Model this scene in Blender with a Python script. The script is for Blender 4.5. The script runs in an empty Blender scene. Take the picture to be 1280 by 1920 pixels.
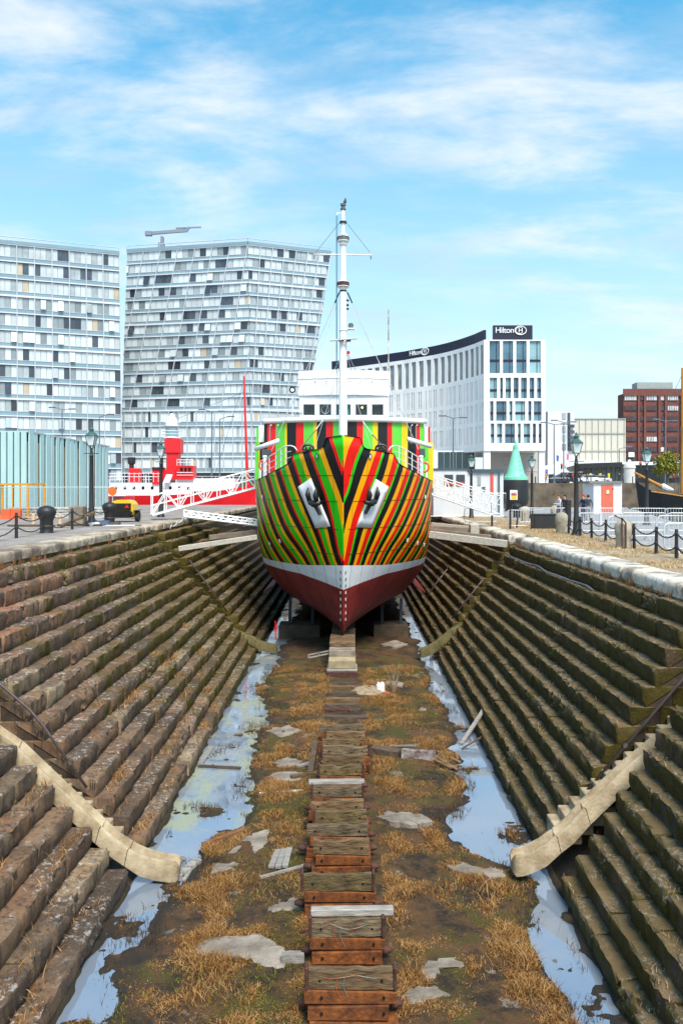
import bpy, bmesh, math, random
import numpy as np
from mathutils import Vector, Matrix, Euler
random.seed(7); RNG = np.random.default_rng(11)
R_ = math.radians
SC = bpy.context.scene
COL = SC.collection
# ------------------------------------------------------------------ camera, sky, sun, exposure
F = 1500.0; VPX, VPY = 652.0, 918.0; EYE = 2.3           # picture scale 1280 x 1920, quay at z=0
cam_d = bpy.data.cameras.new('camera'); cam = bpy.data.objects.new('camera', cam_d); COL.objects.link(cam)
cam.location = (0, 0, EYE); cam.rotation_euler = (R_(90), 0, 0)
cam_d.sensor_fit = 'VERTICAL'; cam_d.sensor_height = 36.0; cam_d.lens = F / 1920 * 36
cam_d.shift_x = -(VPX - 640) / 1920; cam_d.shift_y = -(960 - VPY) / 1920
cam_d.clip_start = .1; cam_d.clip_end = 6000
SC.camera = cam
SUN_EL, SUN_AZ = R_(55), R_(160)     # azimuth clockwise from +Y: behind the camera, to the right
world = bpy.data.worlds.new('World'); SC.world = world; world.use_nodes = True
nt = world.node_tree; nt.nodes.clear()
def N(t, **k):
    n = nt.nodes.new(t)
    for a, b in k.items(): setattr(n, a, b)
    return n
def build_sky():
    L = nt.links.new
    out = N('ShaderNodeOutputWorld'); bg = N('ShaderNodeBackground'); bg.inputs['Strength'].default_value = .09
    sky = N('ShaderNodeTexSky', sky_type='NISHITA', sun_disc=False, sun_elevation=SUN_EL, sun_rotation=SUN_AZ, altitude=0, air_density=1.0, dust_density=.6, ozone_density=2.6)
    tc = N('ShaderNodeTexCoord')
    def math_(op, a, b=None, clamp=False):
        m = N('ShaderNodeMath', operation=op, use_clamp=clamp)
        for i, v in enumerate((a, b)):
            if v is None: continue
            if isinstance(v, (int, float)): m.inputs[i].default_value = v
            else: L(v, m.inputs[i])
        return m.outputs[0]
    sep = N('ShaderNodeSeparateXYZ'); L(tc.outputs['Generated'], sep.inputs[0])
    zz = math_('MAXIMUM', sep.outputs[2], .02)
    inv = math_('DIVIDE', 1.0, math_('ADD', zz, .22))
    cx = math_('MULTIPLY', sep.outputs[0], inv); cy = math_('MULTIPLY', sep.outputs[1], inv)
    comb = N('ShaderNodeCombineXYZ'); L(cx, comb.inputs[0]); L(cy, comb.inputs[1])
    mp = N('ShaderNodeMapping'); L(comb.outputs[0], mp.inputs[0])
    mp.inputs['Rotation'].default_value = (0, 0, R_(24)); mp.inputs['Location'].default_value = SKY_OFF
    mp.inputs['Scale'].default_value = (1.1, 2.3, 1.0)
    n1 = N('ShaderNodeTexNoise'); n1.inputs['Scale'].default_value = 1.7; n1.inputs['Detail'].default_value = 12; n1.inputs['Roughness'].default_value = .6; n1.inputs['Distortion'].default_value = .22
    L(mp.outputs[0], n1.inputs['Vector'])
    r1 = N('ShaderNodeValToRGB'); L(n1.outputs['Fac'], r1.inputs[0])
    r1.color_ramp.elements[0].position = .40; r1.color_ramp.elements[1].position = .74
    r1.color_ramp.interpolation = 'EASE'
    n2 = N('ShaderNodeTexNoise'); n2.inputs['Scale'].default_value = .5; n2.inputs['Detail'].default_value = 3
    L(mp.outputs[0], n2.inputs['Vector'])
    r2 = N('ShaderNodeValToRGB'); L(n2.outputs['Fac'], r2.inputs[0]); r2.color_ramp.elements[0].position = .36; r2.color_ramp.elements[1].position = .62
    # cloud banks at their places in the sky: soft lobes round given directions, filled with wisps
    banks = None
    for az, el, k, w in BANKS:
        v = Vector((math.sin(az) * math.cos(el), math.cos(az) * math.cos(el), math.sin(el)))
        dp = N('ShaderNodeVectorMath', operation='DOT_PRODUCT'); L(tc.outputs['Generated'], dp.inputs[0]); dp.inputs[1].default_value = v
        g_ = math_('MULTIPLY', math_('EXPONENT', math_('MULTIPLY', math_('SUBTRACT', dp.outputs['Value'], 1.0), k)), w)
        banks = g_ if banks is None else math_('ADD', banks, g_)
    cover = math_('ADD', math_('ADD', math_('MULTIPLY', r2.outputs[0], .35), .14), banks, True)
    m1 = math_('MULTIPLY', r1.outputs[0], cover)
    # the thin white veil that thickens towards the horizon, where the line of sight is long
    veil = math_('POWER', math_('SUBTRACT', 1.0, math_('MULTIPLY', zz, 1.75), clamp=True), 1.12)
    veil = math_('MULTIPLY', veil, .96)
    vm = N('ShaderNodeMix', data_type='RGBA'); L(veil, vm.inputs['Factor']); vm.inputs['B'].default_value = VEIL
    fac = math_('MULTIPLY', m1, .9, True)
    mx = N('ShaderNodeMix', data_type='RGBA'); L(fac, mx.inputs['Factor'])
    hs = N('ShaderNodeHueSaturation'); hs.inputs['Hue'].default_value = .472; hs.inputs['Saturation'].default_value = 1.38; hs.inputs['Value'].default_value = SKY_VAL
    L(sky.outputs[0], hs.inputs['Color']); L(hs.outputs[0], vm.inputs['A']); L(vm.outputs['Result'], mx.inputs['A'])
    mx.inputs['B'].default_value = CLOUD
    # soft grey undersides of a few thicker clouds low on the sides
    n3 = N('ShaderNodeTexNoise'); n3.inputs['Scale'].default_value = 2.3; n3.inputs['Detail'].default_value = 6; L(mp.outputs[0], n3.inputs['Vector'])
    r3 = N('ShaderNodeValToRGB'); L(n3.outputs['Fac'], r3.inputs[0]); r3.color_ramp.elements[0].position = .50; r3.color_ramp.elements[1].position = .72
    g = N('ShaderNodeMix', data_type='RGBA'); L(math_('MULTIPLY', r3.outputs[0], .35), g.inputs['Factor']); L(mx.outputs['Result'], g.inputs['A']); g.inputs['B'].default_value = CLOUD2
    L(g.outputs['Result'], bg.inputs['Color']); L(bg.outputs[0], out.inputs[0])
def _dir(px, py): return math.atan2(px - VPX, F), math.atan2(VPY - py, math.hypot(F, px - VPX))
BANKS = [(*_dir(x, y), k, w) for x, y, k, w in ((70, 110, 90, .7), (230, 190, 150, .8), (330, 235, 300, .6), (300, 60, 200, .6), (560, 20, 130, .7), (760, 40, 160, .6), (1130, 90, 120, .9), (1200, 230, 120, .7), (1150, 350, 130, .6), (640, 150, 900, .5), (1240, 480, 150, .5), (-200, 300, 60, .6), (1500, 250, 60, .7), (700, -400, 30, .6), (-500, -300, 30, .6), (1900, -200, 30, .6))]
SKY_OFF = (3.1, 1.4, 0); SKY_VAL = 1.45; CLOUD = (5.5, 5.6, 5.7, 1); CLOUD2 = (3.4, 3.9, 4.5, 1); VEIL = (4.3, 4.75, 5.05, 1)
build_sky()
sd = bpy.data.lights.new('sun', 'SUN'); sd.energy = 2.6; sd.angle = R_(26); sd.color = (1, .91, .78)
sun = bpy.data.objects.new('sun', sd); COL.objects.link(sun)
_d = Vector((math.sin(SUN_AZ) * math.cos(SUN_EL), math.cos(SUN_AZ) * math.cos(SUN_EL), math.sin(SUN_EL)))
sun.rotation_euler = _d.to_track_quat('Z', 'Y').to_euler(); sun.location = _d * 80
SC.view_settings.view_transform = 'Standard'; SC.view_settings.look = 'None'; SC.view_settings.exposure = 1.1; SC.view_settings.gamma = 1
SC.view_settings.use_curve_mapping = False
SC.render.engine = 'CYCLES'; SC.cycles.max_bounces = 6; SC.cycles.diffuse_bounces = 3; SC.cycles.use_denoising = True

# ------------------------------------------------------------------ helpers
def W(px, py, Y):                      # point of the place seen at that spot of the picture, Y metres away
    return Vector(((px - VPX) / F * Y, Y, EYE - (py - VPY) / F * Y))
def YofZ(py, z): return (EYE - z) * F / (py - VPY)
def G(px, py, z):                      # point at height z
    return W(px, py, YofZ(py, z))
MATS = {}
def mat(name, col, rough=.65, var=.12, scale=3., bump=0., bscale=None, metal=0., col2=None, rnd=0., spec=.5, detail=5, emis=0, stretch=None, coat=0):
    if name in MATS: return MATS[name]
    m = bpy.data.materials.new(name); m.use_nodes = True; t = m.node_tree; n = t.nodes; l = t.links
    b = n['Principled BSDF']; b.inputs['Roughness'].default_value = rough; b.inputs['Metallic'].default_value = metal
    b.inputs['Specular IOR Level'].default_value = spec
    if coat: b.inputs['Coat Weight'].default_value = coat
    tc = n.new('ShaderNodeTexCoord'); src = tc.outputs['Object']
    if stretch:
        mp = n.new('ShaderNodeMapping'); mp.inputs['Scale'].default_value = stretch; l.new(src, mp.inputs[0]); src = mp.outputs[0]
    nz = n.new('ShaderNodeTexNoise'); nz.inputs['Scale'].default_value = scale; nz.inputs['Detail'].default_value = detail; nz.inputs['Roughness'].default_value = .6
    l.new(src, nz.inputs['Vector'])
    rp = n.new('ShaderNodeValToRGB'); l.new(nz.outputs['Fac'], rp.inputs[0])
    c = Vector(col); a = c * (1 - var); d = Vector(col2) if col2 else c * (1 + var)
    rp.color_ramp.elements[0].color = (*a, 1); rp.color_ramp.elements[1].color = (*[min(1, x) for x in d], 1)
    rp.color_ramp.elements[0].position = .3; rp.color_ramp.elements[1].position = .7
    last = rp.outputs[0]
    if rnd:
        oi = n.new('ShaderNodeObjectInfo'); hs = n.new('ShaderNodeHueSaturation')
        mr = n.new('ShaderNodeMapRange'); mr.inputs[3].default_value = 1 - rnd; mr.inputs[4].default_value = 1 + rnd
        l.new(oi.outputs['Random'], mr.inputs[0]); l.new(mr.outputs[0], hs.inputs['Value']); l.new(last, hs.inputs['Color']); last = hs.outputs[0]
    l.new(last, b.inputs['Base Color'])
    if emis: l.new(last, b.inputs['Emission Color']); b.inputs['Emission Strength'].default_value = emis
    if bump:
        nb = n.new('ShaderNodeTexNoise'); nb.inputs['Scale'].default_value = bscale or scale * 4; nb.inputs['Detail'].default_value = 6; l.new(src, nb.inputs['Vector'])
        bp = n.new('ShaderNodeBump'); bp.inputs['Strength'].default_value = bump; bp.inputs['Distance'].default_value = .03; l.new(nb.outputs['Fac'], bp.inputs['Height']); l.new(bp.outputs[0], b.inputs['Normal'])
    MATS[name] = m
    return m

def root_loc(o):
    v = Vector((0, 0, 0))
    while o is not None: v += o.location; o = o.parent
    return v
class MB:
    def __init__(s): s.v = []; s.f = []; s.m = []; s.cm = 0
    def add(s, vs, fs):
        k = len(s.v); s.v += [tuple(p) for p in vs]; s.f += [tuple(i + k for i in f) for f in fs]; s.m += [s.cm] * len(fs); return s
    def frame(s, p0, p1, up=(0, 0, 1)):
        d = Vector(p1) - Vector(p0); L = d.length; d.normalize(); u = Vector(up)
        if abs(d.dot(u)) > .99: u = Vector((0, 1, 0)) if abs(d.y) < .9 else Vector((1, 0, 0))
        r = d.cross(u).normalized(); u = r.cross(d).normalized(); return d, r, u, L
    def box(s, c, d, ch=0., rz=0., M=None):
        x, y, z = d[0] / 2, d[1] / 2, d[2] / 2; c = Vector(c)
        T = M or Matrix.Rotation(rz, 3, 'Z')
        if ch <= 0:
            vs = [c + T @ Vector((i * x, j * y, k * z)) for k in (-1, 1) for j in (-1, 1) for i in (-1, 1)]
            return s.add(vs, [(0, 2, 3, 1), (4, 5, 7, 6), (0, 1, 5, 4), (2, 6, 7, 3), (0, 4, 6, 2), (1, 3, 7, 5)])
        ch = min(ch, x * .45, y * .45, z * .45); vs = []; ix = {}
        for k in (-1, 1):
            for j in (-1, 1):
                for i in (-1, 1):
                    for a in range(3):
                        p = [i * x, j * y, k * z]
                        for b in range(3):
                            if b != a: p[b] -= (i, j, k)[b] * ch
                        ix[(i, j, k, a)] = len(vs); vs.append(c + T @ Vector(p))
        fs = []
        for a in range(3):
            b, e = [(1, 2), (2, 0), (0, 1)][a]
            for sg in (-1, 1):
                def K(p, q):
                    t = [0, 0, 0]; t[a] = sg; t[b] = p; t[e] = q; return ix[(*t, a)]
                f = [K(-1, -1), K(1, -1), K(1, 1), K(-1, 1)]; fs.append(f if sg > 0 else f[::-1])
        for a in range(3):                       # edge chamfers along axis a
            b, e = [(1, 2), (2, 0), (0, 1)][a]
            for p in (-1, 1):
                for q in (-1, 1):
                    def K(t_, w):
                        t = [0, 0, 0]; t[a] = t_; t[b] = p; t[e] = q; return ix[(*t, w)]
                    f = [K(-1, b), K(1, b), K(1, e), K(-1, e)]; fs.append(f if p * q < 0 else f[::-1])
        for i in (-1, 1):
            for j in (-1, 1):
                for k in (-1, 1):
                    f = [ix[(i, j, k, 0)], ix[(i, j, k, 1)], ix[(i, j, k, 2)]]; fs.append(f if i * j * k > 0 else f[::-1])
        return s.add(vs, fs)
    def beam(s, p0, p1, w, h, up=(0, 0, 1), ch=0.):
        d, r, u, L = s.frame(p0, p1, up); M = Matrix((r, d, u)).transposed()
        return s.box((Vector(p0) + Vector(p1)) / 2, (w, L, h), ch, M=M)
    def tube(s, p0, p1, r0, r1=None, n=8, cap=True):
        r1 = r0 if r1 is None else r1
        d, r, u, L = s.frame(p0, p1); vs = []
        for p, q in ((Vector(p0), r0), (Vector(p1), r1)):
            for i in range(n):
                a = 2 * math.pi * i / n; vs.append(p + r * (math.cos(a) * q) + u * (math.sin(a) * q))
        fs = [(i, (i + 1) % n, n + (i + 1) % n, n + i) for i in range(n)]
        if cap: fs += [tuple(range(n))[::-1], tuple(range(n, 2 * n))]
        return s.add(vs, fs)
    def pipe(s, pts, rad, n=6, closed=False):
        pts = [Vector(p) for p in pts]; m = len(pts); vs = []
        prev = None
        for i, p in enumerate(pts):
            a = pts[(i - 1) % m] if (i or closed) else p; b = pts[(i + 1) % m] if (i < m - 1 or closed) else p
            d = (b - a).normalized(); u = Vector((0, 0, 1)) if prev is None else prev
            if abs(d.dot(u)) > .95: u = Vector((1, 0, 0)) if abs(d.x) < .7 else Vector((0, 1, 0))
            r = d.cross(u).normalized(); u = r.cross(d).normalized(); prev = u
            q = rad[i] if isinstance(rad, (list, tuple)) else rad
            for k in range(n):
                t = 2 * math.pi * k / n; vs.append(p + r * (math.cos(t) * q) + u * (math.sin(t) * q))
        fs = [(i * n + k, i * n + (k + 1) % n, ((i + 1) % m) * n + (k + 1) % n, ((i + 1) % m) * n + k) for i in range(m if closed else m - 1) for k in range(n)]
        if not closed: fs += [tuple(range(n))[::-1], tuple(range((m - 1) * n, m * n))]
        return s.add(vs, fs)
    def lathe(s, prof, c=(0, 0, 0), n=16, M=None):
        c = Vector(c); vs = []; T = M or Matrix.Identity(3)
        for r, z in prof:
            for i in range(n):
                a = 2 * math.pi * i / n; vs.append(c + T @ Vector((r * math.cos(a), r * math.sin(a), z)))
        fs = [(j * n + i, j * n + (i + 1) % n, (j + 1) * n + (i + 1) % n, (j + 1) * n + i) for j in range(len(prof) - 1) for i in range(n)]
        fs += [tuple(range(n))[::-1], tuple(range((len(prof) - 1) * n, len(prof) * n))]
        return s.add(vs, fs)
    def prism(s, poly, vec):               # poly: 3D points in order, swept by vec
        poly = [Vector(p) for p in poly]; n = len(poly); v = Vector(vec)
        fs = [tuple(range(n))[::-1], tuple(range(n, 2 * n))] + [(i, (i + 1) % n, n + (i + 1) % n, n + i) for i in range(n)]
        return s.add(poly + [p + v for p in poly], fs)
    def quad(s, a, b, c, d): return s.add([a, b, c, d], [(0, 1, 2, 3)])
    def sphere(s, c, r, n=10, m=7, sq=(1, 1, 1)):
        pr = [(math.sin(math.pi * (i / m)) * r + 1e-4, -math.cos(math.pi * i / m) * r) for i in range(m + 1)]
        k = len(s.v); s.lathe(pr, (0, 0, 0), n); s.v[k:] = [(c[0] + p[0] * sq[0], c[1] + p[1] * sq[1], c[2] + p[2] * sq[2]) for p in s.v[k:]]; return s
    def mesh(s, name, off=(0, 0, 0), smooth=False, fix=True):
        me = bpy.data.meshes.new(name); o = Vector(off)
        me.from_pydata([(p[0] - o[0], p[1] - o[1], p[2] - o[2]) for p in s.v], [], s.f)
        if any(s.m): me.polygons.foreach_set('material_index', s.m)
        if fix:
            bm = bmesh.new(); bm.from_mesh(me); bmesh.ops.recalc_face_normals(bm, faces=bm.faces); bm.to_mesh(me); bm.free()
        if smooth: me.shade_smooth()
        return me
    def build(s, name, m, parent=None, smooth=False, world=True, fix=True, origin=None):
        off = Vector((0, 0, 0)); loc = Vector((0, 0, 0))
        if parent is not None and world: off = root_loc(parent)
        if parent is None:
            if origin is None:
                a = np.array(s.v); origin = ((a[:, 0].min() + a[:, 0].max()) / 2, (a[:, 1].min() + a[:, 1].max()) / 2, a[:, 2].min())
            off = Vector(origin); loc = off
        me = s.mesh(name, off, smooth, fix)
        for x in (m if isinstance(m, (list, tuple)) else [m]): me.materials.append(x)
        o = bpy.data.objects.new(name, me); COL.objects.link(o); o.location = loc; o.parent = parent
        return o
def smooth_angle(o, deg=40):
    me = o.data; me.shade_smooth()
    bm = bmesh.new(); bm.from_mesh(me)
    for e in bm.edges:
        if len(e.link_faces) == 2 and e.calc_face_angle(0) > R_(deg): e.smooth = False
    bm.to_mesh(me); bm.free(); return o
def tag(o, label=None, cat=None, group=None, kind=None):
    if label: o['label'] = label
    if cat: o['category'] = cat
    if group: o['group'] = group
    if kind: o['kind'] = kind
    return o
def thing(name, label, cat, loc=(0, 0, 0), rz=0, group=None):
    o = bpy.data.objects.new(name, None); COL.objects.link(o); o.location = loc; o.rotation_euler = (0, 0, rz); o.empty_display_size = .2
    return tag(o, label, cat, group)
def copy_tree(o, parent=None):
    c = o.copy(); COL.objects.link(c); c.parent = parent
    for ch in list(o.children): copy_tree(ch, c)
    return c
def dup(root, loc, rz=0, label=None):
    c = copy_tree(root); c.location = loc; c.rotation_euler = (0, 0, rz)
    if label: c['label'] = label
    return c
def struct(o): return tag(o, kind='structure')
def catenary(a, b, sag, n=9):
    a, b = Vector(a), Vector(b)
    return [a.lerp(b, t) + Vector((0, 0, -sag * 4 * t * (1 - t))) for t in [i / (n - 1) for i in range(n)]]
def inst(name, me, parent, M, off=None):
    o = bpy.data.objects.new(name, me); COL.objects.link(o); o.parent = parent
    T = Matrix.Translation(-(root_loc(parent) if off is None else off)) @ M
    o.matrix_basis = T; return o
# ------------------------------------------------------------------ stone material
def ramp(n, stops, interp='LINEAR'):
    r = n.new('ShaderNodeValToRGB'); cr = r.color_ramp; cr.interpolation = interp
    while len(cr.elements) < len(stops): cr.elements.new(.5)
    for e, (p, c) in zip(cr.elements, stops): e.position = p; e.color = (*c, 1) if len(c) == 3 else c
    return r
def nmath(t, op, a, b=None, clamp=False):
    m = t.nodes.new('ShaderNodeMath'); m.operation = op; m.use_clamp = clamp
    for i, v in enumerate((a, b)):
        if v is None: continue
        if isinstance(v, (int, float)): m.inputs[i].default_value = v
        else: t.links.new(v, m.inputs[i])
    return m.outputs[0]
def nmix(t, f, a, b):
    m = t.nodes.new('ShaderNodeMix'); m.data_type = 'RGBA'
    for k, v in (('Factor', f), ('A', a), ('B', b)):
        if isinstance(v, (int, float)): m.inputs[k].default_value = v
        elif isinstance(v, tuple): m.inputs[k].default_value = (*v, 1)
        else: t.links.new(v, m.inputs[k])
    return m.outputs['Result']
def nnoise(t, vec, scale, detail=4, rough=.6, dist=0):
    n = t.nodes.new('ShaderNodeTexNoise'); n.inputs['Scale'].default_value = scale; n.inputs['Detail'].default_value = detail
    n.inputs['Roughness'].default_value = rough; n.inputs['Distortion'].default_value = dist; t.links.new(vec, n.inputs['Vector']); return n.outputs['Fac']
def nstep(t, v, lo, hi):
    m = t.nodes.new('ShaderNodeMapRange'); m.interpolation_type = 'SMOOTHSTEP'; m.inputs[1].default_value = lo; m.inputs[2].default_value = hi; t.links.new(v, m.inputs[0]); return m.outputs[0]
def nmap(t, vec, sc):
    m = t.nodes.new('ShaderNodeMapping'); m.inputs['Scale'].default_value = sc; t.links.new(vec, m.inputs[0]); return m.outputs[0]
def stone_mat(name, palette, moss_base, moss_y, moss_shade_col, lichen, dirt=.5, topcol=None, mossdown=0., lower=None):
    m = bpy.data.materials.new(name); m.use_nodes = True; t = m.node_tree; n = t.nodes; l = t.links
    b = n['Principled BSDF']; b.inputs['Roughness'].default_value = .82; b.inputs['Specular IOR Level'].default_value = .3
    geo = n.new('ShaderNodeNewGeometry'); pos = geo.outputs['Position']; sx = n.new('ShaderNodeSeparateXYZ'); l.new(pos, sx.inputs[0])
    sn = n.new('ShaderNodeSeparateXYZ'); l.new(geo.outputs['True Normal'], sn.inputs[0])
    oi = n.new('ShaderNodeObjectInfo'); at = n.new('ShaderNodeAttribute'); at.attribute_name = 'rnd'
    rnd = nmath(t, 'FRACT', nmath(t, 'ADD', oi.outputs['Random'], at.outputs['Fac']))
    pal = ramp(n, [(i / len(palette), c) for i, c in enumerate(palette)]); l.new(rnd, pal.inputs[0])
    base = pal.outputs[0]
    if lower:                                  # the lower courses are of a browner, greyer stone
        pl2 = ramp(n, [(i / len(lower), c) for i, c in enumerate(lower)]); l.new(rnd, pl2.inputs[0])
        base = nmix(t, nstep(t, nmath(t, 'ADD', sx.outputs[2], nnoise(t, pos, .6, 2)), -.4, -2.2), base, pl2.outputs[0])
    big = nnoise(t, pos, 1.3, 5, .65); fine = nnoise(t, pos, 16, 6, .7); streak = nnoise(t, nmap(t, pos, (5, 5, .7)), 1.6, 4, .6)
    base = nmix(t, nmath(t, 'MULTIPLY', nstep(t, streak, .48, .66), dirt), base, (.03, .024, .021))
    base = nmix(t, nmath(t, 'MULTIPLY', nstep(t, big, .46, .6), .65), base, (.07, .052, .04))
    base = nmix(t, nmath(t, 'MULTIPLY', nstep(t, fine, .5, .68), .6), base, (.22, .165, .115))
    spk2 = nnoise(t, pos, 7, 8, .8); base = nmix(t, nmath(t, 'MULTIPLY', nstep(t, spk2, .58, .68), .35), base, (.018, .014, .012))
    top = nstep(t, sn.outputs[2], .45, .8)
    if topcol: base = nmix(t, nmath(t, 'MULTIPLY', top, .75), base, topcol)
    # moss on damp faces, more further in; near-black end paints shade on the risers
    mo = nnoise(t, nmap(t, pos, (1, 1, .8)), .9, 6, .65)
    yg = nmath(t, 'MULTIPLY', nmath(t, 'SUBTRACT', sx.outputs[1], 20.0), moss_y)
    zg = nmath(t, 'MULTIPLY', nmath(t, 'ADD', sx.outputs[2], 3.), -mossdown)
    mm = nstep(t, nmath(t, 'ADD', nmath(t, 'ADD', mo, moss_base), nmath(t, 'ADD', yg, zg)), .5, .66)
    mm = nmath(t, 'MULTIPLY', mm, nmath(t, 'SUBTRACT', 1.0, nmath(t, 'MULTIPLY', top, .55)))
    moss_shade = nmix(t, nnoise(t, pos, 5, 4), moss_shade_col[0], moss_shade_col[1])
    base = nmix(t, mm, base, moss_shade)
    if lichen:
        sp = nnoise(t, pos, 9, 5, .75)
        zone = nmath(t, 'MULTIPLY', nstep(t, nnoise(t, pos, .7, 2), .43, .56), nstep(t, sn.outputs[2], .1, .45))
        base = nmix(t, nmath(t, 'MULTIPLY', nmath(t, 'MULTIPLY', nstep(t, sp, .54, .60), zone), lichen), base, (.62, .59, .54))
    l.new(base, b.inputs['Base Color'])
    bh = nmath(t, 'ADD', nmath(t, 'MULTIPLY', nnoise(t, pos, 6, 5), 1.0), nmath(t, 'MULTIPLY', nnoise(t, pos, 30, 5, .7), .5))
    bp = n.new('ShaderNodeBump'); bp.inputs['Strength'].default_value = .9; bp.inputs['Distance'].default_value = .045; l.new(bh, bp.inputs['Height']); l.new(bp.outputs[0], b.inputs['Normal'])
    return m
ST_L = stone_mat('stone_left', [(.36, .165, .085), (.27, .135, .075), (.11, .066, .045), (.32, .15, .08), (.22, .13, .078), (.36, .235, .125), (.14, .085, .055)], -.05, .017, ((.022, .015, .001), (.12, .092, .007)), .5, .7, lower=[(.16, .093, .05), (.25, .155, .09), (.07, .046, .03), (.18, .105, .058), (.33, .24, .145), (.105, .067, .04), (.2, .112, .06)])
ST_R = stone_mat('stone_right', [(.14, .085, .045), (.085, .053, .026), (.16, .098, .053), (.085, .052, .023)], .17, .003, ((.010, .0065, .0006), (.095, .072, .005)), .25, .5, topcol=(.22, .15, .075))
ST_BACK = mat('joint_mortar', (.055, .038, .024), .9, .5, 3, .7, 12)
COPING_L = stone_mat('coping_left', [(.52, .43, .32), (.44, .36, .27), (.36, .27, .2), (.56, .47, .35)], -.4, 0., ((.1, .09, .02), (.14, .12, .04)), 0, .35)
COPING_R = stone_mat('coping_right', [(.74, .67, .54), (.68, .62, .5), (.7, .6, .48), (.78, .71, .6)], -.42, 0., ((.2, .2, .1), (.25, .25, .14)), 0, .22)
CHUTE = mat('chute_sandstone', (.30, .21, .11), .85, .3, 2.2, .6, 14, col2=(.54, .44, .29), detail=9)
CHUTE_FAR = mat('chute_mossy', (.11, .09, .03), .85, .35, 3, .35, 22)
# ------------------------------------------------------------------ dock geometry
ZF = -6.14
NL, NR = 15, 14
XL = [10.0 - .382 * i for i in range(NL)] + [4.65]; ZL = [.45 - .4393 * i for i in range(NL + 1)]
XR = [8.1 - .285 * i for i in range(NR)] + [4.4]; ZR = [-.4386 * i for i in range(NR + 1)]
SLOT = {-1: [(16.9, 18.5), (40.5, 42.2)], 1: [(16.6, 18.2), (38.8, 40.4)]}
Y0, YSTONE, YEND = 7.5, 58.0, 97.0
def sections(sg):
    a, b = SLOT[sg]; return [(Y0, a[0]), (a[1], b[0]), (b[1], YEND)]
WALL = {}
for sg, X, Z, nm in ((-1, XL, ZL, 'dock_wall_left'), (1, XR, ZR, 'dock_wall_right')):
    mb = MB(); n = len(Z) - 1
    for (ya, yb) in sections(sg):
        pr = []
        for i in range(n):
            rec = .05 if i else .14
            pr += [(X[i] + rec, Z[i] - .05), (X[i] + rec, Z[i + 1] - .05)]
        pr += [(X[n - 1] + .05, ZF - .6), (13.5, ZF - .6), (13.5, Z[0] - .3), (X[0] + .3, Z[0] - .3), (X[0] + .3, Z[0] - .05)]
        mb.prism([(sg * x, ya + .03, z) for x, z in pr], (0, yb - ya - .06, 0))
    for k, (ya, yb) in enumerate(SLOT[sg]):              # sloping bed of each slot
        top = 3.1 if sg < 0 else 2.0
        bed = [(4.3, ZF - .3), (4.75, ZF - .1), (10.6 if sg < 0 else 9.4, -1.9 if sg < 0 else -2.2), (13.4, -1.9 if sg < 0 else -2.2), (13.4, ZF - .3)]
        mb.prism([(sg * x, ya - .02, z) for x, z in bed], (0, yb - ya + .04, 0))
    WALL[sg] = struct(mb.build(nm, ST_BACK, origin=(sg * X[0], 20, ZF)))
# --- altar stones
def stone_variant(seed, D=.78, H=.5, rough=.016, worn=.034):
    rg = np.random.default_rng(seed)
    r = worn * rg.uniform(.75, 1.5)
    prof = [(-D, 0), (-.36, 0), (-r * 2.2, -.004), (-r * .95, -r * .16), (-r * .3, -r * .6), (0, -r * 1.7), (-.002, -H * .5), (-.018, -H * .74), (-.055, -H * .9)]
    ys = [0, .022, .17, .34, .5, .66, .83, .978, 1]
    v = []; f = []; m = len(prof); tilt = rg.normal(0, .012); lump = rg.normal(0, rough, (len(ys), m)); lump2 = rg.normal(0, rough * 1.1, (len(ys), m))
    chip = rg.integers(1, len(ys) - 1) if rg.random() < .4 else -1
    for j, y in enumerate(ys):
        pin = .02 if j in (0, len(ys) - 1) else 0
        for k, (x, z) in enumerate(prof):
            dx = lump[j, k] * (1 if 2 <= k else .3); dz = lump2[j, k] * (.8 if 1 <= k <= 5 else .2)
            if j == chip and 2 <= k <= 5: dx -= .035; dz -= .03
            v.append((x - pin * (1 if k >= 3 else .2) + dx + tilt * (y - .5) * (k >= 2), y, z - pin * (1 if 1 <= k <= 4 else 0) + dz))
    for j in range(len(ys) - 1):
        for k in range(m - 1): f.append((j * m + k, (j + 1) * m + k, (j + 1) * m + k + 1, j * m + k + 1))
    f.append(tuple(range(m))[::-1]); e = (len(ys) - 1) * m; f.append(tuple(range(e, e + m)))
    return np.array(v), f
VAR = [stone_variant(s) for s in range(12)] + [stone_variant(s, rough=.03, worn=.06) for s in range(12, 16)]
def var_mesh(v, f, m, nm):
    me = bpy.data.meshes.new(nm); me.from_pydata(v.tolist(), [], f); me.materials.append(m)
    bm = bmesh.new(); bm.from_mesh(me); bmesh.ops.recalc_face_normals(bm, faces=bm.faces)
    for e in bm.edges: e.smooth = not (len(e.link_faces) == 2 and e.calc_face_angle(0) > R_(50))
    bm.to_mesh(me); bm.free(); me.polygons.foreach_set('use_smooth', [True] * len(me.polygons)); return me
def proj(p): return (VPX + F * p[0] / p[1], VPY - F * (p[2] - EYE) / p[1])
TOPS = {-1: [], 1: []}        # treads, for the weeds that grow on them
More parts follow.
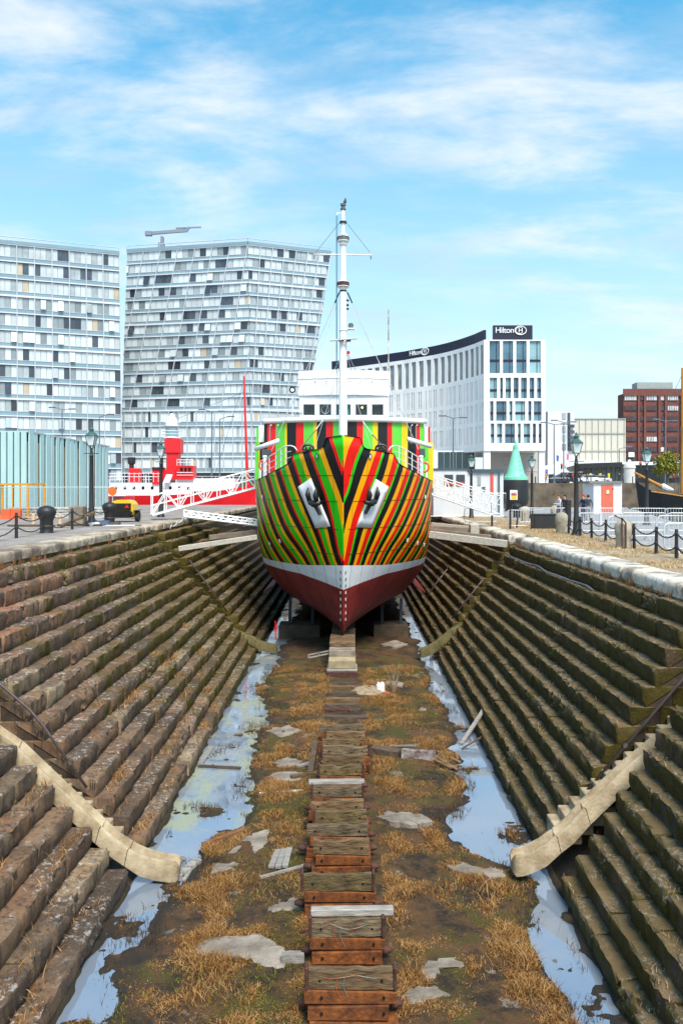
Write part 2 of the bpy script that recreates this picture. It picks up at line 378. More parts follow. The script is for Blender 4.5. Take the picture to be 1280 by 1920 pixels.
for sg, X, Z, ms in ((-1, XL, ZL, ST_L), (1, XR, ZR, ST_R)):
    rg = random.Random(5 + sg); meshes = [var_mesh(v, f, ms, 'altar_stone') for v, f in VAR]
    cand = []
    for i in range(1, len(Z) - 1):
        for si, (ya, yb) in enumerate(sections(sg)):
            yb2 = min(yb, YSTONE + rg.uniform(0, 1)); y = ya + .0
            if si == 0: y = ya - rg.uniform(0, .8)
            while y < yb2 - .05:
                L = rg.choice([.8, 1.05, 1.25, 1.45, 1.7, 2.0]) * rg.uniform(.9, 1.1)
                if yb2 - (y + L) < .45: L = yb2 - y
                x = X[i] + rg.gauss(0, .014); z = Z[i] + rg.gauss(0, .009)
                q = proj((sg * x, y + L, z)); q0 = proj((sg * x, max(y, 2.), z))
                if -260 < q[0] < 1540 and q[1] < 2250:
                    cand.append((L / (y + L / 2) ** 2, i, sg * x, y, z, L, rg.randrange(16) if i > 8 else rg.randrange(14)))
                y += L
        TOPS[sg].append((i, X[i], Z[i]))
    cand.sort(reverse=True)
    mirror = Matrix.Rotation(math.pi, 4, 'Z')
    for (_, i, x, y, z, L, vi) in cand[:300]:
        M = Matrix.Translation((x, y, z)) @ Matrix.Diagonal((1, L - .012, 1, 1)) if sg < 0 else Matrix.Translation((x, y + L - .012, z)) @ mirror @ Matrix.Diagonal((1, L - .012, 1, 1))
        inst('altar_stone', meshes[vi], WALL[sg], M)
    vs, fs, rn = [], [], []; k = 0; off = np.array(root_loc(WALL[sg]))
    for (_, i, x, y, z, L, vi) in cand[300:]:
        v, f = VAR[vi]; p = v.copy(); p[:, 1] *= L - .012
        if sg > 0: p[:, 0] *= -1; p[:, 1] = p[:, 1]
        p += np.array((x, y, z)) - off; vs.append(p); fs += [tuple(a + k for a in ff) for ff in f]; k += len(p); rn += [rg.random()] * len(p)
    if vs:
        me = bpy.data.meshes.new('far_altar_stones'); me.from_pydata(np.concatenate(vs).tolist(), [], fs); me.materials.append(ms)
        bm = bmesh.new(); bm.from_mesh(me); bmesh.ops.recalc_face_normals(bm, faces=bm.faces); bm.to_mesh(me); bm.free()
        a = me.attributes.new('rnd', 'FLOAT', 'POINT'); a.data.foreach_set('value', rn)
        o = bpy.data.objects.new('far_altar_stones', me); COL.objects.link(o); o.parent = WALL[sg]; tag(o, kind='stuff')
# --- coping stones with a rounded nose
def coping_mesh(seed, m, D, H, r):
    rg = np.random.default_rng(seed); pr = [(-D, 0), (-r, 0)] + [(-r + r * math.sin(a), -r + r * math.cos(a)) for a in (.35, .75, 1.15, 1.57)] + [(0, -H * .6), (-.01, -H), (-D, -H)]
    ys = [0, .012, .33, .66, .988, 1]; v = []; f = []; n = len(pr)
    for j, y in enumerate(ys):
        pin = .014 if j in (0, 5) else 0
        for k, (x, z) in enumerate(pr): v.append((x - pin * (k > 1) + rg.normal(0, .005), y, z - pin * (k < 5) + rg.normal(0, .004)))
    for j in range(5):
        for k in range(n): f.append((j * n + k, (j + 1) * n + k, (j + 1) * n + (k + 1) % n, j * n + (k + 1) % n))
    f += [tuple(range(n))[::-1], tuple(range(5 * n, 6 * n))]
    return var_mesh(np.array(v), f, m, 'coping_stone')
COPE = {}
for sg, X0, z0, m, D, H, r in ((-1, 10.0, .46, COPING_L, .95, .30, .08), (1, 8.1, .01, COPING_R, .95, .36, .15)):
    ms_ = [coping_mesh(40 + s, m, D, H, r) for s in range(5)]; rg = random.Random(3 + sg)
    for (ya, yb) in sections(sg):
        y = ya
        while y < yb - .05:
            L = rg.uniform(1.1, 2.0)
            if yb - (y + L) < .6: L = yb - y
            x = sg * (X0 + rg.gauss(0, .012)); z = z0 + rg.gauss(0, .006)
            if abs(proj((x, y + L, z))[0] - 640) < 860 and y < 92:
                M = Matrix.Translation((x, y, z)) @ Matrix.Diagonal((1, L - .01, 1, 1)) if sg < 0 else Matrix.Translation((x, y + L - .01, z)) @ Matrix.Rotation(math.pi, 4, 'Z') @ Matrix.Diagonal((1, L - .01, 1, 1))
                inst('coping_stone', rg.choice(ms_), WALL[sg], M)
            y += L
# rubble facing under the coping nose
mb = MB(); rg = random.Random(9)
for sg, X0, zt, zb in ((-1, 10.04, .16, .0), (1, 8.14, -.34, -.45)):
    mb = MB()
    for (ya, yb) in sections(sg):
        y = max(ya, 12.)
        while y < min(yb, 60) - .2:
            L = rg.uniform(.18, .5); mb.box((sg * (X0 + .12), y + L / 2, (zt + zb) / 2), (.2 + rg.uniform(0, .06), L - .015, zt - zb - .01), .02); y += L
    o = mb.build('rubble_course', ST_L if sg < 0 else COPING_L, WALL[sg]); tag(o, kind='stuff')
# --- coursed stone on the far cheek of the near slots
for sg, X, Z, ms in ((-1, XL, ZL, ST_L), (1, XR, ZR, ST_R)):
    rg = random.Random(8 + sg); y0 = SLOT[sg][0][1]
    for i in range(1, len(Z) - 1):
        x = X[i] + .70
        while x < min(X[i] + 3.6, 12.6):
            L = rg.uniform(.7, 1.3); mb = MB(); mb.box((sg * (x + L / 2), y0 + .2, Z[i] - .225), (L - .012, .4 + rg.uniform(-.02, .02), .43), .015); mb.build('cheek_stone', ms, WALL[sg]); x += L
# --- carved depth figures on the far side of the near slot
INK = mat('carved_shadow_ink', (.035, .027, .02), .9, .2)
def text_mesh(txt, size, depth=.004, shear=0., spacing=1.):
    c = bpy.data.curves.new('txt', 'FONT'); c.body = txt; c.size = size; c.extrude = depth; c.align_x = 'CENTER'; c.align_y = 'CENTER'; c.shear = shear; c.space_character = spacing
    o = bpy.data.objects.new('txt', c); COL.objects.link(o); bpy.context.view_layer.update()
    me = bpy.data.meshes.new_from_object(o.evaluated_get(bpy.context.evaluated_depsgraph_get())); bpy.data.objects.remove(o); bpy.data.curves.remove(c); return me
for s, px, py in (('XI', 8, 1277), ('X', 33, 1302), ('VIII', 52, 1348), ('VII', 74, 1376), ('V', 120, 1424), ('IV', 138, 1449), ('III', 174, 1474)):
    me = text_mesh(s, .2); me.materials.append(INK)
    p = W(px, py, 18.455); inst('depth_numeral', me, WALL[-1], Matrix.Translation(p) @ Matrix.Rotation(R_(90), 4, 'X'))
# --- stairs and chutes in the slots
def chute(sg, yc, path, label, m, half=.21):
    prof = [(-half, -.24), (-half, .03), (-half + .03, .075), (-half + .075, .07), (-half + .12, -.05), (0, -.12), (half - .12, -.05), (half - .075, .07), (half - .03, .075), (half, .03), (half, -.24)]; n = len(prof)
    pts = [Vector((sg * x, yc, z)) for x, z in path]; t = thing('stone_chute', label, 'stone chute', (pts[-1].x, yc, ZF)); rg = random.Random(4)
    def ringat(i):
        p = pts[i]; d = (pts[min(i + 1, len(pts) - 1)] - pts[max(i - 1, 0)]).normalized(); up = Vector((-d.z, 0, d.x)); up = up if up.z > 0 else -up; out = []
        for a, h in prof:
            q = p + up * h + Vector((0, a, 0)); q.z = q.z + rg.uniform(-.007, .007)
            if h < -.2: q = Vector((p.x + (q.x - p.x) * .4, q.y, max(p.z - (.30 if i < 6 else .36), ZF - .05)))
            if i == len(pts) - 1: q = p + (q - p) * .72 + Vector((0, 0, -.06))
            out.append(q)
        return out
    cuts = [0, 1, 3, 5, len(pts) - 1]
    for a, b in zip(cuts[:-1], cuts[1:]):
        rs = [ringat(i) for i in range(a, b + 1)]
        if len(rs) == 2: rs = [rs[0]] + [[u.lerp(v, k / 4) + Vector((0, 0, rg.uniform(-.008, .008))) for u, v in zip(rs[0], rs[1])] for k in (1, 2, 3)] + [rs[1]]
        dj = .008 * (1 if a else 0); rs[0] = [u + (v - u).normalized() * dj for u, v in zip(rs[0], rs[1])]; rs[-1] = [u + (v - u).normalized() * (.008 if b < len(pts) - 1 else 0) for u, v in zip(rs[-1], rs[-2])]
        mb = MB(); vs = [q for r in rs for q in r]; fs = [(i * n + k, i * n + (k + 1) % n, (i + 1) * n + (k + 1) % n, (i + 1) * n + k) for i in range(len(rs) - 1) for k in range(n)]
        for base in (0, (len(rs) - 1) * n):
            c_ = sum(vs[base:base + n], Vector()) / n; c_.z -= .03; vs.append(c_); fs += [(base + k, base + (k + 1) % n, len(vs) - 1) for k in range(n)]
        mb.add(vs, fs); o = mb.build('chute_block', m, t); smooth_angle(o, 50)
    return t
def stair(sg, ya, yb, p0, p1, n, label, m):
    t = thing('dock_stair', label, 'stairs', (sg * p0[0], (ya + yb) / 2, p0[1]))
    for i in range(n):
        a = i / n; x = p0[0] + (p1[0] - p0[0]) * a; z = p0[1] + (p1[1] - p0[1]) * a; dx = (p1[0] - p0[0]) / n
        mb = MB(); mb.box((sg * (x + .3), (ya + yb) / 2, z - .2), (.6, yb - ya, .4), .018); mb.build('step', m, t)
    return t
pl = [(10.5, -.9), (7.1, -3.22), (5.9, -4.36), (5.3, -4.93), (5.0, -5.2), (4.7, -5.41), (4.4, -5.56), (4.05, -5.66), (3.8, -5.70), (3.68, -5.71), (3.62, -5.72)]
chute(-1, 17.22, pl, 'long pale stone chute curving onto the dock floor at the left', CHUTE)
stair(-1, 17.56, 18.44, (5.15, -5.45), (9.9, -1.5), 20, 'narrow pale steps beside the left foreground chute', CHUTE)
pr_ = [(9.3, -1.3), (6.8, -2.95), (5.97, -3.62), (5.06, -4.5), (4.7, -4.9), (4.45, -5.1), (4.15, -5.32), (3.9, -5.45), (3.68, -5.53), (3.56, -5.54), (3.50, -5.55)]
chute(1, 17.15, pr_, 'long pale stone chute curving onto the dock floor at the right', CHUTE)
stair(1, 17.45, 18.15, (4.5, -5.05), (9.2, -1.2), 19, 'narrow pale steps beside the right foreground chute', CHUTE)
plf = [(x, z - .5 * min(1, max(0, (x - 4.9) / .9))) for x, z in pl]; prf_ = [(x, z - .5 * min(1, max(0, (x - 4.9) / .9))) for x, z in pr_]
chute(-1, 41.0, plf, 'mossy chute beside the ship on the left wall', CHUTE_FAR)
chute(1, 39.2, prf_, 'mossy chute beside the ship on the right wall', CHUTE_FAR)
stair(-1, 41.35, 42.1, (5.15, -5.9), (9.9, -2.0), 20, 'mossy narrow steps beside the far left chute', CHUTE_FAR)
stair(1, 39.55, 40.3, (4.5, -5.8), (9.2, -1.9), 19, 'mossy narrow steps beside the far right chute', CHUTE_FAR)
# --- hand rails
RAIL = mat('rail_iron', (.10, .075, .072), .5, .25, 8, metal=.4)
def rail(pts, r, label):
    mb = MB(); mb.pipe(pts, r, 8)
    t = thing('handrail', label, 'handrail', pts[-1]); mb.build('rail', RAIL, t, smooth=True)
    for p in (pts[0].lerp(pts[1], .35), pts[-2].lerp(pts[-1], .6)):
        b = MB(); d = (pts[-1] - pts[-2]).normalized(); b.tube(p - d * .05, p + d * .05, r * 1.45, n=8); b.build('collar', RAIL, t)
        b = MB(); b.tube(p, p + Vector((0, .22, -.02)), r * .6, n=6); b.build('bracket', RAIL, t)
rail([W(-30, 1255, 18.3), W(0, 1282, 18.3), W(58, 1333, 18.3), W(82, 1362, 18.3), W(163, 1477, 18.3)], .035, 'bent iron handrail over the left foreground steps')
rail([W(1330, 1215, 18.), W(1280, 1273, 18.), W(1100, 1482, 18.)], .035, 'straight iron handrail over the right foreground steps')
rail([W(355, 1050, 42.0), W(386, 1092, 42.0), W(426, 1147, 42.0)], .04, 'dark handrail on the far left wall near the ship')
rail([W(908, 1083, 40.1), W(877, 1122, 40.1), W(846, 1160, 40.1)], .04, 'dark handrail on the far right wall near the ship')
rail([W(838, 1067, 47.), W(815, 1097, 47.), W(798, 1122, 47.)], .04, 'thin rod leaning on the right steps next to the hull')
# --- quays
def paving_mat(name, c1, c2, c3, scale=3.):
    m = bpy.data.materials.new(name); m.use_nodes = True; t = m.node_tree; n = t.nodes; l = t.links; b = n['Principled BSDF']; b.inputs['Roughness'].default_value = .85
    geo = n.new('ShaderNodeNewGeometry'); pos = geo.outputs['Position']
    base = nmix(t, nstep(t, nnoise(t, pos, .5, 4), .4, .62), c1, c2); base = nmix(t, nstep(t, nnoise(t, pos, scale, 6, .7), .5, .7), base, c3)
    vo = n.new('ShaderNodeTexVoronoi'); vo.inputs['Scale'].default_value = 7; l.new(pos, vo.inputs['Vector'])
    base = nmix(t, nmath(t, 'MULTIPLY', nstep(t, vo.outputs['Distance'], .35, .6), .35), base, tuple(x * .55 for x in c1))
    l.new(base, b.inputs['Base Color']); bp = n.new('ShaderNodeBump'); bp.inputs['Strength'].default_value = .5; bp.inputs['Distance'].default_value = .03
    l.new(nnoise(t, pos, 14, 5), bp.inputs['Height']); l.new(bp.outputs[0], b.inputs['Normal']); return m
QL = paving_mat('quay_left_setts', (.32, .29, .265), (.23, .165, .125), (.40, .37, .34))
QR = paving_mat('quay_right_setts', (.34, .33, .32), (.27, .25, .23), (.42, .4, .38))
ROADM = paving_mat('far_paving', (.33, .32, .31), (.27, .26, .25), (.38, .37, .36))
DIRT = paving_mat('dry_verge', (.34, .25, .15), (.42, .33, .22), (.24, .18, .11))
mb = MB(); mb.prism([(-10.9, 7, .445), (-10.9, 97, .445), (-30, 97, .445), (-30, 84, .445), (-160, 84, .445), (-160, 7, .445)], (0, 0, -2.2)); struct(mb.build('quay_left', QL))
mb = MB(); mb.prism([(9.0, 7, -.004), (20, 7, -.004), (20, 45, -.004), (24, 60, -.004), (33, 92, -.004), (33, 97, -.004), (9.0, 97, -.004)], (0, 0, -2.4)); struct(mb.build('quay_right', QR))
mb = MB(); mb.prism([(9.04, 20, .012), (12.3, 20, .012), (12.1, 36, .012), (12.6, 60, .012), (11.0, 80, .012), (9.04, 80, .012)], (0, 0, -.02)); struct(mb.build('verge', DIRT))
HW = mat('harbour_water', (.10, .13, .13), .08, .2, .3, .25, 2.)
mb = MB(); mb.quad((-400, 97.2, -1.3), (400, 97.2, -1.3), (400, 119, -1.3), (-400, 119, -1.3)); mb.quad((20.05, 10, -1.3), (400, 10, -1.3), (400, 97.2, -1.3), (20.05, 97.2, -1.3)); mb.quad((-400, 84.05, -1.3), (-30.05, 84.05, -1.3), (-30.05, 97.2, -1.3), (-400, 97.2, -1.3))
struct(mb.build('harbour_water', HW))
QW = mat('quay_masonry', (.13, .10, .07), .9, .45, .8, .6, 5)
FG = 3.3
mb = MB(); mb.box((0, 119.4, (FG - 3) / 2 - .004), (800, .8, FG + 3)); struct(mb.build('far_quay_wall', QW))
mb = MB(); mb.quad((-3000, 119.8, FG), (3000, 119.8, FG), (3000, 5000, FG), (-3000, 5000, FG)); struct(mb.build('far_ground', ROADM))
mb = MB(); mb.box((0, 97.35, -2.6), (19.6, .5, 7.2)); struct(mb.build('dock_head_wall', QW))
# --- dock floor, with water standing along both foot walls
def shoreL(y): return np.interp(y, [8, 12.9, 14.5, 16.2, 18.6, 20, 21.75, 26.3, 29, 33, 38, 60], [-3.9, -3.62, -3.75, -3.4, -3.35, -2.7, -2.5, -2.75, -2.95, -3.3, -3.3, -3.3])
def shoreR(y): return np.interp(y, [8, 12.9, 14.3, 15.2, 16.4, 17.3, 18.2, 18.6, 19.5, 20.4, 21.5, 23.8, 25.2, 26.3, 29.3, 33, 38, 60], [3.4, 3.36, 3.3, 3.35, 3.7, 3.55, 2.95, 2.65, 2.2, 2.6, 3.25, 3.05, 3.3, 3.6, 3.5, 3.45, 3.6, 3.6])
def fbm(x, y, seed=0, octs=5, s=1.):
    rg = np.random.default_rng(seed); out = np.zeros_like(x); a = 1.
    for o in range(octs):
        for _ in range(3):
            k = rg.uniform(.6, 1.4) * s * 2 ** o; th = rg.uniform(0, 6.28); ph = rg.uniform(0, 6.28, 2)
            out += a * np.sin(k * (x * np.cos(th) + y * np.sin(th)) + ph[0]) * np.cos(k * .83 * (-x * np.sin(th) + y * np.cos(th)) + ph[1]) / 3
        a *= .55
    return out
ZW = ZF + .03
def floor_h(x, y):
    w = fbm(x, y, 3, 5, 1.5); e = .3 * w
    d = np.minimum(x - (shoreL(y) - .2 + e), (shoreR(y) + .12 + e) - x)
    h = np.clip(d * .16, -.11, .09) + .028 * fbm(x, y, 8, 5, 4.) + .05 * np.clip(fbm(x, y, 5, 4, .9), -1, 1) * (d > -.1)
    foot = np.minimum(x + 4.65, 4.4 - x)                      # silt banked against the foot wall
    h = np.maximum(h, .02 - foot * .5 + .06 * fbm(x, y, 21, 4, 2.2))
    isl = fbm(x, y, 33, 5, 2.6); h = np.where((d < 0), np.maximum(h, np.where(y < 17.2, -.03, -.085) + .16 * isl), h); h = h - .11 * np.clip(fbm(x, y, 44, 4, 1.15) - .55, 0, 1) * (np.abs(x) > 1.)
    return ZW + h
gx = np.linspace(-4.75, 4.5, 150); gy = np.concatenate([np.linspace(7.5, 26, 330), np.linspace(26.1, 62, 250)])
GX, GY = np.meshgrid(gx, gy); GZ = floor_h(GX, GY)
nv = len(gx); me = bpy.data.meshes.new('dock_floor')
fs = [(j * nv + i, j * nv + i + 1, (j + 1) * nv + i + 1, (j + 1) * nv + i) for j in range(len(gy) - 1) for i in range(nv - 1)]
me.from_pydata(np.stack([GX.ravel(), GY.ravel(), GZ.ravel()], 1).tolist(), [], fs); me.shade_smooth()
def mud_mat():
    m = bpy.data.materials.new('dock_mud'); m.use_nodes = True; t = m.node_tree; n = t.nodes; l = t.links; b = n['Principled BSDF']; b.inputs['Roughness'].default_value = .8
    geo = n.new('ShaderNodeNewGeometry'); pos = geo.outputs['Position']; sx = n.new('ShaderNodeSeparateXYZ'); l.new(pos, sx.inputs[0])
    base = nmix(t, nstep(t, nnoise(t, pos, 1.4, 8, .7), .38, .60), (.018, .011, .004), (.12, .056, .016))
    base = nmix(t, nmath(t, 'MULTIPLY', nstep(t, nnoise(t, pos, 9, 6, .75), .48, .68), .7), base, (.13, .075, .032))
    base = nmix(t, nmath(t, 'MULTIPLY', nstep(t, nnoise(t, nmap(t, pos, (1, .8, 1)), .75, 5, .65), .49, .60), .85), base, (.075, .062, .005))
    base = nmix(t, nmath(t, 'MULTIPLY', nstep(t, nnoise(t, pos, 1.1, 9, .75), .60, .64), .9), base, (.27, .225, .175))
    wet = nstep(t, sx.outputs[2], ZW + .085, ZW + .01)
    base = nmix(t, nmath(t, 'MULTIPLY', wet, .85), base, (.02, .017, .012))
    l.new(base, b.inputs['Base Color']); bp = n.new('ShaderNodeBump'); bp.inputs['Strength'].default_value = 1.; bp.inputs['Distance'].default_value = .05
    l.new(nmath(t, 'ADD', nnoise(t, pos, 8, 6, .7), nnoise(t, pos, 40, 4)), bp.inputs['Height']); l.new(bp.outputs[0], b.inputs['Normal']); return m
me.materials.append(mud_mat()); o = bpy.data.objects.new('dock_floor', me); COL.objects.link(o); struct(o)
mb = MB(); mb.box((0, 80, ZF - .2), (12, 36.2, .4)); struct(mb.build('inner_dock_floor', ST_BACK))
def pool_mat():
    m = bpy.data.materials.new('pool_water'); m.use_nodes = True; t = m.node_tree; n = t.nodes; l = t.links; b = n['Principled BSDF']
    geo = n.new('ShaderNodeNewGeometry'); pos = geo.outputs['Position']; sx = n.new('ShaderNodeSeparateXYZ'); l.new(pos, sx.inputs[0])
    sc = nnoise(t, nmap(t, pos, (1.0, .55, 1)), .8, 6, .7, .6); side = nstep(t, sx.outputs[0], -1., -2.); far = nstep(t, sx.outputs[1], 17.5, 20.5)
    k = nmath(t, 'MULTIPLY', nmath(t, 'MULTIPLY', nstep(t, sc, .47, .62), side), nmath(t, 'MULTIPLY', far, .62))
    base = nmix(t, k, (.27, .33, .41), (.36, .36, .12)); l.new(base, b.inputs['Base Color'])
    spk = nmath(t, 'MULTIPLY', nstep(t, nnoise(t, nmap(t, pos, (1, .6, 1)), 3.2, 8, .75), .62, .66), .8); base = nmix(t, spk, base, (.05, .04, .02)); l.new(base, b.inputs['Base Color'])
    b.inputs['IOR'].default_value = 1.45; b.inputs['Specular IOR Level'].default_value = .9
    l.new(nmath(t, 'ADD', .015, nmath(t, 'MULTIPLY', k, .5)), b.inputs['Roughness'])
    l.new(nmath(t, 'MULTIPLY', nmath(t, 'SUBTRACT', 1.0, nmath(t, 'MAXIMUM', k, spk)), .4), b.inputs['Metallic'])
    bp = n.new('ShaderNodeBump'); bp.inputs['Strength'].default_value = .05; bp.inputs['Distance'].default_value = .02; l.new(nnoise(t, nmap(t, pos, (1, .5, 1)), 5, 3), bp.inputs['Height']); l.new(bp.outputs[0], b.inputs['Normal']); return m
mb = MB(); mb.quad((-4.75, 7.5, ZW), (4.5, 7.5, ZW), (4.5, 62, ZW), (-4.75, 62, ZW)); struct(mb.build('standing_water', pool_mat()))
# ------------------------------------------------------------------ the striped ship
_Z = [-4.83, -4.45, -3.8, -2.4, -1.3, -.1, 2.7, 4.75]
def h_ystem(z): return np.interp(z, [-4.83, -4.4, -2.44, -1.26, .2, 4.75], [39.3, 38.75, 38.05, 37.6, 37.1, 36.0])
def h_B(z): return np.interp(z, _Z, [.15, 2.8, 3.95, 4.6, 4.75, 4.83, 4.85, 4.86])
def h_E(z): return np.interp(z, _Z, [15, 13.6, 11.6, 9.8, 8.9, 8.4, 8.1, 8.0])
def h_p(z): return np.interp(z, _Z, [1.25, 1.3, 1.5, 1.75, 1.9, 2.0, 2.08, 2.1])
def hull_x(Y, z):
    q = np.clip((Y - h_ystem(z)) / h_E(z), 0, 1); return h_B(z) * (1 - (1 - q) ** h_p(z)) + .03
SX = -.22; YST = 91.
def h_arc(Y, z):
    ys = h_ystem(z); t = np.linspace(0, 1, 25); yy = ys + (Y - ys) * t; xx = hull_x(yy, z); return float(np.sqrt(np.diff(yy) ** 2 + np.diff(xx) ** 2).sum())
# where the paint lines run: control points (distance from the stem, height, weight) of a smooth surface
CU = {-1: [[0.0, 3.259, -0.10943], [0.0, 2.984, 0.1062], [0.0, 1.739, 0.05558], [0.0, 0.526, 0.175], [0.012, -0.897, 0.26917], [0.039, -1.188, -0.09452], [0.708, 4.699, -0.09726], [0.771, 4.699, 0.03998], [1.263, 4.569, 0.03796], [1.545, 4.278, -0.03299], [1.986, 4.23, -0.00958], [2.135, 4.197, -0.00492], [2.567, 4.181, 0.03108], [2.875, 4.116, -0.01174], [3.317, 4.084, 0.00459], [3.473, 4.052, 0.00411], [3.726, 3.534, -0.02261], [3.825, 3.227, 0.01389], [4.244, 3.195, 0.02741], [4.453, 3.178, -0.03968], [4.845, 3.146, -0.00022], [5.079, 3.097, 0.01156], [5.469, 3.049, 0.03441], [5.676, 3.033, -0.02745], [6.116, 2.984, -0.03522], [6.322, 2.968, 0.04504], [7.013, 2.887, -0.07379], [7.345, 2.871, 0.08685], [7.728, 2.823, 0.03648], [8.57, 2.79, -0.06069], [0.716, 2.434, -0.06679], [1.106, 2.434, 0.01844], [1.266, 2.434, 0.02585], [0.103, 0.704, -0.15962], [0.424, 0.332, -0.00836], [0.555, 0.332, 0.0062], [0.18, -0.736, -0.28961], [0.288, -0.736, -0.01241], [2.235, 0.785, -0.01603], [2.459, 0.769, -0.00316], [2.837, 0.769, 0.01985], [2.99, 0.752, 0.00539], [3.398, 0.672, -0.01447], [3.655, 0.639, -0.01195], [4.042, 0.574, -0.00914], [4.198, 0.574, -0.00658], [4.612, 0.51, -0.05618], [4.821, 0.51, -0.00557], [5.132, 0.461, 0.04158], [0.361, -1.253, -0.01734], [0.553, -1.269, -0.04352], [0.78, -1.285, 0.02126], [0.86, -1.285, 0.05481], [1.126, -1.302, 0.05387], [1.339, -1.318, -0.04656], [1.58, -1.334, -0.02759], [1.668, -1.35, -0.03935], [1.894, -1.366, -0.00535], [2.033, -1.366, 0.02818], [2.287, -1.399, -0.00606], [2.361, -1.382, 0.0587], [2.647, -1.399, 0.07898], [0.574, 0.332, -0.02206], [0.899, 0.316, 0.03383], [1.138, 0.316, 0.00361], [1.478, 0.3, -0.00817], [1.594, 0.3, 0.00012], [0.0, 4.72, 0.066], [2.01436, 0.68625, -0.41122]],
      1: [[0.0, 3.243, 0.01576], [0.0, 1.852, -0.15688], [0.0, 1.674, 0.20763], [0.0, 0.17, -0.03329], [0.0, -1.108, -0.10224], [0.0, -1.269, 0.17235], [0.75, 4.715, -0.0681], [1.287, 4.65, -0.04765], [1.381, 4.569, -0.00377], [1.665, 4.213, 0.03748], [2.06, 4.213, 0.01018], [2.515, 4.149, -0.06082], [2.618, 4.133, -0.02328], [2.953, 4.116, 0.05483], [3.238, 4.084, 0.08693], [3.673, 3.534, -0.11737], [3.699, 3.518, 0.02518], [4.035, 3.259, -0.02309], [4.244, 3.211, 0.07011], [4.662, 3.178, 0.0156], [4.845, 3.146, -0.05599], [5.21, 3.114, -0.01135], [5.444, 3.081, 0.06958], [5.857, 3.0, 0.01728], [6.089, 2.968, -0.10349], [6.398, 2.936, 0.01279], [6.655, 2.903, 0.06169], [7.779, 2.839, -0.03452], [2.037, 0.752, -0.00332], [2.16, 0.752, 0.00051], [2.533, 0.752, 0.00838], [2.785, 0.736, 0.04282], [3.167, 0.704, -0.0198], [3.321, 0.688, -0.08196], [3.578, 0.655, 0.02892], [3.81, 0.623, 0.0416], [4.146, 0.574, -0.01504], [4.302, 0.574, -0.06981], [4.561, 0.526, 0.00608], [4.768, 0.477, 0.02526], [0.0, 0.235, 0.08427], [0.334, 0.235, -0.01188], [0.711, 0.219, -0.0439], [0.793, 0.219, 0.01451], [1.136, 0.203, 0.02229], [1.406, 0.186, -0.00501], [1.709, 0.17, -0.00016], [1.805, 0.17, 0.02972], [2.192, 0.154, -0.04437], [0.799, 2.37, 0.03822], [1.151, 2.37, 0.0344], [1.666, 2.37, -0.02806], [0.26, 2.37, -0.1067], [0.382, 2.37, 0.01617], [0.358, 1.302, -0.01988], [0.683, 1.302, 0.00835], [1.11, 1.302, -0.01033], [0.264, -1.285, -0.23103], [0.344, -1.285, 0.00791], [0.608, -1.302, 0.02355], [0.779, -1.318, 0.0699], [1.059, -1.35, -0.02931], [1.142, -1.35, -0.0237], [1.377, -1.366, 0.01025], [1.551, -1.382, 0.0319], [1.774, -1.399, 0.04821], [1.935, -1.399, -0.10734], [2.119, -1.415, 0.03014], [2.308, -1.415, 0.03515], [2.547, -1.415, 0.0388], [2.668, -1.415, -0.02652], [2.955, -1.447, -0.10362], [3.081, -1.431, 0.05746], [3.326, -1.447, 0.02983], [3.451, -1.447, -0.03894], [3.649, -1.463, 0.11865], [0.0, 4.72, 0.1019], [1.06046, 0.76723, -0.43997]]}
CA = {k: (np.array(v[:-1]), v[-1]) for k, v in CU.items()}
def stripe_u(a, Z, sg):
    ac = min(a, 8.); c, l = CA[sg]
    def f(a):
        r2 = (c[:, 0] - a) ** 2 + (c[:, 1] - Z) ** 2 + 1e-12; return float((c[:, 2] * r2 * .5 * np.log(r2)).sum() + l[0] + l[1] * a + l[2] * Z)
    u = f(ac)
    if a > 8.: u += (a - 8.) * .75
    return u
def sheer(Y):
    return float(np.interp(Y, [36, 36.66, 36.74, 36.82, 36.9, 37.05, 38.4, 38.55, 38.68, 38.85, 39.2, 41, 42.5, 46, 91], [4.74, 4.68, 4.5, 4.33, 4.24, 4.18, 4.02, 3.85, 3.68, 3.56, 3.42, 2.98, 2.8, 2.72, 2.75]))
def z_boot(Y): return float(np.interp(Y, [37.5, 40, 43.5], [-1.26, -1.47, -1.5]))
def z_red(Y): return float(np.interp(Y, [38.05, 39.2, 40.6, 43.5], [-2.46, -2.2, -1.96, -1.88]))
GREEN, GREEND, RED, YEL, BLACK = (.02, .50, .004), (.11, .62, .05), (.82, .008, .004), (.95, .40, .0), (.005, .005, .006)
YEL2 = (.88, .56, .0)
def gloss(m, r=.35): return m
